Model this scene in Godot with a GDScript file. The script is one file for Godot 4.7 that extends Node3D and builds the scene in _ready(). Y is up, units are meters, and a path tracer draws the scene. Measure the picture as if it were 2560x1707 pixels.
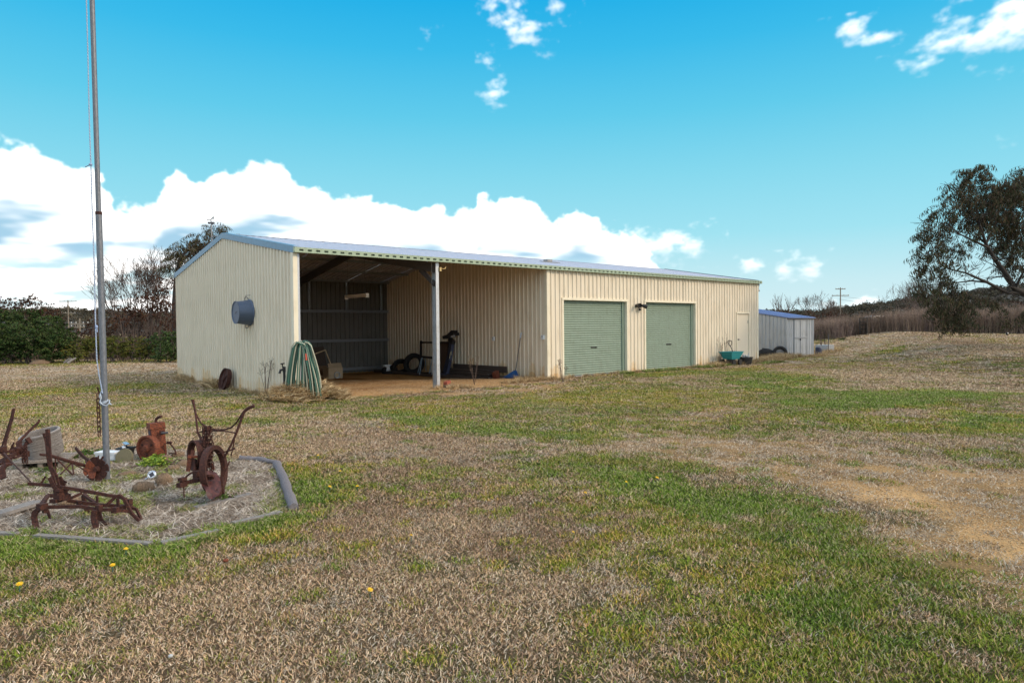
extends Node3D
# A farm shed on dry lawn: open bay, two roller doors, rusty implements round a flagpole, scrub behind.

const EYE := Vector3(-6.3206, 1.6027, 14.5672)
const RIGHT := Vector3(0.75115, -0.00989, 0.66006)
const UP := Vector3(0.02210, 0.99970, -0.01017)
const AHEAD := Vector3(0.65976, -0.02222, -0.75115)

var M := {}
var rng := RandomNumberGenerator.new()
var n_big := FastNoiseLite.new()
var n_mid := FastNoiseLite.new()
var n_fine := FastNoiseLite.new()
var taken := {}
var caps: Array = []        # [ax, az, bx, bz, radius, kind, strength]
var bed_poly := PackedVector2Array()

func V(x: float, y: float, z: float) -> Vector3:
	return Vector3(x, y, z)

# ---------------------------------------------------------------- mesh building
class Mb:
	var v := PackedVector3Array()
	var n := PackedVector3Array()
	var c := PackedColorArray()
	var col := Color(1, 1, 1)

	func tri(a: Vector3, b: Vector3, d: Vector3, na: Vector3, nb: Vector3, nd: Vector3) -> void:
		if (d - a).cross(b - a).dot(na + nb + nd) >= 0.0:
			v.append(a); v.append(b); v.append(d)
			n.append(na); n.append(nb); n.append(nd)
		else:
			v.append(a); v.append(d); v.append(b)
			n.append(na); n.append(nd); n.append(nb)
		c.append(col); c.append(col); c.append(col)

	func flat(a: Vector3, b: Vector3, d: Vector3, out: Vector3) -> void:
		var m := (b - a).cross(d - a)
		if m.length_squared() < 1e-16:
			return
		m = m.normalized()
		if m.dot(out) < 0.0:
			m = -m
		tri(a, b, d, m, m, m)

	func quad(a: Vector3, b: Vector3, d: Vector3, e: Vector3, out: Vector3) -> void:
		flat(a, b, d, out)
		flat(a, d, e, out)

	func box(t: Transform3D, s: Vector3) -> void:
		var h := s * 0.5
		for ax in 3:
			for sg in [-1.0, 1.0]:
				var o := Vector3.ZERO
				o[ax] = sg * h[ax]
				var p := Vector3.ZERO
				var q := Vector3.ZERO
				p[(ax + 1) % 3] = h[(ax + 1) % 3]
				q[(ax + 2) % 3] = h[(ax + 2) % 3]
				quad(t * (o - p - q), t * (o + p - q), t * (o + p + q), t * (o - p + q), t.basis * o)

	func cube(at: Vector3, s: Vector3, turn := 0.0) -> void:
		box(Transform3D(Basis(Vector3.UP, turn), at), s)

	func bar(a: Vector3, b: Vector3, w: float, h: float, up := Vector3.UP) -> void:
		var z := (b - a)
		var l := z.length()
		z /= l
		var x := up.cross(z)
		if x.length() < 0.01:
			x = Vector3.RIGHT.cross(z)
		x = x.normalized()
		box(Transform3D(Basis(x, z.cross(x), z), (a + b) * 0.5), Vector3(w, h, l))

	func bars(p: Array, w: float, h: float, up := Vector3.UP) -> void:
		for i in p.size() - 1:
			var e: Vector3 = (p[i + 1] - p[i]).normalized() * w * 0.3
			bar(p[i] - (e if i > 0 else Vector3.ZERO), p[i + 1] + e, w, h, up)

	func tube(p: Array, r, sides := 8, caps := true, closed := false) -> void:
		var k := p.size()
		var rings := []
		var norms := []
		var x := Vector3.ZERO
		for i in k:
			var d: Vector3
			if closed:
				d = p[(i + 1) % k] - p[(i - 1 + k) % k]
			else:
				d = p[mini(i + 1, k - 1)] - p[maxi(i - 1, 0)]
			d = d.normalized()
			if x == Vector3.ZERO:
				x = d.cross(Vector3.UP if absf(d.y) < 0.9 else Vector3.RIGHT).normalized()
			else:
				x = (x - d * x.dot(d)).normalized()
			var y := d.cross(x)
			var rr: float = r[i] if r is Array else r
			var ring := PackedVector3Array()
			var nn := PackedVector3Array()
			for s in sides:
				var an := TAU * s / sides
				var u := x * cos(an) + y * sin(an)
				ring.append(p[i] + u * rr)
				nn.append(u)
			rings.append(ring)
			norms.append(nn)
		var last := k if closed else k - 1
		for i in last:
			var j := (i + 1) % k
			for s in sides:
				var t := (s + 1) % sides
				tri(rings[i][s], rings[i][t], rings[j][t], norms[i][s], norms[i][t], norms[j][t])
				tri(rings[i][s], rings[j][t], rings[j][s], norms[i][s], norms[j][t], norms[j][s])
		if caps and not closed:
			for s in sides:
				var t := (s + 1) % sides
				flat(p[0], rings[0][s], rings[0][t], p[0] - p[1])
				flat(p[k - 1], rings[k - 1][s], rings[k - 1][t], p[k - 1] - p[k - 2])

	func lathe(t: Transform3D, prof: Array, seg := 20) -> void:
		for i in prof.size() - 1:
			var a: Vector2 = prof[i]
			var b: Vector2 = prof[i + 1]
			var d := (b - a)
			if d.length() < 1e-6:
				continue
			var m := Vector2(d.y, -d.x).normalized()
			for s in seg:
				var p := TAU * s / seg
				var q := TAU * (s + 1) / seg
				var u := Vector3(cos(p), 0, sin(p))
				var w := Vector3(cos(q), 0, sin(q))
				var a1 := t * (u * a.x + Vector3.UP * a.y)
				var a2 := t * (w * a.x + Vector3.UP * a.y)
				var b1 := t * (u * b.x + Vector3.UP * b.y)
				var b2 := t * (w * b.x + Vector3.UP * b.y)
				var n1 := (t.basis * (u * m.x + Vector3.UP * m.y)).normalized()
				var n2 := (t.basis * (w * m.x + Vector3.UP * m.y)).normalized()
				if a.x > 1e-6:
					tri(a1, a2, b2, n1, n2, n2)
				if b.x > 1e-6:
					tri(a1, b2, b1, n1, n2, n1)

	func plate(p: Array, thick: Vector3) -> void:   # a flat outline given its thickness
		var o: Vector3 = p[0]
		var nn := thick.normalized()
		var x: Vector3 = (p[1] - o).normalized()
		x = (x - nn * x.dot(nn)).normalized()
		var y := nn.cross(x)
		var flat2 := PackedVector2Array()
		for q in p:
			flat2.append(Vector2((q - o).dot(x), (q - o).dot(y)))
		var idx := Geometry2D.triangulate_polygon(flat2)
		for i in range(0, idx.size(), 3):
			flat(p[idx[i]], p[idx[i + 1]], p[idx[i + 2]], -nn)
			flat(p[idx[i]] + thick, p[idx[i + 1]] + thick, p[idx[i + 2]] + thick, nn)
		var mid := Vector3.ZERO
		for q in p:
			mid += q
		mid /= p.size()
		for i in p.size():
			var j := (i + 1) % p.size()
			var e: Vector3 = (p[j] - p[i]).cross(nn)
			if e.dot((p[i] + p[j]) * 0.5 - mid) < 0.0:
				e = -e
			quad(p[i], p[j], p[j] + thick, p[i] + thick, e)

	func blob(at: Vector3, r: Vector3, noise: FastNoiseLite, rough := 0.25, lats := 8, lons := 12, freq := 1.3) -> void:
		var g := []
		for i in lats + 1:
			var row := []
			for j in lons:
				var th := PI * i / lats
				var ph := TAU * j / lons
				var u := Vector3(sin(th) * cos(ph), cos(th), sin(th) * sin(ph))
				var k := 1.0 + rough * noise.get_noise_3dv((u * freq + at * 7.0) * 3.0)
				row.append(at + u * r * k)
			g.append(row)
		for i in lats:
			for j in lons:
				var a: Vector3 = g[i][j]
				var b: Vector3 = g[i][(j + 1) % lons]
				var d: Vector3 = g[i + 1][(j + 1) % lons]
				var e: Vector3 = g[i + 1][j]
				var na := ((a - at) / (r * r)).normalized()
				var nb := ((b - at) / (r * r)).normalized()
				var nd := ((d - at) / (r * r)).normalized()
				var ne := ((e - at) / (r * r)).normalized()
				tri(a, b, d, na, nb, nd)
				tri(a, d, e, na, nd, ne)

	func link(t: Transform3D, l: float, w: float, r: float) -> void:   # one chain link in its own xy plane
		var p := []
		for s in 12:
			var an := TAU * s / 12.0
			var y := sin(an) * w * 0.5 + signf(sin(an)) * (l - w) * 0.5
			p.append(t * Vector3(cos(an) * w * 0.5, y, 0))
		tube(p, r, 5, false, true)

	func mesh() -> ArrayMesh:
		var a := []
		a.resize(Mesh.ARRAY_MAX)
		a[Mesh.ARRAY_VERTEX] = v
		a[Mesh.ARRAY_NORMAL] = n
		a[Mesh.ARRAY_COLOR] = c
		var m := ArrayMesh.new()
		m.add_surface_from_arrays(Mesh.PRIMITIVE_TRIANGLES, a)
		return m

func numbered(called: String) -> String:
	if not taken.has(called):
		taken[called] = 0
		return called
	taken[called] += 1
	return "%s_%03d" % [called, taken[called]]

func tag(o: Node, label := "", category := "", group := "", kind := "") -> Node:
	if label: o.set_meta("label", label)
	if category: o.set_meta("category", category)
	if group: o.set_meta("group", group)
	if kind: o.set_meta("kind", kind)
	return o

func thing(called: String, label: String, category: String, at := Vector3.ZERO, turn := 0.0, group := "") -> Node3D:
	var o := Node3D.new()
	o.name = numbered(called)
	o.position = at
	o.rotation.y = turn
	add_child(o, true)
	tag(o, label, category, group)
	return o

func put(called: String, mb: Mb, m: Material, parent: Node = null, world_at := Vector3.ZERO) -> MeshInstance3D:
	# geometry of parts is written in world coordinates, world_at is the place of the thing it belongs to
	var o := MeshInstance3D.new()
	o.name = numbered(called) if parent == null else called
	if world_at != Vector3.ZERO:
		for i in mb.v.size():
			mb.v[i] -= world_at
	o.mesh = mb.mesh()
	o.material_override = m
	if parent == null:
		add_child(o, true)
	else:
		parent.add_child(o, true)
	return o

func part(called: String, mb: Mb, m: Material, t: Node3D) -> MeshInstance3D:
	# mb is in world coordinates; t is an unturned top-level thing, or a part node without a shift under one
	var at := t.position
	if t.get_parent() is Node3D and t.get_parent() != self:
		at += t.get_parent().position
	return put(called, mb, m, t, at)

func multi(called: String, mesh: Mesh, m: Material, where: Array, tints: Array, parent: Node = null) -> MultiMeshInstance3D:
	var mm := MultiMesh.new()
	mm.transform_format = MultiMesh.TRANSFORM_3D
	mm.use_colors = true
	mm.mesh = mesh
	mm.instance_count = where.size()
	for i in where.size():
		mm.set_instance_transform(i, where[i])
		mm.set_instance_color(i, tints[i])
	var o := MultiMeshInstance3D.new()
	o.name = numbered(called) if parent == null else called
	o.multimesh = mm
	o.material_override = m
	if parent == null:
		add_child(o, true)
	else:
		parent.add_child(o, true)
	return o

# ---------------------------------------------------------------- materials
func lin(r: float, g: float, b: float) -> Color:
	return Color(r, g, b).linear_to_srgb()

func ramp(stops: Array) -> Gradient:
	var g := Gradient.new()
	var o := PackedFloat32Array()
	var c := PackedColorArray()
	for s in stops:
		o.append(s[0])
		c.append(lin(s[1], s[2], s[3]))
	g.offsets = o
	g.colors = c
	return g

func noise_tex(freq: float, octaves: int, stops: Array, size := 512, sd := 1, kind := FastNoiseLite.TYPE_SIMPLEX_SMOOTH) -> NoiseTexture2D:
	var f := FastNoiseLite.new()
	f.noise_type = kind
	f.frequency = freq
	f.fractal_octaves = octaves
	f.seed = sd
	var t := NoiseTexture2D.new()
	t.width = size
	t.height = size
	t.seamless = true
	t.noise = f
	t.color_ramp = ramp(stops)
	return t

func mat(called: String, c: Color, rough := 0.6, metal := 0.0, tex: Texture2D = null, scale := Vector3.ONE, bump: Texture2D = null, bump_cm := 0.2) -> StandardMaterial3D:
	var m := StandardMaterial3D.new()
	m.resource_name = called
	m.albedo_color = c
	m.roughness = rough
	m.metallic = metal
	m.cull_mode = BaseMaterial3D.CULL_DISABLED
	if tex or bump:
		m.uv1_triplanar = true
		m.uv1_world_triplanar = true
		m.uv1_scale = scale
	if tex:
		m.albedo_texture = tex
	if bump:
		m.heightmap_enabled = true
		m.heightmap_texture = bump
		m.heightmap_scale = bump_cm
	M[called] = m
	return m

func tinted(called: String, rough := 0.9, back := 0.0) -> StandardMaterial3D:
	var m := mat(called, Color.WHITE, rough)
	m.vertex_color_use_as_albedo = true
	m.specular_mode = BaseMaterial3D.SPECULAR_SCHLICK_GGX
	m.metallic_specular = 0.25
	if back > 0.0:
		m.backlight_enabled = true
		m.backlight = Color(back, back, back)
	return m

func make_materials() -> void:
	var soft := noise_tex(0.012, 4, [[0.0, 0.78, 0.76, 0.72], [0.45, 0.95, 0.94, 0.92], [1.0, 1.0, 1.0, 1.0]], 512, 3)
	var rough_tex := noise_tex(0.03, 5, [[0.0, 0.45, 0.45, 0.45], [0.5, 0.8, 0.8, 0.8], [1.0, 1.0, 1.0, 1.0]], 512, 5)
	var grey := noise_tex(0.05, 5, [[0.0, 0.0, 0.0, 0.0], [1.0, 1.0, 1.0, 1.0]], 512, 8)
	var spangle := noise_tex(0.06, 2, [[0.0, 0.72, 0.74, 0.78], [0.5, 0.9, 0.92, 0.95], [1.0, 1.0, 1.0, 1.0]], 256, 11, FastNoiseLite.TYPE_CELLULAR)
	var rust := noise_tex(0.02, 5, [[0.0, 0.028, 0.014, 0.013], [0.35, 0.055, 0.022, 0.018], [0.55, 0.09, 0.032, 0.024], [0.75, 0.14, 0.050, 0.030], [1.0, 0.24, 0.10, 0.055]], 512, 21)
	var orange := noise_tex(0.022, 5, [[0.0, 0.035, 0.02, 0.018], [0.3, 0.12, 0.038, 0.022], [0.55, 0.24, 0.065, 0.03], [0.8, 0.30, 0.10, 0.045], [1.0, 0.30, 0.19, 0.10]], 512, 22)
	var wood := noise_tex(0.03, 5, [[0.0, 0.10, 0.092, 0.09], [0.5, 0.27, 0.25, 0.24], [1.0, 0.47, 0.44, 0.41]], 512, 31)
	var stone := noise_tex(0.03, 5, [[0.0, 0.07, 0.05, 0.035], [0.4, 0.17, 0.12, 0.08], [0.7, 0.27, 0.18, 0.115], [1.0, 0.36, 0.29, 0.22]], 512, 41)
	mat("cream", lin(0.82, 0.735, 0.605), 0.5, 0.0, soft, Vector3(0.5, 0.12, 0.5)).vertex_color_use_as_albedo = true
	mat("cream_trim", lin(0.84, 0.775, 0.63), 0.5, 0.0, soft, Vector3(0.7, 0.3, 0.7))
	mat("door_cream", lin(0.79, 0.70, 0.56), 0.45)
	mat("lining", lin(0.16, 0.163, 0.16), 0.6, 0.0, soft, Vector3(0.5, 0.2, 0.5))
	mat("barge_blue", lin(0.10, 0.26, 0.43), 0.4, 0.0, soft, Vector3.ONE)
	mat("roof_zinc", lin(0.66, 0.66, 0.76), 0.42, 0.25, soft, Vector3(0.4, 0.4, 0.2))
	mat("gutter_green", lin(0.36, 0.46, 0.35), 0.45, 0.0, soft, Vector3(1, 1, 1))
	mat("curtain_green", lin(0.24, 0.32, 0.265), 0.42, 0.0, soft, Vector3(0.8, 0.3, 0.8))
	mat("galv", lin(0.55, 0.58, 0.62), 0.42, 0.6, spangle, Vector3(3, 3, 3))
	mat("galv_dull", lin(0.36, 0.38, 0.41), 0.6, 0.3, spangle, Vector3(3, 3, 3))
	mat("galv_wall", lin(0.52, 0.55, 0.60), 0.45, 0.35, soft, Vector3(0.6, 0.2, 0.6))
	mat("blue_roof", lin(0.24, 0.33, 0.60), 0.4, 0.2, soft)
	mat("steel", lin(0.30, 0.31, 0.33), 0.5, 0.4, soft)
	mat("steel_light", lin(0.60, 0.63, 0.68), 0.38, 0.55, soft)
	mat("steel_dark", lin(0.10, 0.10, 0.11), 0.55, 0.3)
	mat("pole_zinc", lin(0.21, 0.23, 0.27), 0.5, 0.35, rough_tex, Vector3(4, 1, 4))
	mat("tub_zinc", lin(0.13, 0.175, 0.27), 0.45, 0.35, rough_tex, Vector3(3, 3, 3))
	mat("rust", lin(0.72, 0.68, 0.72), 0.85, 0.15, rust, Vector3(4, 4, 4), grey, 0.3)
	mat("rust_orange", lin(0.85, 0.80, 0.80), 0.8, 0.05, orange, Vector3(3.5, 3.5, 3.5), grey, 0.25)
	mat("rust_plate", lin(0.85, 0.72, 0.95), 0.5, 0.2, rust, Vector3(2, 2, 2))
	mat("old_wood", Color.WHITE, 0.9, 0.0, wood, Vector3(1.5, 9, 9), grey, 0.4)
	mat("log_wood", lin(0.80, 0.80, 0.92), 0.92, 0.0, wood, Vector3(5, 5, 5), grey, 0.8)
	mat("brown_wood", lin(0.42, 0.29, 0.22), 0.85, 0.0, wood, Vector3(4, 6, 1.2))
	mat("dark_wood", lin(0.30, 0.25, 0.23), 0.85, 0.0, wood, Vector3(6, 8, 1.2))
	mat("pallet_wood", lin(0.98, 0.90, 0.82), 0.9, 0.0, wood, Vector3(3, 6, 3), grey, 0.3)
	mat("stone", Color.WHITE, 0.95, 0.0, stone, Vector3(3, 3, 3), grey, 1.0)
	mat("concrete", lin(0.52, 0.47, 0.45), 0.95, 0.0, rough_tex, Vector3(1.5, 16, 1.5), grey, 2.5)
	mat("brick_red", lin(0.42, 0.12, 0.075), 0.95, 0.0, rough_tex, Vector3(6, 6, 6), grey, 0.5)
	mat("paver", lin(0.21, 0.19, 0.12), 0.95, 0.0, rough_tex, Vector3(6, 6, 6), grey, 0.5)
	mat("brick_pale", lin(0.34, 0.26, 0.18), 0.95, 0.0, rough_tex, Vector3(6, 6, 6), grey, 0.5)
	mat("black", lin(0.018, 0.018, 0.02), 0.5)
	mat("rubber", lin(0.022, 0.022, 0.024), 0.85, 0.0, rough_tex, Vector3(5, 5, 5))
	mat("navy", lin(0.035, 0.045, 0.09), 0.55)
	mat("white_plastic", lin(0.76, 0.79, 0.84), 0.4)
	mat("grey_plastic", lin(0.42, 0.44, 0.46), 0.5)
	mat("card", lin(0.46, 0.37, 0.26), 0.9, 0.0, soft, Vector3.ONE)
	mat("card_brown", lin(0.26, 0.18, 0.12), 0.9, 0.0, soft, Vector3.ONE)
	mat("stick", lin(0.55, 0.45, 0.30), 0.8)
	mat("hose_green", lin(0.06, 0.155, 0.12), 0.45)
	mat("hose_pale", lin(0.46, 0.46, 0.36), 0.5)
	mat("hose_orange", lin(0.60, 0.09, 0.05), 0.5)
	mat("rake_blue", lin(0.02, 0.10, 0.30), 0.45)
	mat("leg_blue", lin(0.25, 0.34, 0.44), 0.5, 0.2)
	mat("teal", lin(0.03, 0.28, 0.32), 0.45)
	mat("rope_blue", lin(0.30, 0.40, 0.62), 0.8)
	mat("rope_white", lin(0.46, 0.55, 0.68), 0.8)
	mat("chrome", lin(0.72, 0.75, 0.80), 0.2, 0.9)
	mat("dark_glass", lin(0.02, 0.022, 0.04), 0.12)
	mat("brass", lin(0.50, 0.38, 0.18), 0.4, 0.7)
	mat("bark", lin(0.16, 0.13, 0.105), 0.95, 0.0, rough_tex, Vector3(3, 1, 3))
	mat("bark_dark", lin(0.05, 0.042, 0.038), 0.95, 0.0, rough_tex, Vector3(3, 1, 3))
	mat("twig", lin(0.115, 0.082, 0.07), 0.95)
	mat("pole_wood", lin(0.28, 0.24, 0.20), 0.9, 0.0, rough_tex, Vector3(3, 0.6, 3))
	mat("hill_scrub", lin(0.055, 0.05, 0.042), 1.0, 0.0, rough_tex, Vector3(0.03, 0.06, 0.03))
	mat("white_paint", lin(0.78, 0.78, 0.76), 0.6)
	mat("yellow", lin(0.85, 0.52, 0.01), 0.7)
	tinted("blades", 0.85, 0.35)
	tinted("leaves", 0.6, 0.25)
	tinted("dry_leaves", 0.9, 0.1)
	var fine := noise_tex(0.09, 4, [[0.0, 0.42, 0.40, 0.38], [0.4, 0.72, 0.71, 0.70], [0.62, 0.92, 0.92, 0.92], [1.0, 1.0, 1.0, 1.0]], 1024, 51)
	var g := mat("ground", Color.WHITE, 1.0, 0.0, fine, Vector3(0.55, 0.55, 0.55), grey, 1.5)
	g.vertex_color_use_as_albedo = true
	g.metallic_specular = 0.1

# ---------------------------------------------------------------- the lie of the land
func bay(x: float, z: float) -> float:
	# 1 on the bare earth floor of the open bay, fading out a little in front of it
	var fx := smoothstep(-0.02, 0.05, x) * (1.0 - smoothstep(7.86, 7.92, x))
	if z < -9.25:
		return 0.0
	return fx * (1.0 - smoothstep(0.2, 1.1, z + 0.5 * n_mid.get_noise_2d(x * 0.7, z * 0.7)))

func land(x: float, z: float) -> float:
	var r := (x - EYE.x) * 0.75115 + (z - EYE.z) * 0.66006
	var h := 0.9 * smoothstep(14.0, 36.0, r)
	h += 0.05 * smoothstep(3.0, 14.0, r) * n_big.get_noise_2d(x * 0.9, z * 0.9) * 2.0
	h += 0.42 * exp(-pow(seg_dist(x, z, [22.0, 9.0, 44.0, -3.0]) / 3.2, 2.0))
	h += 0.10 * exp(-(pow(x + 0.7, 2.0) + pow(z - 0.2, 2.0)) / 1.6)
	if x > 0.0 and x < 20.4 and z < 0.2 and z > -9.3:
		h = -0.13 * smoothstep(0.0, 5.0, -z)
	return h

func seg_dist(px: float, pz: float, c: Array) -> float:
	var dx: float = c[2] - c[0]
	var dz: float = c[3] - c[1]
	var t := clampf(((px - c[0]) * dx + (pz - c[1]) * dz) / maxf(dx * dx + dz * dz, 1e-6), 0.0, 1.0)
	var ex: float = px - c[0] - dx * t
	var ez: float = pz - c[1] - dz * t
	return sqrt(ex * ex + ez * ez)

func line(kind: int, strength: float, radius: float, pts: Array) -> void:
	if kind == 0 and strength > 0.0:
		radius *= 1.55
	for i in maxi(pts.size() - 1, 1):
		var a: Vector3 = pts[i]
		var b: Vector3 = pts[mini(i + 1, pts.size() - 1)]
		caps.append([a.x, a.z, b.x, b.z, radius, kind, strength, (a.x + b.x) * 0.5, (a.z + b.z) * 0.5, a.distance_to(b) * 0.5 + radius * 1.8])

func zone(x: float, z: float) -> Vector4:
	# green, bare earth, pale straw, brown: how the lawn differs from place to place
	var a := n_big.get_noise_2d(x, z)
	var b := n_mid.get_noise_2d(x, z)
	var f := n_fine.get_noise_2d(x, z)
	var v := Vector4(0.19 + 0.34 * a + 0.36 * b + 0.22 * f, -0.15 + 0.3 * b - 0.3 * a, 0.2 + 0.5 * b, 0.25 + 0.8 * a)
	for c in caps:
		if absf(x - c[7]) > c[9] or absf(z - c[8]) > c[9]:
			continue
		var d: float = seg_dist(x, z, c) / c[4] + 0.85 * b + 0.60 * f
		var w := 1.0 - smoothstep(0.35, 1.15, d)
		if w <= 0.0:
			continue
		var k: int = c[5]
		v[k] = lerpf(v[k], maxf(v[k], c[6]), w) if c[6] > 0.0 else lerpf(v[k], minf(v[k], c[6] + 0.3 * f), w)
		if k == 1:
			v.x = lerpf(v.x, 0.05, w * 0.8)
	var field := smoothstep(-11.0, -13.5, z + 1.5 * b) * smoothstep(16.0, 8.0, x) * smoothstep(-23.0, -20.0, z)
	v.x = lerpf(v.x, 0.0, field * 0.9)
	v.y = lerpf(v.y, maxf(v.y, 0.55), field)
	var y := bay(x, z)
	v.y = lerpf(v.y, 1.0, y)
	v.x = lerpf(v.x, 0.0, y)
	return v.clampf(0.0, 1.0)


# ---------------------------------------------------------------- sky
func sky_texture() -> ImageTexture:
	var prof: Array = [Vector2(3.07, 11.76), Vector2(4.36, 12.40), Vector2(5.68, 12.75), Vector2(7.72, 12.18), Vector2(10.22, 11.04), Vector2(10.94, 9.43), Vector2(13.39, 9.48), Vector2(14.08, 10.78), Vector2(15.03, 11.61), Vector2(16.69, 11.87), Vector2(18.39, 12.12), Vector2(20.73, 12.74), Vector2(22.53, 12.41), Vector2(24.34, 11.28), Vector2(26.52, 10.59), Vector2(29.40, 10.47), Vector2(32.02, 10.43), Vector2(34.67, 10.41), Vector2(36.34, 10.00), Vector2(38.12, 9.87), Vector2(38.58, 10.98), Vector2(41.75, 10.83), Vector2(43.27, 9.96), Vector2(44.78, 9.05), Vector2(46.81, 9.73), Vector2(48.80, 8.79), Vector2(51.77, 7.78), Vector2(53.39, 5.70), Vector2(55.30, 0.39)]
	# centre, reach and strength of the looser clouds
	var puffs: Array = [[Vector2(54.04, 6.66), 3.4, 1.4, 1.0], [Vector2(55.96, 6.65), 1.8, 1.2, 1.0], [Vector2(61.06, 4.71), 1.5, 0.7, 0.8], [Vector2(63.13, 4.22), 1.2, 0.6, 0.8], [Vector2(65.29, 4.44), 1.3, 0.9, 1.0], [Vector2(42.23, 23.65), 2.2, 1.6, 0.8], [Vector2(41.40, 25.04), 2.6, 1.4, 0.75], [Vector2(45.77, 25.08), 1.8, 1.0, 0.5], [Vector2(39.50, 21.10), 0.7, 0.7, 0.72], [Vector2(40.15, 18.89), 1.2, 1.1, 0.8], [Vector2(34.67, 22.88), 0.8, 0.6, 0.55],
		[Vector2(67.77, 20.94), 1.4, 0.8, 0.85], [Vector2(69.63, 20.14), 1.5, 0.5, 0.8], [Vector2(72.43, 18.01), 1.9, 0.6, 0.82], [Vector2(75.29, 19.07), 2.8, 1.3, 1.0], [Vector2(77.76, 19.36), 3.0, 2.2, 1.05], [Vector2(75.52, 19.64), 2.2, 0.9, 0.9], [Vector2(77.36, 12.33), 0.9, 0.5, 0.7], [Vector2(68.60, 1.43), 3.0, 0.7, 0.8], [Vector2(71.22, 1.22), 3.0, 0.6, 0.7]]
	var stops: Array = [[0.0, 0.70, 0.87, 0.91], [3.3, 0.58, 0.84, 0.90], [7.3, 0.36, 0.77, 0.89], [12.3, 0.235, 0.69, 0.86], [17.0, 0.120, 0.60, 0.84], [22.0, 0.045, 0.50, 0.83], [26.0, 0.014, 0.43, 0.81], [45.0, 0.006, 0.31, 0.68], [90.0, 0.006, 0.24, 0.58]]
	var edge := FastNoiseLite.new()
	edge.noise_type = FastNoiseLite.TYPE_SIMPLEX
	edge.frequency = 0.10
	edge.fractal_octaves = 6
	edge.fractal_gain = 0.56
	edge.seed = 4
	var lump := FastNoiseLite.new()
	lump.noise_type = FastNoiseLite.TYPE_SIMPLEX_SMOOTH
	lump.frequency = 0.045
	lump.fractal_octaves = 4
	lump.seed = 9
	var w := 4096
	var full := Image.create_empty(w, 2048, false, Image.FORMAT_RGBF)
	full.fill(Color(0.30, 0.27, 0.22))
	for pass_no in 2:
		var step := 1 if pass_no == 0 else 4
		var top_el := 36.0 if pass_no == 0 else 90.0
		var wid := w / step
		var rows := int(ceil(top_el / 180.0 * 2048.0 / step))
		var data := PackedFloat32Array()
		data.resize(wid * rows * 3)
		for y in rows:
			var el := top_el - (y + 0.5) * 180.0 / 2048.0 * step
			var si := 0
			while si < stops.size() - 2 and stops[si + 1][0] < el:
				si += 1
			var a: Array = stops[si]
			var b: Array = stops[si + 1]
			var t := clampf((el - a[0]) / (b[0] - a[0]), 0.0, 1.0)
			var base := Vector3(lerpf(a[1], b[1], t), lerpf(a[2], b[2], t), lerpf(a[3], b[3], t)) / 1.3
			for x in wid:
				var az := (x + 0.5) * 360.0 / wid
				if az > 240.0:
					az -= 360.0
				# noise on a cylinder, so that there is no seam
				var ca := cos(deg_to_rad(az)) * 57.3
				var sa := sin(deg_to_rad(az)) * 57.3
				var col := base
				var inside := az > 2.0 and az < 80.0
				var near_low := el < 17.0
				var d := 0.0
				var shade := 0.0
				if near_low:
					var top: float
					var e := edge.get_noise_3d(ca * 2.6, el * 3.2, sa * 2.6)
					if az > prof[0].x and az < prof[-1].x:
						var k := 0
						while k < prof.size() - 2 and prof[k + 1].x < az:
							k += 1
						top = lerpf(prof[k].y, prof[k + 1].y, (az - prof[k].x) / (prof[k + 1].x - prof[k].x))
					else:
						top = 8.0 + 9.0 * lump.get_noise_3d(ca * 0.9, 3.0, sa * 0.9)
						if az > 0.0 and az < 90.0:
							top = -3.0
					var q := top + e * 1.5 - el
					if q > -0.1:
						d = smoothstep(-0.10, 0.50, q)
						var l := lump.get_noise_3d(ca * 2.2, el * 7.0, sa * 2.2)
						var under := smoothstep(2.2, 4.5, top - el + l * 2.2)
						var s2 := lump.get_noise_3d(ca * 1.6 + 40.0, el * 6.5, sa * 1.6)
						shade = under * smoothstep(0.05, 0.40, s2 + 0.16) * 0.95
						# low streaks with sky between them
						if el < 6.5:
							var st := edge.get_noise_3d(ca * 0.8, el * 6.0 + 90.0, sa * 0.8)
							d *= 1.0 - smoothstep(0.02, 0.30, st) * smoothstep(6.5, 4.0, el) * 0.85
							shade *= smoothstep(3.0, 6.0, el)
							d *= smoothstep(0.2, 2.2, el) * 0.6 + 0.4
				if inside or el < 30.0:
					for p in puffs:
						var dx: float = (az - p[0].x) / p[1]
						var dy: float = (el - p[0].y) / p[2]
						if absf(dx) > 1.5 or absf(dy) > 1.5:
							continue
						var g: float = exp(-(dx * dx + dy * dy) * 1.3) * p[3]
						var e2 := edge.get_noise_3d(ca * 3.2 + 11.0 + el * 2.0, el * 6.0, sa * 3.2 + el * 1.5) + 0.25 * edge.get_noise_3d(ca * 12.0, el * 17.0, sa * 12.0)
						var dd := 0.85 * smoothstep(0.26, 1.35, g * 1.0 + e2 * 0.9)
						if dd > d:
							d = dd
							shade = smoothstep(0.1, 0.9, -dy + e2) * 0.35
				if d < 1.0 and (el > 26.5 or not inside):
					# unseen broken cloud, added to whiten the light, thick where it veils the sun
					var open := smoothstep(26.5, 34.0, el) if inside else 1.0
					var o := lump.get_noise_3d(ca * 1.1 * cos(deg_to_rad(el)), el * 1.4 + 30.0, sa * 1.1 * cos(deg_to_rad(el))) + 0.35 * edge.get_noise_3d(ca, el * 1.3, sa)
					var dz := wrapf(az - 138.0, -180.0, 180.0) * cos(deg_to_rad(el))
					var veil := exp(-(dz * dz + (el - 36.0) * (el - 36.0)) / 1100.0)
					var dd := smoothstep(-0.22, 0.30, o + 0.75 * veil) * open
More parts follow.
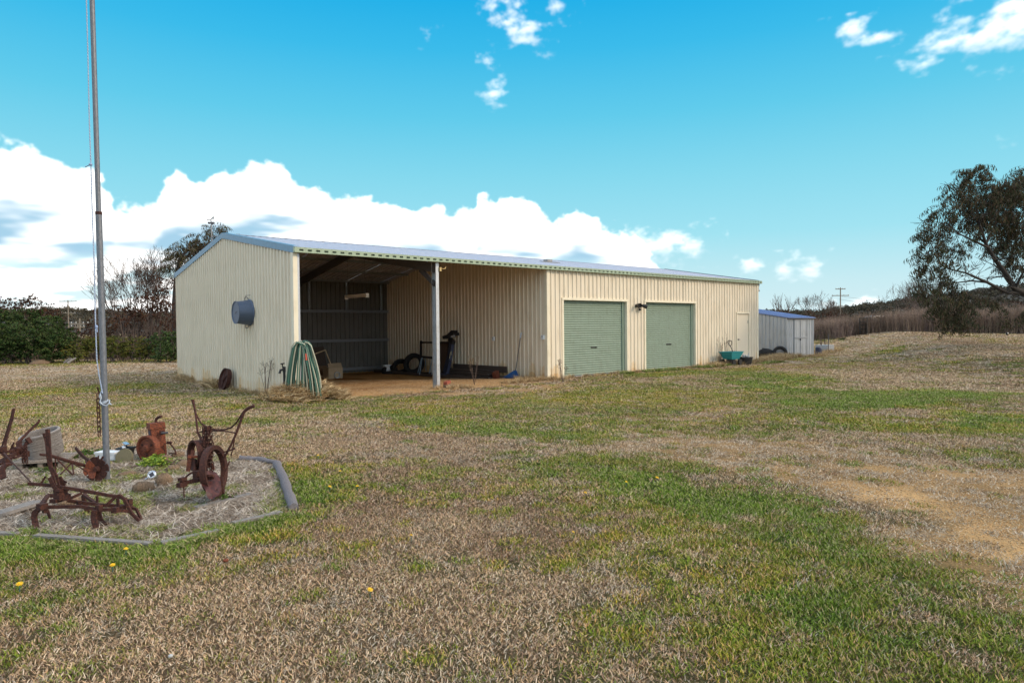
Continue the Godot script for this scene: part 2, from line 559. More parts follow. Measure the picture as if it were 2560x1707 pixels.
					if dd > d:
						d = dd
						shade = smoothstep(0.35, 0.7, o) * 0.4
				if d > 0.0:
					col = base.lerp(Vector3(1.22, 1.20, 1.17).lerp(Vector3(0.26, 0.47, 0.62), shade), d)
				var at := (y * wid + x) * 3
				data[at] = col.x
				data[at + 1] = col.y
				data[at + 2] = col.z
		var im := Image.create_from_data(wid, rows, false, Image.FORMAT_RGBF, data.to_byte_array())
		if pass_no == 0:
			full.blit_rect(im, Rect2i(0, 0, wid, rows), Vector2i(0, 1024 - rows))
		else:
			im.resize(w, rows * 4, Image.INTERPOLATE_BILINEAR)
			full.blit_rect(im, Rect2i(0, 0, w, 1024 - int(ceil(36.0 / 180.0 * 2048.0))), Vector2i(0, 0))
	return ImageTexture.create_from_image(full)

func _ready() -> void:
	var cam := Camera3D.new()
	cam.name = "camera"
	cam.transform = Transform3D(Basis(RIGHT, UP, -AHEAD).orthonormalized(), EYE)
	cam.fov = 53.72
	cam.near = 0.05
	cam.far = 3000.0
	add_child(cam)
	var env := Environment.new()
	env.background_mode = Environment.BG_SKY
	var sky := Sky.new()
	var pano := PanoramaSkyMaterial.new()
	pano.panorama = sky_texture()
	sky.sky_material = pano
	env.sky = sky
	env.tonemap_mode = Environment.TONE_MAPPER_LINEAR
	env.tonemap_exposure = 1.3
	env.sdfgi_enabled = true
	env.ssao_enabled = true
	env.ssil_enabled = true
	var we := WorldEnvironment.new()
	we.name = "world_environment"
	we.environment = env
	add_child(we)
	var sun := DirectionalLight3D.new()
	sun.name = "sun"
	sun.basis = Basis.looking_at(-Vector3(0.42, 0.55, 0.78))
	sun.light_energy = 0.5
	sun.light_angular_distance = 10.0
	sun.light_color = Color(1.0, 0.90, 0.76)
	sun.shadow_enabled = true
	add_child(sun)

	rng.seed = 77
	n_big.frequency = 0.16
	n_big.fractal_octaves = 3
	n_big.seed = 2
	n_mid.frequency = 0.75
	n_mid.fractal_octaves = 3
	n_mid.seed = 12
	n_fine.frequency = 3.2
	n_fine.fractal_octaves = 2
	n_fine.seed = 22
	make_materials()
	lay_out_lawn()
	build_ground()
	build_shed()
	build_garden_shed()
	build_trees()
	build_far()
	build_bay_things()
	build_front_things()
	build_bed()
	build_flagpole()
	build_implements()
	plant_lawn()
	plant_tussocks()
	scatter_gravel()

func lay_out_lawn() -> void:
	# 0 green
	line(0, 0.95, 0.9, [V(7.078, 0.000, 8.735), V(8.896, 0.000, 9.398), V(11.108, 0.000, 9.958)])
	line(0, 0.9, 0.8, [V(10.591, 0.000, 5.151), V(9.606, 0.000, 6.948), V(9.396, 0.000, 8.127)])
	line(0, 0.85, 0.55, [V(5.974, 0.000, 11.318), V(7.052, 0.000, 11.427), V(6.752, 0.000, 12.222)])
	line(0, 0.8, 0.5, [V(5.187, 0.000, 9.168), V(4.982, 0.000, 10.441), V(5.245, 0.000, 11.455), V(5.735, 0.000, 12.314)])
	line(0, 0.85, 0.8, [V(11.451, 0.000, 1.341), V(13.540, 0.000, 1.762), V(13.712, 0.000, 3.414), V(12.362, 0.000, 5.514)])
	line(0, 0.7, 0.5, [V(5.645, 0.000, 4.774), V(5.297, 0.000, 3.742), V(4.178, 0.000, 4.431)])
	line(0, 0.85, 0.5, [V(0.052, 0.000, 3.615), V(0.154, 0.000, 5.584), V(0.301, 0.000, 7.008), V(0.602, 0.000, 7.717), V(0.946, 0.000, 8.349)])
	line(0, 0.8, 0.4, [V(-0.431, 0.000, 9.072), V(-0.305, -0.000, 9.520), V(0.443, 0.000, 9.987)])
	line(0, 0.85, 0.38, [V(-0.760, 0.000, 9.675), V(-0.484, 0.000, 10.107), V(-0.676, 0.000, 10.650)])
	line(0, 0.95, 0.42, [V(-0.981, 0.000, 10.586), V(-0.972, 0.000, 11.114), V(-0.956, 0.000, 11.503), V(-0.657, 0.000, 11.641)])
	line(0, 0.85, 0.36, [V(-1.127, 0.000, 11.600), V(-0.981, 0.000, 11.979), V(-0.954, 0.000, 12.232), V(-1.201, 0.000, 12.479), V(-1.439, 0.000, 12.676)])
	line(0, 0.8, 0.34, [V(-1.854, 0.000, 12.139), V(-1.754, 0.000, 12.493), V(-1.815, -0.000, 12.889), V(-1.575, 0.000, 13.075)])
	line(0, 0.75, 0.28, [V(-2.155, 0.000, 12.574), V(-2.198, 0.000, 12.886), V(-2.020, 0.000, 13.131)])
	line(0, 0.85, 0.24, [V(-2.997, 0.000, 12.229), V(-2.754, 0.000, 12.372), V(-2.596, 0.000, 12.755), V(-2.393, -0.000, 12.858)])
	line(0, 0.7, 0.24, [V(-3.369, 0.000, 12.705), V(-3.079, 0.000, 12.913), V(-2.915, 0.000, 13.194), V(-2.562, 0.000, 13.386), V(-2.162, -0.000, 13.473)])
	line(0, 0.6, 0.22, [V(-2.415, -0.000, 12.996), V(-2.252, 0.000, 13.288), V(-2.342, 0.000, 13.588)])
	line(0, 0.55, 0.25, [V(-3.662, 0.000, 12.192), V(-3.266, 0.000, 12.285)])
	line(0, 0.75, 0.22, [V(-3.105, 0.000, 7.122), V(-3.157, 0.000, 7.753), V(-3.256, 0.000, 8.439), V(-3.624, 0.000, 8.832)])
	line(0, 0.9, 0.26, [V(-3.462, 0.000, 7.989), V(-3.719, 0.000, 8.704), V(-3.938, 0.000, 9.033), V(-4.290, 0.000, 9.173), V(-4.750, 0.000, 9.053)])
	line(0, 0.9, 0.24, [V(-6.038, 0.000, 8.111), V(-5.641, 0.000, 8.557), V(-5.203, 0.000, 9.063), V(-4.954, 0.000, 9.283)])
	line(0, 0.45, 0.5, [V(-5.954, 0.000, 8.955), V(-5.549, 0.000, 9.281), V(-5.180, 0.000, 9.572)])
	line(0, 0.4, 0.25, [V(-5.888, 0.000, 9.641), V(-5.592, 0.000, 9.834), V(-5.349, 0.000, 10.293)])
	line(0, 0.7, 0.9, [V(-5.784, 0.000, -6.058), V(-4.341, 0.000, -6.719), V(-3.078, 0.000, -6.959), V(-1.659, 0.000, -6.847)])
	line(0, 0.75, 0.3, [V(-4.022, 0.000, 1.892), V(-3.540, 0.000, 1.735)])
	line(0, 0.65, 0.4, [V(-2.739, 0.000, 2.673), V(-2.212, 0.000, 2.734), V(-1.703, 0.000, 2.897)])
	line(0, 0.42, 1.6, [V(-4.322, 0.000, -0.940), V(-2.094, 0.000, -2.172), V(-0.958, 0.000, 0.156)])
	line(0, 0.5, 1.0, [V(0.039, 0.000, 2.200), V(1.445, 0.000, 2.663), V(3.220, 0.000, 3.422)])
	line(0, 0.62, 1.3, [V(2.898, 0.000, 4.178), V(3.475, 0.000, 5.754), V(6.559, 0.000, 5.092), V(7.100, 0.000, 6.322)])
	line(0, 0.55, 0.9, [V(1.450, 0.000, 8.203), V(2.601, 0.000, 8.812), V(4.642, 0.000, 8.612)])
	line(0, 0.5, 0.5, [V(1.019, 0.000, 9.773), V(0.482, 0.000, 10.871), V(0.788, 0.000, 11.166)])
	line(0, 0.75, 0.5, [V(14.480, 0.000, 2.250), V(15.459, 0.000, 2.442)])
	line(0, 0.75, 1.0, [V(21.137, 0.000, 1.262), V(26.220, 0.000, 0.922), V(28.974, 0.000, 2.573)])
	line(0, 0.6, 1.5, [V(-4.020, 0.000, -26.751), V(-0.416, -0.000, -24.453), V(3.585, 0.000, -23.005)])
	line(0, 0.6, 1.6, [V(44, 0, -8), V(52, 0, -9), V(62, 0, -8)])
	line(0, 0.3, 0.4, [V(-2.781, 0.000, 8.980), V(-2.264, 0.000, 9.133)])
	line(0, 0.7, 0.12, [V(-3.471, 0.000, 11.139), V(-3.418, 0.000, 11.167)])
	# 0 bare of green
	line(0, -0.2, 0.8, [V(-5.615, 0.000, 10.817), V(-4.962, 0.000, 11.187), V(-4.245, 0.000, 11.592)])
	line(0, -0.1, 0.7, [V(-3.286, 0.000, 9.647), V(-3.068, 0.000, 10.463), V(-2.333, 0.000, 10.706)])
	line(0, -0.1, 0.5, [V(-3.357, 0.000, 11.553), V(-2.972, 0.000, 11.817), V(-2.591, 0.000, 11.976)])
	line(0, -0.2, 2.2, [V(24, 0, 9), V(34, 0, 2), V(44, 0, -2)])
	line(0, -0.2, 0.9, [V(-0.505, 0.000, 7.681), V(-1.624, 0.000, 5.904), V(-1.337, 0.000, 7.471)])
	line(0, -0.2, 3.0, [V(-6, 0, -16), V(-2, 0, -17), V(6, 0, -15)])
	# 1 earth
	line(1, 0.95, 0.55, [V(0.398, 0.000, 11.901), V(0.351, 0.000, 12.370), V(0.170, 0.000, 12.823), V(-0.074, 0.000, 13.130), V(-0.430, 0.000, 13.560)])
	line(1, 0.7, 0.6, [V(1.298, 0.000, 11.373), V(1.697, 0.000, 12.042), V(2.029, 0.000, 12.880)])
	line(1, 0.6, 0.45, [V(-0.717, 0.000, 12.667), V(-0.811, 0.000, 13.088), V(-1.213, 0.000, 13.539), V(-1.519, -0.000, 13.748)])
	line(1, 0.55, 0.7, [V(1.781, 0.000, 8.533), V(1.702, -0.000, 9.636), V(1.889, 0.000, 10.432), V(2.319, 0.000, 11.043)])
	line(1, 0.6, 0.3, [V(2.522, 0.000, 10.226), V(2.685, 0.000, 10.689)])
	line(1, 0.55, 0.4, [V(0.348, 0.000, 9.829), V(0.858, 0.000, 10.155)])
	line(1, 0.5, 0.5, [V(2.797, 0.000, 7.102), V(3.260, 0.000, 7.925), V(5.378, 0.000, 7.722)])
	line(1, 0.75, 0.5, [V(3.149, 0.000, 1.444), V(5.003, 0.000, 1.962), V(7.264, 0.000, 1.456)])
	line(1, 0.5, 0.5, [V(6.052, 0.000, 2.624), V(8.299, 0.000, 2.605), V(11.835, 0.000, 2.575)])
	line(1, 0.45, 1.0, [V(20, 0, 1.6), V(26, 0, 1.2), V(34, 0, -0.5), V(48, 0, -4)])
	line(1, 0.55, 4.0, [V(-9, 0, -17), V(-3, 0, -18), V(5, 0, -17)])
	line(0, 0.62, 0.75, [V(-0.909, 0.000, 9.806), V(-1.519, 0.000, 11.313), V(-1.969, 0.000, 12.347), V(-2.437, -0.000, 13.048)])
	line(0, 0.5, 0.6, [V(-2.562, 0.000, 11.795), V(-2.702, 0.000, 12.420), V(-2.918, 0.000, 12.939), V(-3.044, 0.000, 13.373)])
	line(0, 0.55, 1.6, [V(6.765, 0.000, 3.074), V(6.800, 0.000, 6.003), V(7.518, 0.000, 7.947)])
	line(0, 0.55, 1.3, [V(1.672, 0.000, 3.889), V(1.605, 0.000, 6.248), V(2.240, 0.000, 7.557)])
	line(1, 0.58, 1.3, [V(1.236, -0.000, 11.313), V(1.091, 0.000, 12.339), V(0.571, 0.000, 13.283)])
	line(1, 0.5, 0.9, [V(1.135, 0.000, 9.078), V(1.550, -0.000, 10.291), V(2.159, 0.000, 11.248)])
	# 2 pale
	line(2, 0.9, 0.5, [V(-0.549, 0.000, 4.747), V(-0.174, 0.000, 6.039), V(0.356, 0.000, 6.569)])
	line(2, 0.8, 0.6, [V(-0.412, 0.000, 7.979), V(-0.333, 0.000, 8.640), V(-1.853, 0.000, 7.341)])
	line(2, 0.9, 1.8, [V(19, 0, 9), V(27, 0, 4), V(36, 0, 0)])
	line(2, 0.8, 0.9, [V(1.290, 0.000, 7.214), V(0.023, 0.000, 7.984)])
	line(2, 0.7, 0.7, [V(1.135, 0.000, 9.078), V(1.085, 0.000, 10.544), V(2.596, 0.000, 11.313)])
	# 3 brown
	line(3, 0.9, 0.8, [V(-3.477, 0.000, 8.932), V(-3.001, 0.000, 9.189), V(-2.460, 0.000, 9.394)])
	line(3, 0.9, 0.6, [V(-2.286, 0.000, 10.061), V(-2.261, 0.000, 10.774), V(-2.948, 0.000, 10.972)])
	line(3, 0.0, 0.8, [V(-5.615, 0.000, 10.817), V(-4.656, 0.000, 11.466), V(-3.927, 0.000, 11.884)])

	for p in [V(-6.561, 0.000, 4.090), V(-4.764, 0.000, 4.122), V(-3.863, 0.000, 4.382), V(-3.395, 0.000, 6.090), V(-3.154, 0.000, 6.663), V(-3.862, 0.000, 8.791), V(-4.236, 0.000, 8.916), V(-4.996, 0.000, 9.020), V(-5.880, 0.000, 7.925), V(-6.354, 0.000, 7.523)]:
		bed_poly.append(Vector2(p.x, p.z))

func spread(from: float, to: float, first: float, grow: float) -> PackedFloat32Array:
	var out := PackedFloat32Array()
	var s := first
	var p := from
	while absf(p - from) < absf(to - from):
		s *= grow
		p += s * signf(to - from)
		out.append(p)
	return out

func build_ground() -> void:
	var xs := PackedFloat32Array()
	var zs := PackedFloat32Array()
	var back := spread(-12.0, -700.0, 0.2, 1.13)
	back.reverse()
	xs.append_array(back)
	for i in 241:
		xs.append(-12.0 + i * 0.2)
	xs.append_array(spread(36.0, 1400.0, 0.2, 1.10))
	back = spread(-11.0, -1200.0, 0.2, 1.10)
	back.reverse()
	zs.append_array(back)
	for i in 141:
		zs.append(-11.0 + i * 0.2)
	zs.append_array(spread(17.0, 300.0, 0.2, 1.2))
	var w := xs.size()
	var v := PackedVector3Array()
	var n := PackedVector3Array()
	var c := PackedColorArray()
	var idx := PackedInt32Array()
	for z in zs:
		for x in xs:
			v.append(Vector3(x, land(x, z), z))
			n.append(Vector3(land(x - 0.15, z) - land(x + 0.15, z), 0.3, land(x, z - 0.15) - land(x, z + 0.15)).normalized())
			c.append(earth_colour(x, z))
	for j in zs.size() - 1:
		for i in w - 1:
			var a := j * w + i
			idx.append_array(PackedInt32Array([a, a + 1, a + w + 1, a, a + w + 1, a + w]))
	var arr := []
	arr.resize(Mesh.ARRAY_MAX)
	arr[Mesh.ARRAY_VERTEX] = v
	arr[Mesh.ARRAY_NORMAL] = n
	arr[Mesh.ARRAY_COLOR] = c
	arr[Mesh.ARRAY_INDEX] = idx
	var m := ArrayMesh.new()
	m.add_surface_from_arrays(Mesh.PRIMITIVE_TRIANGLES, arr)
	var o := MeshInstance3D.new()
	o.name = "ground"
	o.mesh = m
	o.material_override = M.ground
	add_child(o)
	tag(o, "dry lawn and bare orange earth around the farm shed", "ground", "", "structure")

func in_bed(x: float, z: float) -> bool:
	return Geometry2D.is_point_in_polygon(Vector2(x, z), bed_poly)

func earth_colour(x: float, z: float) -> Color:
	var q := zone(x, z)
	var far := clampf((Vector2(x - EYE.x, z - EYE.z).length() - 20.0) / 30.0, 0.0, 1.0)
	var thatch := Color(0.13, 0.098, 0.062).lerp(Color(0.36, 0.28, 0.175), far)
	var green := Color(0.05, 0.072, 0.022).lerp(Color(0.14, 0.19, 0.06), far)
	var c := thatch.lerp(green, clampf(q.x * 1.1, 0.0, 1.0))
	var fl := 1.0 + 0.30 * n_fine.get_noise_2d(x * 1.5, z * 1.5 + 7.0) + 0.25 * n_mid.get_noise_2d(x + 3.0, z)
	c = c.lerp(Color(0.52, 0.335, 0.165) * fl, q.y)
	var y := bay(x, z)
	if y > 0.0:
		var e := Color(0.60, 0.36, 0.155).lerp(Color(0.36, 0.18, 0.07), smoothstep(-0.1, 0.35, n_big.get_noise_2d(x * 2.0, z * 2.0 + 40.0)))
		c = c.lerp(e, y)
	if in_bed(x, z):
		c = Color(0.20, 0.155, 0.115)
	return c

# ---------------------------------------------------------------- grass
func blade_clump(count: int, reach: float, low: float, high: float, wide: float, lean: float, cols: Array, curl := 0.3) -> ArrayMesh:
	var mb := Mb.new()
	for i in count:
		var an := rng.randf() * TAU
		var r := sqrt(rng.randf()) * reach
		var p := Vector3(cos(an) * r, -0.004, sin(an) * r)
		var dir := rng.randf() * TAU
		var tilt := rng.randf_range(lean * 0.35, lean)
		var l := rng.randf_range(low, high)
		var d := Vector3(cos(dir) * sin(tilt), cos(tilt), sin(dir) * sin(tilt))
		var bend := Vector3(cos(dir + rng.randf_range(-1, 1)), -0.4, sin(dir + rng.randf_range(-1, 1))) * curl
		var side := d.cross(Vector3.UP.rotated(Vector3.RIGHT, rng.randf() * 2.0 - 1.0)).normalized().rotated(d.normalized(), rng.randf_range(-0.8, 0.8)) * wide * rng.randf_range(0.6, 1.3)
		var m := p + d * l * 0.55
		var e := m + (d + bend).normalized() * l * 0.45
		var nn := side.cross(d).normalized()
		if nn.y < 0.0:
			nn = -nn
		nn = (nn + Vector3.UP * 0.7).normalized()
		var k: Color = cols[rng.randi() % cols.size()]
		var lit := rng.randf_range(0.75, 1.2)
		mb.col = Color(k.r * lit, k.g * lit, k.b * lit)
		mb.tri(p - side * 0.5, p + side * 0.5, m + side * 0.45, nn, nn, nn)
		mb.tri(p - side * 0.5, m + side * 0.45, m - side * 0.45, nn, nn, nn)
		mb.tri(m - side * 0.45, m + side * 0.45, e, nn, nn, nn)
	return mb.mesh()

func plant_lawn() -> void:
	var straw: Array = [Color(0.70, 0.51, 0.33), Color(0.76, 0.58, 0.40), Color(0.54, 0.375, 0.235), Color(0.46, 0.31, 0.20), Color(0.76, 0.64, 0.49), Color(0.33, 0.225, 0.16), Color(0.60, 0.41, 0.25), Color(0.25, 0.25, 0.09), Color(0.22, 0.15, 0.11)]
	var grey: Array = [Color(0.58, 0.50, 0.40), Color(0.50, 0.42, 0.33), Color(0.66, 0.59, 0.49), Color(0.40, 0.33, 0.25), Color(0.30, 0.24, 0.19)]
	var green: Array = [Color(0.17, 0.25, 0.034), Color(0.24, 0.31, 0.05), Color(0.11, 0.175, 0.026), Color(0.30, 0.34, 0.07), Color(0.19, 0.26, 0.038), Color(0.50, 0.42, 0.24), Color(0.42, 0.33, 0.18)]
	var meshes: Array = []
	for i in 3:
		meshes.append(blade_clump(92, 0.10, 0.014, 0.042, 0.0044, 1.25, straw, 0.22))
	for i in 2:
		meshes.append(blade_clump(76, 0.10, 0.016, 0.045, 0.0040, 1.5, grey, 0.25))
	for i in 3:
		meshes.append(blade_clump(92, 0.10, 0.016, 0.046, 0.0046, 1.05, green, 0.2))
	var where: Array = []
	var tints: Array = []
	for m in meshes:
		where.append([])
		tints.append([])
	var d := 2.2
	while d < 66.0:
		var s := 0.072
		if d > 40.0: s = 0.40
		elif d > 26.0: s = 0.26
		elif d > 16.0: s = 0.18
		elif d > 10.0: s = 0.125
		elif d > 6.0: s = 0.095
		var r := -0.84 * d - 1.2
		while r < 0.84 * d + 1.2:
			var rr := r + rng.randf_range(-0.5, 0.5) * s
			var dd := d + rng.randf_range(-0.5, 0.5) * s
			r += s
			var x := EYE.x + 0.751 * rr + 0.660 * dd
			var z := EYE.z + 0.660 * rr - 0.751 * dd
			if x > -0.03 and x < 20.36 and z < 0.03 and z > -9.25 and (x > 7.9 or z < -0.3):
				continue
			if x > 24.0 and x < 26.9 and z < -0.6 and z > -3.6:
				continue
			var inside := in_bed(x, z)
			if inside:
				continue
			var q := zone(x, z)
			q.y = clampf(q.y + 0.5 * n_fine.get_noise_2d(x * 0.8 + 71.0, z * 0.8), 0.0, 1.0) if q.y > 0.1 else q.y
			var keep := 1.0 - 0.85 * smoothstep(0.2, 0.85, q.y)
			if bay(x, z) > 0.5:
				keep = 0.03
			keep *= 1.0 - 0.75 * smoothstep(0.18, 0.42, n_fine.get_noise_2d(x * 1.7 + 55.0, z * 1.7) + 0.3 * n_mid.get_noise_2d(x + 9.0, z))
			if rng.randf() > keep:
				continue
			var kind: int
			var tint := Color(1, 1, 1)
			if rng.randf() < smoothstep(0.12, 0.85, q.x + 0.55 * n_fine.get_noise_2d(x * 0.9 + 17.0, z * 0.9) + rng.randf_range(-0.10, 0.10)):
				kind = 5 + rng.randi() % 3
				var k := rng.randf_range(0.75, 1.2)
				tint = Color(k * rng.randf_range(0.85, 1.35), k, k * rng.randf_range(0.7, 1.1))
				var yel := smoothstep(-0.15, 0.35, n_big.get_noise_2d(x * 1.3 + 90.0, z * 1.3))
				tint = Color(tint.r * lerpf(0.85, 1.12, yel), tint.g * lerpf(0.9, 1.05, yel), tint.b * lerpf(0.95, 0.9, yel))
				if q.x > 0.85:
					tint = Color(k * 0.82, k * 0.95, k * 0.8)
			elif rng.randf() < q.z * 0.45 or q.y > 0.35:
				kind = 3 + rng.randi() % 2
				var k := rng.randf_range(0.85, 1.2)
				tint = Color(k, k, k)
			else:
				kind = rng.randi() % 3
				var k := rng.randf_range(0.8, 1.15) * lerpf(1.0, 0.72, q.w)
				tint = Color(k, k * lerpf(1.0, 0.94, q.w), k * lerpf(1.0, 0.95, q.w))
			var wide := s / 0.075
			var t := Basis(Vector3.UP, rng.randf() * TAU).scaled(Vector3(wide, lerpf(1.0, wide, 0.28) * rng.randf_range(0.75, 1.2), wide))
			where[kind].append(Transform3D(t, Vector3(x, land(x, z), z)))
			tints[kind].append(tint)
		d += s
	var labels: Array = ["short mown straw coloured grass over the whole lawn", "short greyish dry grass on the paler and barer patches", "short green grass in streaks and patches of the lawn"]
	var names: Array = ["dry_grass", "grey_grass", "green_grass"]
	var spans: Array = [[0, 3], [3, 5], [5, 8]]
	for k in 3:
		var t := thing(names[k], labels[k], "grass")
		tag(t, "", "", "", "stuff")
		for i in range(spans[k][0], spans[k][1]):
			multi("blades", meshes[i], M.blades, where[i], tints[i], t)
	# the mulch of long lying straw in the bed, with green coming through
	var lying: Array = [blade_clump(70, 0.12, 0.06, 0.17, 0.0042, 1.56, [Color(0.58, 0.50, 0.42), Color(0.66, 0.59, 0.51), Color(0.46, 0.38, 0.31), Color(0.30, 0.235, 0.19), Color(0.74, 0.67, 0.59)], 0.5), blade_clump(70, 0.12, 0.04, 0.12, 0.0042, 1.5, [Color(0.54, 0.46, 0.39), Color(0.62, 0.54, 0.46), Color(0.36, 0.29, 0.23), Color(0.24, 0.19, 0.15)], 0.6), blade_clump(70, 0.10, 0.04, 0.11, 0.0045, 1.0, green)]
	var lw: Array = [[], [], []]
	var lt: Array = [[], [], []]
	for i in 5200:
		var x := rng.randf_range(-9.0, -3.2)
		var z := rng.randf_range(3.6, 9.1)
		if not in_bed(x, z):
			continue
		var g := n_mid.get_noise_2d(x * 1.6, z * 1.6 + 60.0) + 0.4 * n_big.get_noise_2d(x, z)
		if x > -4.9 and x < -4.0 and z > 5.3 and z < 6.6:
			g += 0.35
		var k := 2 if g > 0.20 and rng.randf() < 0.75 else rng.randi() % 2
		if k == 2 and rng.randf() < 0.25:
			k = 1
		if rng.randf() < 0.2 + smoothstep(0.1, -0.4, g) * 0.45:
			continue
		var sc := rng.randf_range(0.6, 1.15)
		lw[k].append(Transform3D(Basis(Vector3.UP, rng.randf() * TAU).scaled(Vector3(sc, sc * 0.55, sc)), Vector3(x, land(x, z), z)))
		var li := rng.randf_range(0.75, 1.15)
		lt[k].append(Color(li, li, li))
	var mulch := thing("straw_mulch", "tangled greyish straw lying over the log edged bed", "straw")
	tag(mulch, "", "", "", "stuff")
	multi("stalks", lying[0], M.blades, lw[0], lt[0], mulch)
	multi("stalks", lying[1], M.blades, lw[1], lt[1], mulch)
	var tufts := thing("bed_weeds", "green grass tufts growing through the straw of the log edged bed", "weeds")
	tag(tufts, "", "", "", "stuff")
	multi("blades", lying[2], M.blades, lw[2], lt[2], tufts)

func plant_tussocks() -> void:
	# the dry grass that is left standing along walls, and the heap under the hose
	var dry: Array = [Color(0.58, 0.45, 0.27), Color(0.66, 0.53, 0.33), Color(0.46, 0.33, 0.19), Color(0.36, 0.25, 0.15), Color(0.70, 0.60, 0.42)]
	var tall := blade_clump(70, 0.09, 0.12, 0.34, 0.0075, 0.9, dry, 0.6)
	var heap := blade_clump(90, 0.13, 0.14, 0.34, 0.010, 1.35, dry, 0.9)
	var greens := blade_clump(80, 0.12, 0.06, 0.18, 0.010, 1.1, [Color(0.13, 0.21, 0.04), Color(0.19, 0.27, 0.05), Color(0.10, 0.16, 0.03), Color(0.40, 0.36, 0.19)], 0.5)
	var w: Array = []
	var t: Array = []
	for i in 130:
		var an := rng.randf() * TAU
		var r := sqrt(rng.randf())
		var p := V(-0.02 + cos(an) * r * 0.85, 0, 0.62 + sin(an) * r * 0.50)
		p.y = land(p.x, p.z) + 0.26 * (1.0 - r * r)
		w.append(Transform3D(Basis(Vector3.UP, rng.randf() * TAU).scaled(Vector3.ONE * rng.randf_range(0.75, 1.15)), p))
		var k := rng.randf_range(0.75, 1.15)
		t.append(Color(k, k * 0.97, k * 0.9))
	var o := multi("dry_grass_heap", heap, M.blades, w, t)
	tag(o, "heap of long dry grass under the hanging hose", "dry grass", "", "stuff")
	w = []
	t = []
	var gw: Array = []
	var gt: Array = []
	var runs: Array = [[V(-0.12, 0, -9.2), V(-0.12, 0, -0.1), 85, 0.10, 0.55], [V(-0.22, 0, -5.2), V(-0.2, 0, -4.4), 60, 0.18, 1.15], [V(-0.15, 0, -8.6), V(-0.15, 0, -7.4), 30, 0.08, 0.95], [V(3.6, 0, 0.35), V(4.5, 0, 0.5), 22, 0.25, 0.6], [V(6.0, 0, 0.3), V(8.6, 0, 0.3), 60, 0.2, 0.7], [V(8.6, 0, 0.2), V(16.4, 0, 0.2), 90, 0.12, 0.55], [V(15.8, 0, 0.45), V(20.6, 0, 0.4), 160, 0.35, 0.9], [V(20.6, 0, 0.3), V(24.0, 0, -0.6), 130, 0.5, 1.15], [V(24.0, 0, -0.2), V(27.2, 0, -0.15), 60, 0.25, 0.8], [V(26.9, 0, -0.9), V(32.0, 0, -1.5), 70, 0.5, 1.0], [V(7.4, 0, -0.9), V(7.8, 0, -0.1), 18, 0.12, 0.6], [V(1.2, 0, 0.8), V(5.5, 0, 0.9), 40, 0.3, 0.35]]
	for q in runs:
		for i in q[2]:
			var p: Vector3 = q[0].lerp(q[1], rng.randf()) + V(rng.randf_range(-1, 1), 0, rng.randf_range(-1, 1)) * q[3]
			if p.x > 0.0 and p.x < 20.3 and p.z < 0.06 and p.x > 8.0:
				p.z = 0.08
			p.y = land(p.x, p.z)
			var sc: float = q[4] * rng.randf_range(0.5, 1.15)
			w.append(Transform3D(Basis(Vector3.UP, rng.randf() * TAU).scaled(Vector3(sc, sc, sc)), p))
			var k := rng.randf_range(0.7, 1.1)
			t.append(Color(k, k * 0.96, k * 0.9))
	for q in [[V(12.2, 0, 0.45), V(14.0, 0, 0.45), 60, 0.15], [V(15.2, 0, 0.5), V(17.0, 0, 0.6), 50, 0.25], [V(18.6, 0, 1.2), V(20.0, 0, 1.1), 50, 0.25], [V(10.9, 0, 0.3), V(11.5, 0, 0.35), 16, 0.12]]:
		for i in q[2]:
			var p: Vector3 = q[0].lerp(q[1], rng.randf()) + V(rng.randf_range(-1, 1), 0, rng.randf_range(-1, 1)) * q[3]
			p.y = land(p.x, p.z)
			var sc := rng.randf_range(0.6, 1.2)
			gw.append(Transform3D(Basis(Vector3.UP, rng.randf() * TAU).scaled(Vector3(sc, sc, sc)), p))
			var k := rng.randf_range(0.75, 1.15)
			gt.append(Color(k, k, k))
	for q in [[V(-4.112, 0.000, 9.032), V(-5.048, 0.000, 9.231), 60], [V(-5.109, 0.000, 9.222), V(-6.035, 0.000, 8.062), 70], [V(-3.950, 0.000, 9.021), V(-3.311, -0.000, 7.220), 40], [V(-4.519, 0.000, 8.987), V(-4.606, 0.000, 9.020), 14], [V(-5.602, 0.000, 8.228), V(-5.730, 0.000, 7.967), 16]]:
		for i in q[2]:
			var p: Vector3 = q[0].lerp(q[1], rng.randf()) + V(rng.randf_range(-1, 1), 0, rng.randf_range(-1, 1)) * 0.07
			p.y = land(p.x, p.z) - 0.01
			gw.append(Transform3D(Basis(Vector3.UP, rng.randf() * TAU).scaled(Vector3(0.5, 0.42, 0.5) * rng.randf_range(0.6, 1.2)), p))
			var k := rng.randf_range(0.8, 1.2)
			gt.append(Color(k, k, k))
	tag(multi("wall_grass", tall, M.blades, w, t), "long dry grass left standing along the shed walls", "dry grass", "", "stuff")
	tag(multi("green_clumps", greens, M.blades, gw, gt), "low green weeds along the foot of walls and bed edging", "weeds", "", "stuff")
	# thin dead weeds that stand by themselves
	for q in [[V(-0.250, 0.075, -1.107), 0.95, "thin dead weed with bare stems against the gable wall"], [V(5.162, 0.000, -0.099), 0.85, "thin dry weed stalk standing before the plank pile"], [V(16.828, 0.152, 0.350), 1.15, "dead feathery weed standing behind the teal cart"], [V(17.424, 0.125, 0.300), 1.3, "tall dead weed with dark seed heads beside the access door"], [V(7.464, 0.000, 1.073), 0.7, "fine dry stalks at the corner of the roller door wall"]]:
		var p: Vector3 = q[0]
		p.y = land(p.x, p.z) - 0.02
		var o2 := thing("dead_weed", q[2], "weed", p)
		var mb := Mb.new()
		var tips := Mb.new()
		tips.col = Color(0.30, 0.23, 0.16)
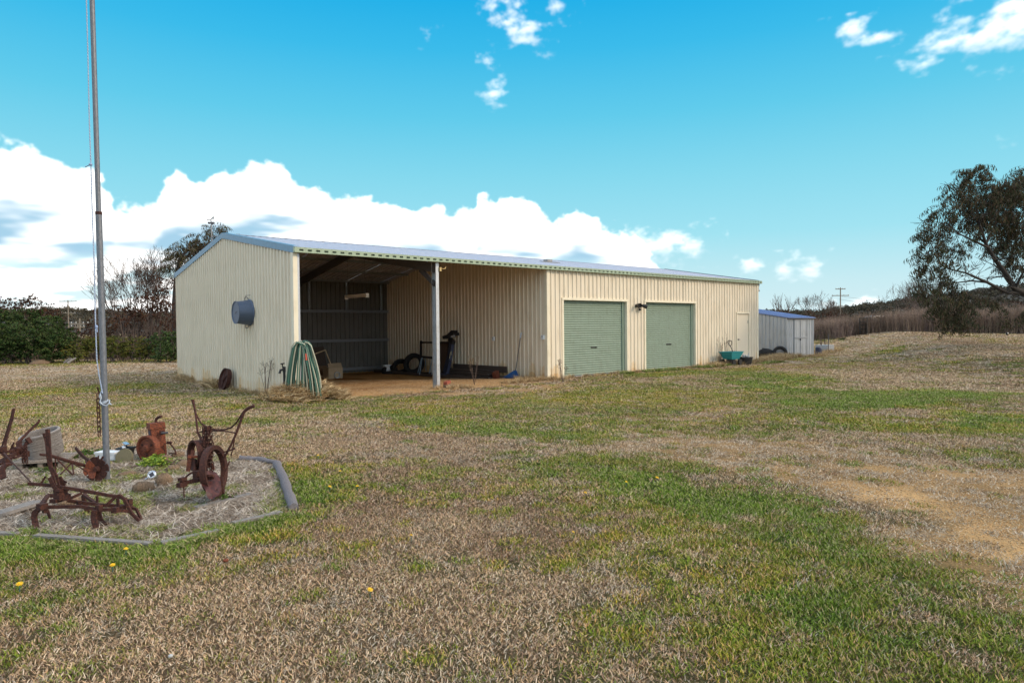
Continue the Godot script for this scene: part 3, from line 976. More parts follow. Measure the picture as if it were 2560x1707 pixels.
		for i in 8:
			var a := rng.randf() * TAU
			var top: Vector3 = p + V(cos(a) * 0.16, q[1] * rng.randf_range(0.6, 1.0), sin(a) * 0.10)
			var mid := p.lerp(top, 0.5) + V(rng.randf_range(-0.03, 0.03), 0, rng.randf_range(-0.03, 0.03))
			mb.tube([p, mid, top], [0.006, 0.0045, 0.003], 4, false)
			for k in 4:
				var f := rng.randf_range(0.45, 0.95)
				var b := mid.lerp(top, f)
				var e := b + V(rng.randf_range(-0.07, 0.07), rng.randf_range(0.04, 0.12), rng.randf_range(-0.05, 0.05))
				mb.tube([b, e], 0.0028, 3, false)
				tips.blob(e, Vector3.ONE * 0.011, n_mid, 0.3, 3, 5)
		tag(part("stems", mb, M.twig, o2), "", "", "", "stuff")
		tag(part("seed_heads", tips, M.dry_leaves, o2), "", "", "", "stuff")

func scatter_gravel() -> void:
	# small stones on the bare patches
	var mb := Mb.new()
	for i in 44:
		var a := rng.randf() * TAU
		var r := sqrt(rng.randf()) * 0.16
		var k := rng.randf_range(0.7, 1.3)
		var c: Color = [Color(0.46, 0.28, 0.13), Color(0.52, 0.35, 0.19), Color(0.34, 0.20, 0.10), Color(0.50, 0.38, 0.25)][rng.randi() % 4]
		mb.col = Color(c.r * k, c.g * k, c.b * k)
		var s := rng.randf_range(0.0025, 0.0065)
		mb.blob(V(cos(a) * r, s * 0.3, sin(a) * r), V(s, s * 0.7, s), n_mid, 0.5, 3, 5)
	var m := mb.mesh()
	var w: Array = []
	var t: Array = []
	for i in 26000:
		var d := sqrt(rng.randf_range(6.0, 500.0))
		var r := rng.randf_range(-0.8, 0.85) * d
		var x := EYE.x + 0.751 * r + 0.660 * d
		var z := EYE.z + 0.660 * r - 0.751 * d
		if in_bed(x, z) or zone(x, z).y < rng.randf_range(0.25, 0.9) or (x > 7.9 and z < 0.1):
			continue
		w.append(Transform3D(Basis(Vector3.UP, rng.randf() * TAU).scaled(Vector3.ONE * rng.randf_range(0.8, 1.4)), V(x, land(x, z), z)))
		var k := rng.randf_range(0.8, 1.2)
		t.append(Color(k, k, k))
	tag(multi("gravel", m, M.dry_leaves, w, t), "fine orange gravel on the bare patches of the lawn", "gravel", "", "stuff")

# ---------------------------------------------------------------- the shed
const LONG := 20.31
const DEEP := 9.213
const EAVE := 3.30
const RIDGE := 4.10
const WALL := 7.895

func roofline(z: float) -> float:
	return RIDGE - (RIDGE - EAVE) * absf(z + DEEP * 0.5) / (DEEP * 0.5)

func ribbed(mb: Mb, o: Vector3, along: Vector3, up: Vector3, out: Vector3, s0: float, s1: float, low: Callable, high: Callable, pitch := 0.19, rise := 0.034, muddy := false) -> void:
	var pts: Array = [[s0, 0.0]]
	var k := floori(s0 / pitch) - 1
	while k * pitch < s1 + pitch:
		var m := k * pitch + 0.09
		for e in [[-0.031, 0.0], [-0.019, rise], [0.019, rise], [0.031, 0.0], [0.088, 0.0], [0.092, 0.003], [0.098, 0.003], [0.102, 0.0]]:
			var s: float = m + e[0]
			if s > s0 + 0.001 and s < s1 - 0.001:
				pts.append([s, e[1]])
		k += 1
	pts.sort_custom(func(a, b): return a[0] < b[0])
	pts.append([s1, 0.0])
	for i in pts.size() - 1:
		var a: Array = pts[i]
		var b: Array = pts[i + 1]
		var pa: Vector3 = o + along * a[0] + out * a[1]
		var pb: Vector3 = o + along * b[0] + out * b[1]
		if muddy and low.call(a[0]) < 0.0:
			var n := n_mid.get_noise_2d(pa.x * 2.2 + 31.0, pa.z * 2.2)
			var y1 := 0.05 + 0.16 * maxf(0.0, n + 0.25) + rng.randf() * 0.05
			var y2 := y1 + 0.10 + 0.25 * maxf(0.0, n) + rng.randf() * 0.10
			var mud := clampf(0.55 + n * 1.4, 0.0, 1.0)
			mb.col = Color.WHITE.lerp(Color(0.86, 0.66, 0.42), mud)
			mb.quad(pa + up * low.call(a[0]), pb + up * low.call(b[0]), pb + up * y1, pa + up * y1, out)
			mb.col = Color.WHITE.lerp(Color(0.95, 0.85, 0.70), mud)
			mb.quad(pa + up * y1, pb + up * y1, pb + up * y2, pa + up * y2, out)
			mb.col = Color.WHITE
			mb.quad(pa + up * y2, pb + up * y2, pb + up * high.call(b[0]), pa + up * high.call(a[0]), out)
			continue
		mb.quad(pa + up * low.call(a[0]), pb + up * low.call(b[0]), pb + up * high.call(b[0]), pa + up * high.call(a[0]), out)

func sheets(called: String, m: Material, t: Node3D, o: Vector3, along: Vector3, up: Vector3, out: Vector3, s0: float, s1: float, low: Callable, high: Callable) -> void:
	var s := s0
	var i := 0
	while s < s1 - 0.01:
		var e := minf(s + 0.76, s1)
		if s1 - e < 0.2:
			e = s1
		var mb := Mb.new()
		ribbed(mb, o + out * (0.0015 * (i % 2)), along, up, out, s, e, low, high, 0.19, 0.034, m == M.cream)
		part(called, mb, m, t)
		s = e
		i += 1

func node(called: String, t: Node3D) -> Node3D:
	var o := Node3D.new()
	o.name = called
	t.add_child(o, true)
	return o

func build_shed() -> void:
	var t := thing("farm_shed", "long cream corrugated farm shed with an open bay and two green roller doors", "shed")
	var flat_low := func(_s): return -0.22
	var none := func(_s): return 0.0
	var eave := func(_s): return EAVE + 0.10
	var gable_top := func(s): return roofline(-s) + 0.10
	var g := node("gable_wall", t)
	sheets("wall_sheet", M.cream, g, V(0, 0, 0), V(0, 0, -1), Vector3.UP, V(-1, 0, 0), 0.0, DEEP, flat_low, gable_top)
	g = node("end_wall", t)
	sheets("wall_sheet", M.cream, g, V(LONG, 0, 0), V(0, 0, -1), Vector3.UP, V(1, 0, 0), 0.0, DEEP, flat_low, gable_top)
	g = node("back_wall", t)
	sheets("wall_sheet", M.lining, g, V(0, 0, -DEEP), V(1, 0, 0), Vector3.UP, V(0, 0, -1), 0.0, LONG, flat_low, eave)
	g = node("dividing_wall", t)
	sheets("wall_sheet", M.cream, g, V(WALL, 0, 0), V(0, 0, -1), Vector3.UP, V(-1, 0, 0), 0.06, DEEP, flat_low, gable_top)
	g = node("front_wall", t)
	var holes: Array = [[8.576, 11.62, 2.403], [12.657, 15.676, 2.403], [18.656, 19.563, 2.03]]
	var s := WALL + 0.06
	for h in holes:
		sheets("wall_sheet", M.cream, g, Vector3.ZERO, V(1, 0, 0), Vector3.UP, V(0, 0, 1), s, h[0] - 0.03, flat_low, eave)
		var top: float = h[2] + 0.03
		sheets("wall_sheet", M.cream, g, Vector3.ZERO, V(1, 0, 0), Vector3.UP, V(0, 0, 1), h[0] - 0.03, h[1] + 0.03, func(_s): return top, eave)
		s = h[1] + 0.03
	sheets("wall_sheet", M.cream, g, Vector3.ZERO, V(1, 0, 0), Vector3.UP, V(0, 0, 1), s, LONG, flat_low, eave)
	# corner flashings
	for q in [[V(0.012, 1.55, 0.018), V(0.10, 3.7, 0.036)], [V(-0.036, 1.55, -0.02), V(0.012, 3.7, 0.11)], [V(WALL + 0.03, 1.55, 0.018), V(0.11, 3.7, 0.040)], [V(WALL - 0.032, 1.55, -0.03), V(0.012, 3.7, 0.13)], [V(LONG - 0.02, 1.55, 0.020), V(0.11, 3.7, 0.040)], [V(LONG + 0.036, 1.55, -0.03), V(0.012, 3.7, 0.12)]]:
		var mb := Mb.new()
		mb.cube(q[0], q[1])
		part("corner_flashing", mb, M.cream_trim, t)
	# roof
	var slope := V(0, EAVE - RIDGE, DEEP * 0.5).normalized()
	var run := DEEP * 0.5 / slope.z
	var full := func(_s): return run + 0.10
	g = node("roof", t)
	sheets("roof_sheet", M.roof_zinc, g, V(-0.03, RIDGE + 0.10, -DEEP * 0.5), V(1, 0, 0), slope, V(0, slope.z, -slope.y), 0.0, LONG + 0.10, none, full)
	var slope2 := V(0, slope.y, -slope.z)
	sheets("roof_sheet", M.roof_zinc, g, V(-0.03, RIDGE + 0.10, -DEEP * 0.5), V(1, 0, 0), slope2, V(0, slope.z, slope.y), 0.0, LONG + 0.10, none, full)
	var mb := Mb.new()
	for d in [slope, slope2]:
		var a := V(-0.04, RIDGE + 0.142, -DEEP * 0.5)
		mb.quad(a, a + V(LONG + 0.12, 0, 0), a + V(LONG + 0.12, 0, 0) + d * 0.16, a + d * 0.16, Vector3.UP)
	part("ridge_cap", mb, M.roof_zinc, t)
	# barge cappings
	for x in [-0.045, LONG + 0.045]:
		for sg in [1.0, -1.0]:
			mb = Mb.new()
			var e := V(x, EAVE + 0.045, -DEEP * 0.5 + sg * (DEEP * 0.5 + 0.06))
			var r := V(x, RIDGE + 0.05, -DEEP * 0.5)
			var h := V(0, 0.15, 0)
			var w := V(0.016 * signf(-x), 0, 0)
			mb.plate([e - h * 0.35, r - h * 0.35, r + h * 0.68, e + h * 0.68], w)
			var lip := V(0.16 * signf(-x + 1.0), 0.004, 0)
			mb.quad(e + h * 0.70, r + h * 0.70, r + h * 0.70 + lip, e + h * 0.70 + lip, Vector3.UP)
			part("barge_capping", mb, M.barge_blue, t)
	# slotted gutter
	mb = Mb.new()
	var gx := LONG + 0.16
	var gm := (LONG + 0.08) * 0.5
	mb.cube(V(gm, 3.316, 0.148), V(gx, 0.032, 0.008))
	mb.cube(V(gm, 3.303, 0.100), V(gx, 0.006, 0.088))
	mb.cube(V(gm, 3.392, 0.148), V(gx, 0.034, 0.008))
	mb.cube(V(gm, 3.412, 0.143), V(gx, 0.010, 0.022))
	mb.cube(V(gm, 3.337, 0.054), V(gx, 0.065, 0.006))
	var x := -0.04
	while x < LONG + 0.1:
		mb.cube(V(x + 0.05, 3.354, 0.1475), V(0.10, 0.044, 0.006))
		x += 0.2
	mb.cube(V(-0.042, 3.36, 0.10), V(0.006, 0.11, 0.10))
	mb.cube(V(LONG + 0.122, 3.36, 0.10), V(0.006, 0.11, 0.10))
	part("gutter", mb, M.gutter_green, t)
	mb = Mb.new()
	mb.tube([V(LONG + 0.07, 3.30, 0.02), V(LONG + 0.075, 3.12, -0.02), V(LONG + 0.10, 3.05, -0.03), V(LONG + 0.19, 3.02, -0.03)], 0.05, 10)
	part("gutter_outlet", mb, M.grey_plastic, t)
	# post, rafter and purlins of the open bay
	mb = Mb.new()
	mb.cube(V(3.936, 1.55, -0.10), V(0.004, 3.5, 0.20))
	mb.cube(V(3.89, 1.55, -0.002), V(0.092, 3.5, 0.004))
	mb.cube(V(3.89, 1.55, -0.198), V(0.092, 3.5, 0.004))
	mb.cube(V(3.845, 1.55, -0.014), V(0.003, 3.5, 0.02))
	mb.cube(V(3.845, 1.55, -0.186), V(0.003, 3.5, 0.02))
	part("post", mb, M.steel_light, t)
	mb = Mb.new()
	mb.cube(V(0.095, 1.6, -0.055), V(0.05, 3.4, 0.13))
	part("corner_post", mb, M.galv, t)
	mb = Mb.new()
	for sg in [1.0, -1.0]:
		var e := V(3.89, EAVE - 0.15, -DEEP * 0.5 + sg * DEEP * 0.495)
		var r := V(3.89, RIDGE - 0.15, -DEEP * 0.5)
		mb.bar(e, r + V(0, 0, -sg * 0.02), 0.075, 0.24)
		mb.bar(e + V(0, -0.42, -sg * 0.06), e + V(0, 0.02, -sg * 0.75), 0.06, 0.12)
	mb.cube(V(3.89, 1.5, -DEEP + 0.12), V(0.075, 3.4, 0.2))
	part("rafter", mb, M.steel_dark, t)
	for sg in [1.0, -1.0]:
		for i in 4:
			mb = Mb.new()
			var z: float = -DEEP * 0.5 + sg * (0.25 + i * 1.38)
			mb.cube(V(WALL * 0.5, roofline(z) + 0.055, z), V(WALL - 0.06, 0.075, 0.004))
			mb.cube(V(WALL * 0.5, roofline(z) + 0.016, z + 0.02), V(WALL - 0.06, 0.004, 0.045))
			part("purlin", mb, M.galv_dull, t)
	for y in [-0.02, 1.08, 2.20]:
		mb = Mb.new()
		mb.cube(V(WALL * 0.5, y, -DEEP + 0.10), V(WALL - 0.05, 0.004, 0.12))
		mb.cube(V(WALL * 0.5, y + 0.096, -DEEP + 0.10), V(WALL - 0.05, 0.004, 0.12))
		mb.cube(V(WALL * 0.5, y + 0.048, -DEEP + 0.045), V(WALL - 0.05, 0.10, 0.004))
		mb.cube(V(WALL * 0.5, y + 0.012, -DEEP + 0.160), V(WALL - 0.05, 0.022, 0.003))
		mb.cube(V(WALL * 0.5, y + 0.084, -DEEP + 0.160), V(WALL - 0.05, 0.022, 0.003))
		part("girt", mb, M.galv_dull, t)
	# roller doors
	for k in 2:
		var h: Array = holes[k]
		var d := node("roller_door", t)
		mb = Mb.new()
		var y := 0.03
		var z0 := -0.125
		var prof: Array = [[0.0, 0.0], [0.10, 0.016], [0.30, 0.022], [0.62, 0.021], [0.84, 0.014], [1.0, 0.0]]
		while y < 2.5:
			for i in 5:
				var a := V(h[0] + 0.02, y + 0.0735 * prof[i][0], z0 + prof[i][1])
				var b := V(h[0] + 0.02, y + 0.0735 * prof[i + 1][0], z0 + prof[i + 1][1])
				var l := V(h[1] - h[0] - 0.06, 0, 0)
				mb.quad(a, a + l, b + l, b, V(0, 0, 1))
			y += 0.0735
		part("curtain", mb, M.curtain_green, d)
		mb = Mb.new()
		mb.cube(V((h[0] + h[1]) * 0.5, -0.02, -0.11), V(h[1] - h[0] - 0.05, 0.10, 0.04))
		part("bottom_rail", mb, M.galv_dull, d)
		mb = Mb.new()
		mb.cube(V((h[0] + h[1]) * 0.5, 0.90, -0.102), V(0.28, 0.045, 0.012))
		mb.cube(V((h[0] + h[1]) * 0.5 + 0.10, 0.90, -0.088), V(0.07, 0.028, 0.03))
		mb.cube(V((h[0] + h[1]) * 0.5 - 0.08, 0.90, -0.088), V(0.05, 0.02, 0.02))
		part("handle", mb, M.black, d)
		for e in [h[0] + 0.028, h[1] - 0.060]:
			mb = Mb.new()
			mb.cube(V(e, 1.2, -0.090), V(0.05 if e < h[0] + 0.1 else 0.115, 2.5, 0.05))
			part("guide_rail", mb, M.curtain_green, d)
	# flashings round the openings
	for h in holes:
		var w := 0.075 if h[2] > 2.2 else 0.045
		for q in [[h[0] - w * 0.5, w], [h[1] + w * 0.5, w]]:
			mb = Mb.new()
			mb.cube(V(q[0], h[2] * 0.5 - 0.1, 0.0 if w < 0.06 else -0.038), V(q[1], h[2] + 0.2, 0.085 if w < 0.06 else 0.16))
			part("jamb_flashing", mb, M.cream_trim, t)
		mb = Mb.new()
		mb.cube(V((h[0] + h[1]) * 0.5, h[2] + 0.035, 0.004), V(h[1] - h[0] + 2.0 * w, 0.07, 0.096))
		part("head_flashing", mb, M.cream_trim, t)
	# access door
	var ad := node("access_door", t)
	mb = Mb.new()
	mb.cube(V(19.11, 0.99, -0.012), V(0.885, 2.05, 0.035))
	part("door_leaf", mb, M.door_cream, ad)
	mb = Mb.new()
	mb.lathe(Transform3D(Basis(V(1, 0, 0), PI / 2), V(18.75, 0.98, 0.005)), [Vector2(0.0, 0.05), Vector2(0.024, 0.045), Vector2(0.028, 0.03), Vector2(0.012, 0.015), Vector2(0.03, 0.0)], 12)
	mb.cube(V(18.79, 0.98, 0.05), V(0.10, 0.018, 0.014))
	part("handle", mb, M.steel_dark, ad)
	mb = Mb.new()
	mb.cube(V(19.52, 1.70, 0.012), V(0.022, 0.12, 0.014))
	part("hinge", mb, M.steel, ad)
	# bracket and hook on the post, roof hatch
	mb = Mb.new()
	mb.cube(V(3.97, 3.12, 0.02), V(0.05, 0.10, 0.05))
	mb.tube([V(3.98, 3.15, 0.03), V(4.05, 3.13, 0.06), V(4.11, 3.15, 0.06), V(4.13, 3.20, 0.06)], 0.012, 6)
	part("post_hook", mb, M.brass, t)
	mb = Mb.new()
	var rp := V(10.2, roofline(-2.2) + 0.12, -2.2)
	mb.box(Transform3D(Basis(V(1, 0, 0), -0.172 + 0.35), rp + V(0, 0.03, 0)), V(0.85, 0.02, 0.16))
	mb.box(Transform3D(Basis.IDENTITY, rp + V(0.0, 0.06, -0.1)), V(0.24, 0.13, 0.2))
	part("roof_vent", mb, M.steel, t)

func build_garden_shed() -> void:
	var at := V(24.1, 0, -0.62)
	var t := thing("garden_shed", "small galvanised garden shed with double doors and a blue lean-to roof", "shed")
	var w := 2.72
	var dp := 2.9
	var h0 := 1.86
	var h1 := 2.34
	var low := func(_s): return -0.1
	var g := node("front_wall", t)
	sheets("wall_sheet", M.galv_wall, g, at, V(1, 0, 0), Vector3.UP, V(0, 0, 1), 0.0, 0.68, low, func(_s): return h0)
	sheets("wall_sheet", M.galv_wall, g, at, V(1, 0, 0), Vector3.UP, V(0, 0, 1), 1.98, w, low, func(_s): return h0)
	g = node("side_wall", t)
	var side := func(s): return lerpf(h0, h1, s / dp)
	sheets("wall_sheet", M.galv_wall, g, at, V(0, 0, -1), Vector3.UP, V(-1, 0, 0), 0.0, dp, low, side)
	g = node("far_wall", t)
	sheets("wall_sheet", M.galv_wall, g, at + V(w, 0, 0), V(0, 0, -1), Vector3.UP, V(1, 0, 0), 0.0, dp, low, side)
	g = node("back_wall", t)
	sheets("wall_sheet", M.galv_wall, g, at + V(0, 0, -dp), V(1, 0, 0), Vector3.UP, V(0, 0, -1), 0.0, w, low, func(_s): return h1)
	for k in 2:
		var d := node("door", t)
		var x0 := 0.70 + k * 0.645
		var mb := Mb.new()
		ribbed(mb, at + V(0, 0, 0.02), V(1, 0, 0), Vector3.UP, V(0, 0, 1), x0, x0 + 0.62, func(_s): return 0.02, func(_s): return h0 - 0.07, 0.15, 0.016)
		part("panel", mb, M.galv_wall, d)
		mb = Mb.new()
		for e in [x0 + 0.012, x0 + 0.608]:
			mb.cube(at + V(e, h0 * 0.5 - 0.02, 0.036), V(0.028, h0 - 0.08, 0.02))
		mb.cube(at + V(x0 + 0.31, 0.93, 0.048), V(0.62, 0.06, 0.02))
		mb.cube(at + V(x0 + 0.31, h0 - 0.075, 0.040), V(0.62, 0.03, 0.022))
		part("frame", mb, M.galv_dull, d)
		if k == 0:
			mb = Mb.new()
			mb.cube(at + V(x0 + 0.59, 0.85, 0.06), V(0.05, 0.09, 0.03))
			part("latch", mb, M.black, d)
	var mb := Mb.new()
	var a := at + V(-0.06, h0 + 0.01, 0.12)
	var b := at + V(-0.06, h1 + 0.03, -dp - 0.08)
	mb.plate([a, a + V(w + 0.12, 0, 0), b + V(w + 0.12, 0, 0), b], V(0, 0.025, 0))
	for i in 14:
		var x := 0.06 + i * 0.2
		mb.bar(a + V(x, 0.036, 0.0), b + V(x, 0.036, 0.0), 0.04, 0.024)
	part("roof", mb, M.blue_roof, t)
	mb = Mb.new()
	mb.cube(at + V(w * 0.5, h0 - 0.02, 0.06), V(w + 0.06, 0.05, 0.02))
	part("fascia", mb, M.steel_dark, t)
	for q in [V(0, 0.9, 0.01), V(w, 0.9, 0.01)]:
		mb = Mb.new()
		mb.cube(at + q, V(0.05, 1.95, 0.06))
		part("corner_post", mb, M.galv, t)

# ---------------------------------------------------------------- trees and scrub
func spray(leaves: int, long: float, l: float, w: float, droop: float, cols: Array) -> ArrayMesh:
	# a short twig with leaves along it
	var mb := Mb.new()
	mb.col = Color(0.12, 0.09, 0.07)
	mb.tube([Vector3.ZERO, V(long * 0.5, -0.02 * long, 0), V(long, -0.25 * long, 0)], [0.006, 0.004, 0.002], 3, false)
	for i in leaves:
		var f := rng.randf_range(0.05, 1.0)
		var p := V(long * f, -0.25 * long * f * f, 0) + V(0, rng.randf_range(-1, 1), rng.randf_range(-1, 1)) * long * 0.10
		var an := rng.randf() * TAU
		var d := (V(cos(an), 0.25, sin(an)) * (1.0 - droop) + V(rng.randf_range(-0.25, 0.25), -1.0, rng.randf_range(-0.25, 0.25)) * droop).normalized()
		var s := d.cross(V(rng.randf_range(-1, 1), rng.randf_range(-0.6, 0.6), rng.randf_range(-1, 1))).normalized()
		var ll := l * rng.randf_range(0.7, 1.25)
		var ww := w * rng.randf_range(0.7, 1.2)
		var m := p + d * ll * 0.45 + d.cross(s) * ll * 0.08
		var e := p + d * ll
		var k: Color = cols[rng.randi() % cols.size()]
		var lit := rng.randf_range(0.7, 1.25)
		mb.col = Color(k.r * lit, k.g * lit, k.b * lit)
		mb.flat(p, m + s * ww * 0.5, e, V(0, 1, 0))
		mb.flat(p, m - s * ww * 0.5, e, V(0, 1, 0))
	return mb.mesh()

func fill(lobes: Array, per_area: float, size: float, where: Array, tints: Array, hang := 0.0, holes := 0.22) -> void:
	for q in lobes:
		var r: float = q[1]
		var count := int(per_area * r * r)
		for i in count:
			var u := V(rng.randfn(), rng.randfn(), rng.randfn()).normalized()
			var k := pow(rng.randf(), 0.42)
			var p: Vector3 = q[0] + u * r * k * V(1, 0.95, 1).x
			var g := n_mid.get_noise_3dv(p * (0.9 / maxf(r, 0.5) + 0.5))
			if g < -holes + 0.10 * k:
				continue
			var yaw := atan2(-u.z, u.x) + rng.randf_range(-0.9, 0.9)
			var b := Basis(Vector3.UP, yaw) * Basis(V(0, 0, 1), rng.randf_range(-0.5, 0.6) - hang)
			where.append(Transform3D(b.scaled(Vector3.ONE * size * rng.randf_range(0.75, 1.25)), p))
			var l := rng.randf_range(0.75, 1.25)
			tints.append(Color(l * rng.randf_range(0.9, 1.15), l, l * rng.randf_range(0.85, 1.1)))

func branch(mb: Mb, p: Vector3, d: Vector3, l: float, r: float, left: int, up := 0.25, spread_by := 0.55) -> void:
	r = maxf(r, 0.009)
	var pts := [p]
	var rs := [r]
	var q := p
	for i in 3:
		d = (d + V(rng.randf_range(-1, 1), rng.randf_range(-0.6, 0.6) + up * 0.5, rng.randf_range(-1, 1)) * 0.18).normalized()
		q += d * l / 3.0
		pts.append(q)
		rs.append(r * (1.0 - 0.13 * (i + 1)))
	mb.tube(pts, rs, 6 if r > 0.04 else (4 if r > 0.012 else 3), false)
	if left <= 0:
		return
	var k := 2 + (1 if rng.randf() < 0.55 else 0)
	for i in k:
		var nd := (d + V(rng.randf_range(-1, 1), rng.randf_range(-0.5, 0.8) + up, rng.randf_range(-1, 1)) * spread_by * 1.25).normalized()
		var from: Vector3 = pts[3] if i < 2 else pts[2]
		branch(mb, from, nd, l * rng.randf_range(0.62, 0.85), rs[3] * (0.78 if i == 0 else 0.6), left - 1, up, spread_by)

func bare_tree(label: String, p: Vector3, h: float, stems: int, m: Material, called := "bare_tree", deep := 5, spread_by := 0.5) -> void:
	p.y = land(p.x, p.z) - 0.05
	var t := thing(called, label, "tree", p)
	for i in stems:
		var mb := Mb.new()
		var d := V(rng.randf_range(-1, 1) * 0.22, 1, rng.randf_range(-1, 1) * 0.22).normalized()
		branch(mb, p + V(rng.randf_range(-0.25, 0.25), 0, rng.randf_range(-0.25, 0.25)), d, h * 0.30, h * 0.012 + 0.035, deep, 0.3, spread_by)
		part("trunk", mb, m, t)

func shrub(called: String, label: String, lobes: Array, mesh: Mesh, per_area: float, size: float, m: Material, cat := "shrub", stem_h := 0.0, hang := 0.0) -> void:
	var p: Vector3 = lobes[0][0]
	p.y = land(p.x, p.z)
	var t := thing(called, label, cat, p)
	var mb := Mb.new()
	for q in lobes:
		for i in 2 + int(q[1] * 2.0):
			var foot := V(lerpf(p.x, q[0].x, 0.8) + rng.randf_range(-0.3, 0.3), p.y - 0.05, lerpf(p.z, q[0].z, 0.8) + rng.randf_range(-0.3, 0.3))
			var top: Vector3 = q[0] + V(rng.randf_range(-0.6, 0.6), rng.randf_range(0.0, 0.9), rng.randf_range(-0.6, 0.6)) * q[1]
			mb.tube([foot, foot.lerp(top, 0.5) + V(rng.randf_range(-0.15, 0.15), 0, rng.randf_range(-0.15, 0.15)), top], [0.03, 0.02, 0.006], 4, false)
	tag(part("stems", mb, M.twig, t), "", "", "", "stuff")
	var w: Array = []
	var c: Array = []
	fill(lobes, per_area, size, w, c, hang)
	for i in w.size():
		w[i].origin -= p
	tag(multi("foliage", mesh, m, w, c, t), "", "", "", "stuff")

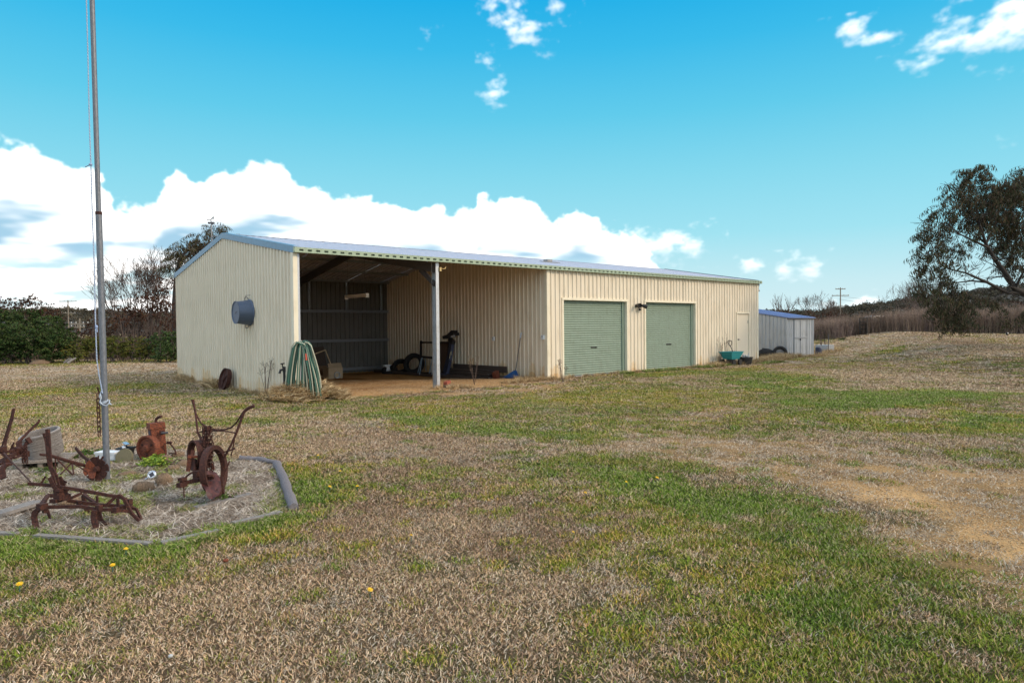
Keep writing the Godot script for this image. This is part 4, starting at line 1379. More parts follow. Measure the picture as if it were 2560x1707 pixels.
func build_trees() -> void:
	var gum := spray(16, 0.42, 0.15, 0.026, 0.82, [Color(0.058, 0.068, 0.034), Color(0.082, 0.088, 0.048), Color(0.10, 0.095, 0.058), Color(0.040, 0.047, 0.026), Color(0.09, 0.062, 0.042)])
	var broad := spray(15, 0.34, 0.13, 0.055, 0.45, [Color(0.032, 0.062, 0.018), Color(0.05, 0.085, 0.025), Color(0.022, 0.042, 0.014), Color(0.075, 0.11, 0.03)])
	var lime := spray(15, 0.32, 0.11, 0.05, 0.4, [Color(0.085, 0.115, 0.025), Color(0.11, 0.135, 0.03), Color(0.06, 0.085, 0.02), Color(0.13, 0.12, 0.03)])
	var seed := spray(9, 0.40, 0.12, 0.065, 0.7, [Color(0.055, 0.032, 0.026), Color(0.085, 0.045, 0.03), Color(0.04, 0.026, 0.024), Color(0.12, 0.06, 0.035)])
	# the big gum at the edge of the lawn
	var foot: Vector3 = V(28.647, 0.839, 10.023)
	foot.y = land(foot.x, foot.z) - 0.1
	var t := thing("gum_tree", "large drooping gum tree with dark leaves hanging almost to the ground", "tree", foot)
	var mb := Mb.new()
	mb.tube([foot, V(28.238, 1.628, 9.774), V(27.464, 2.257, 9.342), V(26.587, 2.605, 8.694), V(25.709, 2.688, 8.054)], [0.34, 0.29, 0.25, 0.19, 0.15], 12)
	part("trunk", mb, M.bark_dark, t)
	var limbs: Array = [[[V(25.767, 2.687, 8.105), V(25.213, 2.851, 7.880), V(24.896, 3.337, 7.720), V(24.445, 3.943, 7.439), V(24.066, 4.542, 7.221), V(23.782, 5.286, 7.083), V(23.548, 6.174, 6.985)], 0.12],
		[[V(25.709, 2.688, 8.054), V(24.825, 2.728, 7.676), V(23.960, 3.083, 7.305), V(22.995, 3.431, 6.846), V(22.265, 3.571, 6.467)], 0.085], [[V(23.960, 3.083, 7.305), V(23.391, 3.144, 6.936), V(22.710, 3.055, 6.474), V(22.035, 3.124, 6.146)], 0.04], [[V(24.153, 4.390, 7.303), V(23.536, 4.613, 7.020), V(22.859, 4.878, 6.684), V(22.301, 5.226, 6.450)], 0.05],
		[[V(28.238, 1.628, 9.774), V(28.617, 3.221, 9.528), V(28.553, 4.840, 9.157), V(28.233, 6.163, 8.571), V(27.766, 6.976, 8.136)], 0.17], [[V(28.480, 2.898, 9.550), V(30.016, 4.525, 10.185), V(30.923, 5.839, 10.676)], 0.15], [[V(24.825, 2.728, 7.676), V(24.058, 2.389, 7.411), V(23.475, 2.088, 7.175)], 0.03], [[V(25.213, 2.851, 7.880), V(24.987, 3.462, 8.196), V(25.091, 4.041, 8.536)], 0.06], [[V(24.066, 4.542, 7.221), V(24.716, 5.338, 7.370), V(25.318, 5.980, 7.613)], 0.05]]
	for q in limbs:
		mb = Mb.new()
		var rs: Array = []
		for i in q[0].size():
			rs.append(q[1] * (1.0 - 0.78 * i / (q[0].size() - 1.0)))
		mb.tube(q[0], rs, 7, false)
		for i in range(1, q[0].size()):
			for k in 2:
				branch(mb, q[0][i], V(rng.randf_range(-1, 1), rng.randf_range(-0.3, 0.8), rng.randf_range(-1, 1)).normalized(), 0.6, rs[i] * 0.4 + 0.004, 2, 0.0)
		part("branch", mb, M.bark_dark, t)
	var lobes: Array = [[V(23.944, 7.063, 6.906), 0.517], [V(23.243, 6.499, 6.574), 0.482], [V(22.544, 5.719, 6.249), 0.479], [V(22.077, 5.022, 6.126), 0.415], [V(21.794, 4.833, 5.884), 0.208], [V(21.725, 4.334, 6.103), 0.383], [V(21.823, 3.680, 6.076), 0.414], [V(21.831, 2.948, 5.971), 0.356], [V(22.603, 3.192, 6.110), 0.392], [V(22.973, 4.543, 6.395), 0.392], [V(23.686, 5.582, 6.458), 0.490], [V(24.158, 6.245, 6.986), 0.580], [V(24.984, 6.601, 7.301), 0.555], [V(25.561, 5.659, 7.303), 0.564], [V(26.537, 6.429, 7.606), 0.668], [V(26.630, 5.025, 7.463), 0.577], [V(25.661, 4.665, 7.155), 0.284], [V(26.357, 3.946, 7.787), 0.537], [V(23.406, 4.063, 7.056), 0.179], [V(22.243, 2.354, 6.218), 0.447], [V(22.861, 2.130, 6.501), 0.480], [V(23.492, 2.426, 6.914), 0.392], [V(22.622, 1.606, 6.439), 0.329], [V(22.841, 1.748, 6.894), 0.326], [V(24.522, 2.270, 7.557), 0.243], [V(24.252, 1.659, 7.870), 0.150], [V(24.732, 5.679, 7.107), 0.463], [V(25.458, 6.637, 7.451), 0.529], [V(26.085, 5.417, 7.771), 0.564], [V(22.498, 3.904, 6.529), 0.267], [V(21.609, 4.053, 5.877), 0.207], [V(23.043, 2.728, 6.643), 0.300], [V(25.888, 4.479, 7.626), 0.470], [V(28.149, 7.361, 8.062), 0.979], [V(28.722, 5.559, 8.619), 1.142], [V(29.733, 6.544, 9.344), 1.146], [V(29.876, 4.822, 10.320), 1.282], [V(28.683, 3.610, 8.509), 0.819], [V(30.681, 3.287, 9.741), 0.997], [V(23.414, 5.004, 7.301), 0.297], [V(22.960, 4.640, 6.914), 0.223], [V(23.952, 7.443, 6.903), 0.243], [V(25.458, 7.058, 7.704), 0.339], [V(25.177, 1.801, 8.412), 0.301]]
	var w: Array = []
	var c: Array = []
	fill(lobes, 400.0, 1.0, w, c, 0.4, 0.27)
	for i in w.size():
		w[i].origin -= foot
	tag(multi("crown", gum, M.leaves, w, c, t), "", "", "", "stuff")
	# gum behind the shed
	foot = V(5.660, 0.714, -30.798)
	foot.y = land(foot.x, foot.z) - 0.1
	t = thing("gum_tree", "gum tree with ragged dark crown rising behind the gable of the long shed", "tree", foot)
	mb = Mb.new()
	mb.tube([foot, V(5.640, 3.207, -30.889), V(5.753, 4.950, -30.841), V(6.006, 6.193, -30.657), V(7.084, 7.244, -30.406)], [0.22, 0.18, 0.14, 0.09, 0.04], 8)
	mb.tube([V(6.000, 5.944, -30.654), V(7.619, 7.051, -30.596), V(8.745, 7.950, -30.965)], [0.10, 0.07, 0.03], 6)
	part("trunk", mb, M.bark_dark, t)
	w = []
	c = []
	fill([[V(5.781, 6.196, -30.854), 0.648], [V(5.541, 5.501, -31.044), 0.399], [V(6.411, 6.799, -30.984), 0.706], [V(7.239, 7.183, -30.934), 0.663], [V(8.092, 8.013, -30.875), 0.568], [V(8.538, 7.431, -31.132), 0.627], [V(9.033, 7.633, -30.703), 0.470], [V(6.830, 6.040, -31.259), 0.561], [V(6.616, 5.022, -31.417), 0.510], [V(9.698, 7.484, -30.780), 0.475], [V(7.926, 6.394, -31.638), 1.044]], 190.0, 1.35, w, c, 0.3)
	for i in w.size():
		w[i].origin -= foot
	tag(multi("crown", gum, M.leaves, w, c, t), "", "", "", "stuff")
	# hedge and scrub along the far edge of the lawn
	shrub("green_shrub", "dense dark green shrub at the end of the field beyond the flagpole", [[V(-3.081, 1.182, -26.508), 0.940], [V(-2.270, 1.269, -25.798), 0.901], [V(-3.770, 1.583, -27.790), 0.994], [V(-1.616, 0.928, -25.213), 0.744], [V(-1.013, 1.143, -26.021), 0.605]], broad, 520.0, 1.0, M.leaves)
	shrub("green_shrub", "tall green bush with the upright leafy shoot behind the dark shrub", [[V(-2.296, 2.178, -27.845), 0.655], [V(-1.229, 1.755, -26.895), 0.696], [V(-3.065, 2.188, -28.521), 0.614], [V(-3.959, 2.001, -29.966), 0.831]], broad, 460.0, 1.0, M.leaves)
	shrub("seed_shrub", "dark brown shrub with clusters of dead leaves above the hedge", [[V(-2.641, 2.791, -29.497), 0.506], [V(-1.881, 2.823, -28.830), 0.548], [V(-1.250, 2.709, -28.273), 0.379], [V(-1.836, 3.412, -28.809), 0.211], [V(-3.028, 3.217, -29.849), 0.337], [V(-3.590, 2.845, -30.332), 0.632], [V(-1.553, 3.345, -28.558), 0.169], [V(-2.159, 3.143, -29.084), 0.295], [V(-4.060, 3.062, -30.751), 0.506], [V(-0.909, 2.389, -27.964), 0.295]], seed, 210.0, 1.0, M.dry_leaves, "shrub")
	shrub("lime_shrub", "low yellowish green shrub between the hedge and the bare trees", [[V(-0.263, 0.770, -25.352), 0.484], [V(0.367, 0.874, -25.467), 0.491], [V(-0.656, 0.548, -25.025), 0.398]], lime, 520.0, 0.9, M.leaves)
	shrub("lime_shrub", "wide yellow green shrub behind the flagpole", [[V(1.102, 0.793, -24.154), 0.605], [V(1.707, 0.744, -23.621), 0.565], [V(2.236, 0.657, -23.154), 0.484], [V(0.784, 0.950, -25.103), 0.450]], lime, 520.0, 0.9, M.leaves)
	shrub("green_shrub", "dark green shrub growing close against the far corner of the gable", [[V(2.717, 0.557, -21.397), 0.509], [V(2.700, 1.094, -22.759), 0.484], [V(3.231, 1.087, -22.293), 0.444]], broad, 420.0, 1.0, M.leaves)
	shrub("seed_shrub", "brown shrub of dead leaf clusters in front of the bare trees", [[V(1.506, 2.137, -25.169), 0.457], [V(2.216, 2.360, -25.884), 0.513], [V(2.782, 2.566, -25.392), 0.555], [V(3.488, 3.005, -25.451), 0.520], [V(2.768, 3.556, -26.100), 0.303], [V(2.622, 4.316, -26.251), 0.173], [V(3.656, 2.127, -24.613), 0.513], [V(2.162, 3.535, -25.966), 0.214], [V(3.091, 3.443, -25.813), 0.433], [V(3.804, 3.790, -25.863), 0.439], [V(3.895, 2.999, -25.094), 0.433], [V(2.546, 2.783, -25.606), 0.470], [V(1.905, 2.791, -26.170), 0.299], [V(4.146, 4.334, -25.578), 0.263], [V(3.574, 4.562, -26.088), 0.198], [V(1.423, 2.797, -26.593), 0.171], [V(1.515, 3.330, -26.528), 0.128], [V(3.477, 3.904, -26.154), 0.263]], seed, 200.0, 0.95, M.dry_leaves)
	shrub("seed_shrub", "small brown shrub showing just beside the halyard of the flagpole", [[V(0.729, 2.636, -27.198), 0.192], [V(0.758, 3.191, -27.189), 0.107], [V(1.015, 2.482, -26.943), 0.171], [V(0.607, 2.167, -27.292), 0.299]], seed, 130.0, 0.9, M.dry_leaves)
	bare_tree("bare brown tree with long thin upright branches beside the gable", V(5.949, 0.000, -35.258), 6.7, 3, M.twig, "bare_tree", 6, 0.36)
	bare_tree("slender leafless tree standing nearest the gable corner", V(6.024, 0.000, -32.959), 6.2, 2, M.twig, "bare_tree", 6, 0.34)
	bare_tree("short many stemmed leafless tree behind the brown shrub", V(4.655, 0.000, -35.982), 6.2, 4, M.twig, "bare_tree", 5, 0.38)
	bare_tree("thin leafless sapling rising out of the yellow green shrub", V(3.746, 0.000, -36.177), 5.2, 3, M.twig, "bare_tree", 5, 0.36)
	for q in [[190, 52.0, 2.2, "brown scrub seen through the gap beside the hedge"], [235, 50.0, 2.4, "brown scrub behind the halyard of the flagpole"], [290, 48.0, 2.7, "rust brown scrub behind the wide yellow green shrub"], [340, 47.0, 3.0, "dense brown scrub among the bare trees"], [400, 46.0, 3.2, "dense dark scrub behind the gable corner"]]:
		var dd: float = q[1]
		var r2: float = (q[0] - 1280.0) / 1685.0 * dd
		var pp := V(EYE.x + 0.751 * r2 + 0.66 * dd, 0, EYE.z + 0.66 * r2 - 0.751 * dd)
		shrub("thicket", q[3], [[pp + V(0, q[2] * 0.42, 0), q[2] * 0.5], [pp + V(1.1, q[2] * 0.36, 0.9), q[2] * 0.45], [pp + V(-1.1, q[2] * 0.36, -0.9), q[2] * 0.45]], seed, 85.0, 1.0, M.dry_leaves, "shrub")
	bare_tree("leafless tree with rising forks between the flagpole and the gum", V(5.399, 0.000, -36.047), 5.8, 3, M.twig, "bare_tree", 6, 0.34)
	# dead grass at the foot of the hedge
	var dead := blade_clump(60, 0.35, 0.4, 1.0, 0.018, 0.6, [Color(0.20, 0.15, 0.11), Color(0.28, 0.21, 0.15), Color(0.15, 0.12, 0.09)], 0.4)
	w = []
	c = []
	for i in 330:
		var f := rng.randf()
		var p: Vector3 = V(-5.025, 0.000, -33.445).lerp(V(4.727, 0.000, -27.322), f) + V(rng.randf_range(-0.7, 0.7), 0, rng.randf_range(-0.5, 0.7))
		var sc := (0.9 if f < 0.35 else 0.55) * rng.randf_range(0.6, 1.1)
		w.append(Transform3D(Basis(Vector3.UP, rng.randf() * TAU).scaled(Vector3.ONE * sc), p))
		var k := rng.randf_range(0.75, 1.15)
		c.append(Color(k, k, k))
	tag(multi("dead_grass", dead, M.blades, w, c), "brown dead grass standing at the foot of the hedge", "dry grass", "", "stuff")
	# the belt of tall dry grass on the other side
	var reed := Mb.new()
	for i in 46:
		var a := rng.randf() * TAU
		var r := sqrt(rng.randf()) * 0.55
		var p := V(cos(a) * r, 0, sin(a) * r)
		var h := rng.randf_range(1.1, 2.0)
		var top := p + V(rng.randf_range(-0.28, 0.28), h, rng.randf_range(-0.28, 0.28))
		var k: Color = [Color(0.21, 0.155, 0.125), Color(0.27, 0.20, 0.155), Color(0.155, 0.115, 0.10), Color(0.34, 0.26, 0.19), Color(0.24, 0.175, 0.15)][rng.randi() % 5]
		reed.col = k
		var s := V(cos(a * 3.0), 0, sin(a * 3.0)) * 0.014
		reed.flat(p - s, p + s, top, V(0, 0.4, 1))
		for j in 3:
			var b := p.lerp(top, rng.randf_range(0.3, 0.95))
			reed.col = k * 1.1
			var e := b + V(rng.randf_range(-0.25, 0.25), rng.randf_range(0.05, 0.22), rng.randf_range(-0.25, 0.25))
			reed.flat(b - s * 0.7, b + s * 0.7, e, V(0, 1, 0.3))
	var reed_mesh := reed.mesh()
	w = []
	c = []
	for i in 2700:
		var f := rng.randf()
		var u := lerpf(0.33, 0.98, f)
		var d := lerpf(53.0, 39.5, pow(f, 0.8)) + 9.0 * rng.randf() + 1.2 * n_mid.get_noise_1d(f * 30.0)
		var p := V(EYE.x + 0.751 * u * d + 0.66 * d, 0, EYE.z + 0.66 * u * d - 0.751 * d)
		p.y = land(p.x, p.z) - 0.03
		var sc := lerpf(0.70, 1.0, smoothstep(0.0, 0.5, f)) * rng.randf_range(0.7, 1.12)
		w.append(Transform3D(Basis(Vector3.UP, rng.randf() * TAU).scaled(Vector3(1, sc, 1)), p))
		var k := rng.randf_range(0.7, 1.15) * (1.0 + 0.35 * n_big.get_noise_1d(f * 90.0))
		c.append(Color(k, k * 0.97, k * rng.randf_range(0.9, 1.05)))
	tag(multi("tall_dry_grass", reed_mesh, M.blades, w, c), "belt of tall brown dry grass beyond the mown lawn", "dry grass", "", "stuff")
	shrub("green_shrub", "low dark green bush at the edge of the tall dry grass", [[V(40.945, 0.371, -5.121), 0.355], [V(41.455, 0.228, -4.669), 0.246]], broad, 300.0, 0.8, M.leaves)
	shrub("green_shrub", "grey green sapling leaning over the corrugated planter", [[V(29.826, 0.971, -1.592), 0.192], [V(29.897, 1.269, -1.538), 0.128]], gum, 150.0, 0.6, M.leaves)
	for q in [[1960, 800, 62.0, 5.6, "bare tree whose thin rods rise above the blue shed roof", 0.22], [2035, 800, 66.0, 4.4, "round leafless tree just beyond the blue shed roof", 0.7], [2075, 800, 70.0, 3.6, "low leafless tree close to the tall power pole", 0.75], [2268, 795, 66.0, 4.6, "spreading bare tree before the far hill", 0.7], [2310, 790, 60.0, 5.4, "dense leafless tree touching the outer leaves of the big gum", 0.7], [2345, 790, 58.0, 4.8, "grey bare tree half hidden behind the big gum", 0.7]]:
		var d: float = q[2]
		var rr: float = (q[0] - 1280.0) / 1685.0 * d
		bare_tree(q[4], V(EYE.x + 0.751 * rr + 0.66 * d, 0, EYE.z + 0.66 * rr - 0.751 * d), q[3], 4 if q[5] > 0.5 else 6, M.twig, "bare_tree", 5 if q[5] > 0.5 else 2, q[5])
	for q in [[1990, 66.0, 1.9, "dark leafless thicket behind the small shed"], [2050, 64.0, 2.6, "brown thicket under the power pole"], [2090, 62.0, 2.2, "brown bushy thicket between the pole and the tall grass"], [2290, 62.0, 2.6, "brown thicket under the spreading bare tree"], [2380, 60.0, 2.8, "dark brown thicket behind the hanging gum leaves"], [2480, 58.0, 2.7, "brown thicket beneath the limb of the big gum"], [2560, 56.0, 2.9, "brown thicket at the end of the tall grass belt"]]:
		var d: float = q[1]
		var rr: float = (q[0] - 1280.0) / 1685.0 * d
		var p := V(EYE.x + 0.751 * rr + 0.66 * d, 0, EYE.z + 0.66 * rr - 0.751 * d)
		p.y = land(p.x, p.z)
		shrub("thicket", q[3], [[p + V(0, q[2] * 0.45, 0), q[2] * 0.55], [p + V(1.2, q[2] * 0.4, 0.7), q[2] * 0.5], [p + V(-1.3, q[2] * 0.36, -0.8), q[2] * 0.45]], seed, 75.0, 1.1, M.dry_leaves, "shrub")

func build_far() -> void:
	# hills round the horizon
	var mb := Mb.new()
	var prof: Array = [[-40.0, 18.0], [0.0, 15.0], [6.0, 12.5], [9.0, 13.5], [14.0, 11.0], [40.0, 12.0], [62.0, 9.0], [66.0, 8.5], [70.0, 13.0], [74.0, 17.0], [80.0, 24.0], [95.0, 30.0], [120.0, 26.0]]
	var grid: Array = []
	for i in 161:
		var az := -40.0 + i
		var k := 0
		while k < prof.size() - 2 and prof[k + 1][0] < az:
			k += 1
		var h := lerpf(prof[k][1], prof[k + 1][1], clampf((az - prof[k][0]) / (prof[k + 1][0] - prof[k][0]), 0, 1))
		var row: Array = []
		for j in 13:
			var rad := 330.0 + j * 34.0
			var b := sin(clampf(j / 9.0, 0, 1) * PI * 0.5)
			var y := h * b * rad / 500.0 * (1.0 + 0.25 * n_big.get_noise_2d(az * 1.2, j * 3.0)) - 0.6
			row.append(V(EYE.x + sin(deg_to_rad(az)) * rad, y, EYE.z - cos(deg_to_rad(az)) * rad))
		grid.append(row)
	for i in grid.size() - 1:
		for j in 12:
			mb.quad(grid[i][j], grid[i + 1][j], grid[i + 1][j + 1], grid[i][j + 1], Vector3.UP)
	tag(put("hills", mb, M.hill_scrub), "low dark scrub covered hills along the horizon", "hills", "", "structure")
	var bush := Mb.new()
	for i in 60:
		var u := V(rng.randfn(), absf(rng.randfn()) * 0.8, rng.randfn()).normalized() * rng.randf_range(0.5, 1.0)
		var k := rng.randf_range(0.6, 1.3)
		bush.col = Color(0.06, 0.058, 0.042) * k
		var s := V(rng.randfn(), rng.randfn(), rng.randfn()).normalized() * 0.42
		var s2 := V(rng.randfn(), rng.randfn(), rng.randfn()).normalized() * 0.42
		bush.flat(u, u + s, u + s2, u)
	var bm := bush.mesh()
	var w: Array = []
	var c: Array = []
	for i in 9000:
		var gi := rng.randi() % 160
		var gj := mini(int(sqrt(rng.randf()) * 10.0), 11)
		var p: Vector3 = grid[gi][gj].lerp(grid[gi + 1][gj + 1], rng.randf())
		p.y = maxf(p.y, minf(grid[gi][gj].y, grid[gi + 1][gj + 1].y))
		var s := rng.randf_range(1.4, 3.6)
		w.append(Transform3D(Basis(Vector3.UP, rng.randf() * TAU).scaled(Vector3(s, s * 0.95, s)), p))
		var k := rng.randf_range(0.8, 1.5)
		c.append(Color(k * 1.1, k, k))
	tag(multi("hill_trees", bm, M.dry_leaves, w, c), "dark scrub and trees covering the far hills", "trees", "", "stuff")
	# power poles
	power_pole("tall timber power pole with two crossarms beyond the blue shed roof", V(147.702, 1.950, -49.854), 7.6, [[0.35, 1.1], [1.8, 1.9], [4.2, 1.0]], V(0.75, 0, 0.66), 0.16)
	power_pole("distant power pole with three crossarms above the hedge", V(21.831, 3.723, -187.089), 5.6, [[0.3, 2.2], [2.0, 2.2], [3.2, 1.8]], V(0.75, 0, 0.66), 0.16)
	power_pole("pale timber pole standing between the hedge and the flagpole", V(7.026, 0.568, -73.527), 2.4, [[0.6, 1.0]], V(0.75, 0, 0.66), 0.10)
	power_pole("short pale timber pole with brackets close to the hedge", V(7.737, 0.501, -79.557), 1.8, [[0.25, 0.8]], V(0.75, 0, 0.66), 0.10)
	for q in [[V(147.545, 6.937, -50.140), V(255.961, 2.970, -34.674), "power line sagging from the tall pole towards the gum tree"], [V(148.093, 7.553, -49.676), V(256.021, 5.711, -34.702), "upper power line running from the tall pole towards the gum tree"], [V(6.108, 2.939, -74.403), V(7.895, 2.295, -52.845), "power line between the pale poles and the bare trees"], [V(7.064, 2.303, -73.545), V(7.879, 1.583, -52.838), "lower power line running past the flagpole"]]:
		mb = Mb.new()
		var pts: Array = []
		for i in 9:
			var f := i / 8.0
			pts.append(q[0].lerp(q[1], f) - V(0, 1.2 * 4.0 * f * (1.0 - f) * (0.25 if q[0].distance_to(q[1]) < 60.0 else 1.0), 0))
		mb.tube(pts, 0.022 if q[0].distance_to(q[1]) > 60.0 else 0.012, 4)
		tag(put("power_line", mb, M.steel_dark), q[2], "cable")
	# far white building among the trees
	var at: Vector3 = V(273.772, 3.112, -85.599)
	var t := thing("far_house", "tiny pale house below the hill beyond the tall dry grass", "house", V(at.x, 0, at.z))
	mb = Mb.new()
	mb.cube(V(at.x, 1.6, at.z), V(12, 3.2, 6), 0.8)
	part("wall", mb, M.white_paint, t)
	mb = Mb.new()
	mb.plate([V(at.x - 7, 3.2, at.z - 3), V(at.x + 7, 3.2, at.z + 3), V(at.x + 4, 4.4, at.z + 2), V(at.x - 4, 4.4, at.z - 2)], V(2.6, 0, -4.2))
	part("roof", mb, M.steel_light, t)
	# odds and ends at the far edge of the lawn
	mb = Mb.new()
	mb.tube([V(-0.829, 0.172, -25.165), V(-0.838, 0.451, -25.181), V(-0.863, 0.630, -25.209)], [0.09, 0.08, 0.07], 8)
	tag(put("timber_post", mb, M.old_wood), "old grey timber post leaning at the foot of the hedge", "post")
	for q in [[V(-1.047, 0.039, -24.687), V(-0.792, 0.251, -24.469), "grey fallen branch lying lowest against the timber post"], [V(-0.995, 0.037, -24.109), V(-0.649, 0.276, -24.079), "grey fallen branch lying on top of the other"]]:
		mb = Mb.new()
		mb.tube([q[0], q[0].lerp(q[1], 0.5) + V(0, 0.03, 0), q[1]], [0.07, 0.06, 0.04], 7)
		tag(put("fallen_branch", mb, M.old_wood), q[2], "branch")
	mb = Mb.new()
	mb.blob(V(-2.026, 0.017, -24.881), V(0.42, 0.22, 0.3), n_mid, 0.4)
	tag(put("field_stone", mb, M.stone), "large pale stone at the edge of the field by the hedge", "stone")
	mb = Mb.new()
	mb.cube(V(2.550, 0.108, -22.862) , V(0.05, 0.44, 0.05))
	mb.cube(V(2.554, 0.309, -22.864), V(0.10, 0.05, 0.08))
	tag(put("marker_stake", mb, M.brown_wood), "small dark stake standing alone in the field near the gable", "stake")

func power_pole(label: String, base: Vector3, h: float, arms: Array, across: Vector3, r: float) -> void:
	var t := thing("power_pole", label, "power pole", base)
	var mb := Mb.new()
	mb.tube([base - V(0, 1.5, 0), base + V(0, h, 0)], [r, r * 0.75], 8)
	part("pole", mb, M.pole_wood, t)
	for a in arms:
		mb = Mb.new()
		var p := base + V(0, h - a[0], 0)
		mb.bar(p - across * a[1], p + across * a[1], 0.13, 0.16)
		var arm := part("crossarm", mb, M.pole_wood, t)
		mb = Mb.new()
		for k in [-0.92, -0.4, 0.4, 0.92]:
			mb.cube(p + across * a[1] * k + V(0, 0.16, 0), V(0.09, 0.18, 0.09))
		for i in mb.v.size():
			mb.v[i] -= base
		put("insulator", mb, M.grey_plastic, arm)

# ---------------------------------------------------------------- things in and on the shed
func aim(n: Vector3, at: Vector3) -> Transform3D:   # a frame whose y axis is n
	n = n.normalized()
	var x := n.cross(Vector3.UP if absf(n.y) < 0.95 else Vector3.RIGHT).normalized()
	return Transform3D(Basis(x, n, x.cross(n)), at)

func tyre(label: String, at: Vector3, n: Vector3, r: float, w: float, group := "") -> void:
	var t := thing("tyre", label, "tyre", at, 0.0, group)
	var mb := Mb.new()
	var h := w * 0.5
	mb.lathe(aim(n, at), [Vector2(r * 0.60, -h * 0.7), Vector2(r * 0.72, -h), Vector2(r * 0.9, -h * 0.95), Vector2(r * 0.985, -h * 0.7), Vector2(r, -h * 0.3), Vector2(r, h * 0.3), Vector2(r * 0.985, h * 0.7), Vector2(r * 0.9, h * 0.95), Vector2(r * 0.72, h), Vector2(r * 0.60, h * 0.7), Vector2(r * 0.58, 0), Vector2(r * 0.60, -h * 0.7)], 28)
	part("tread", mb, M.rubber, t)

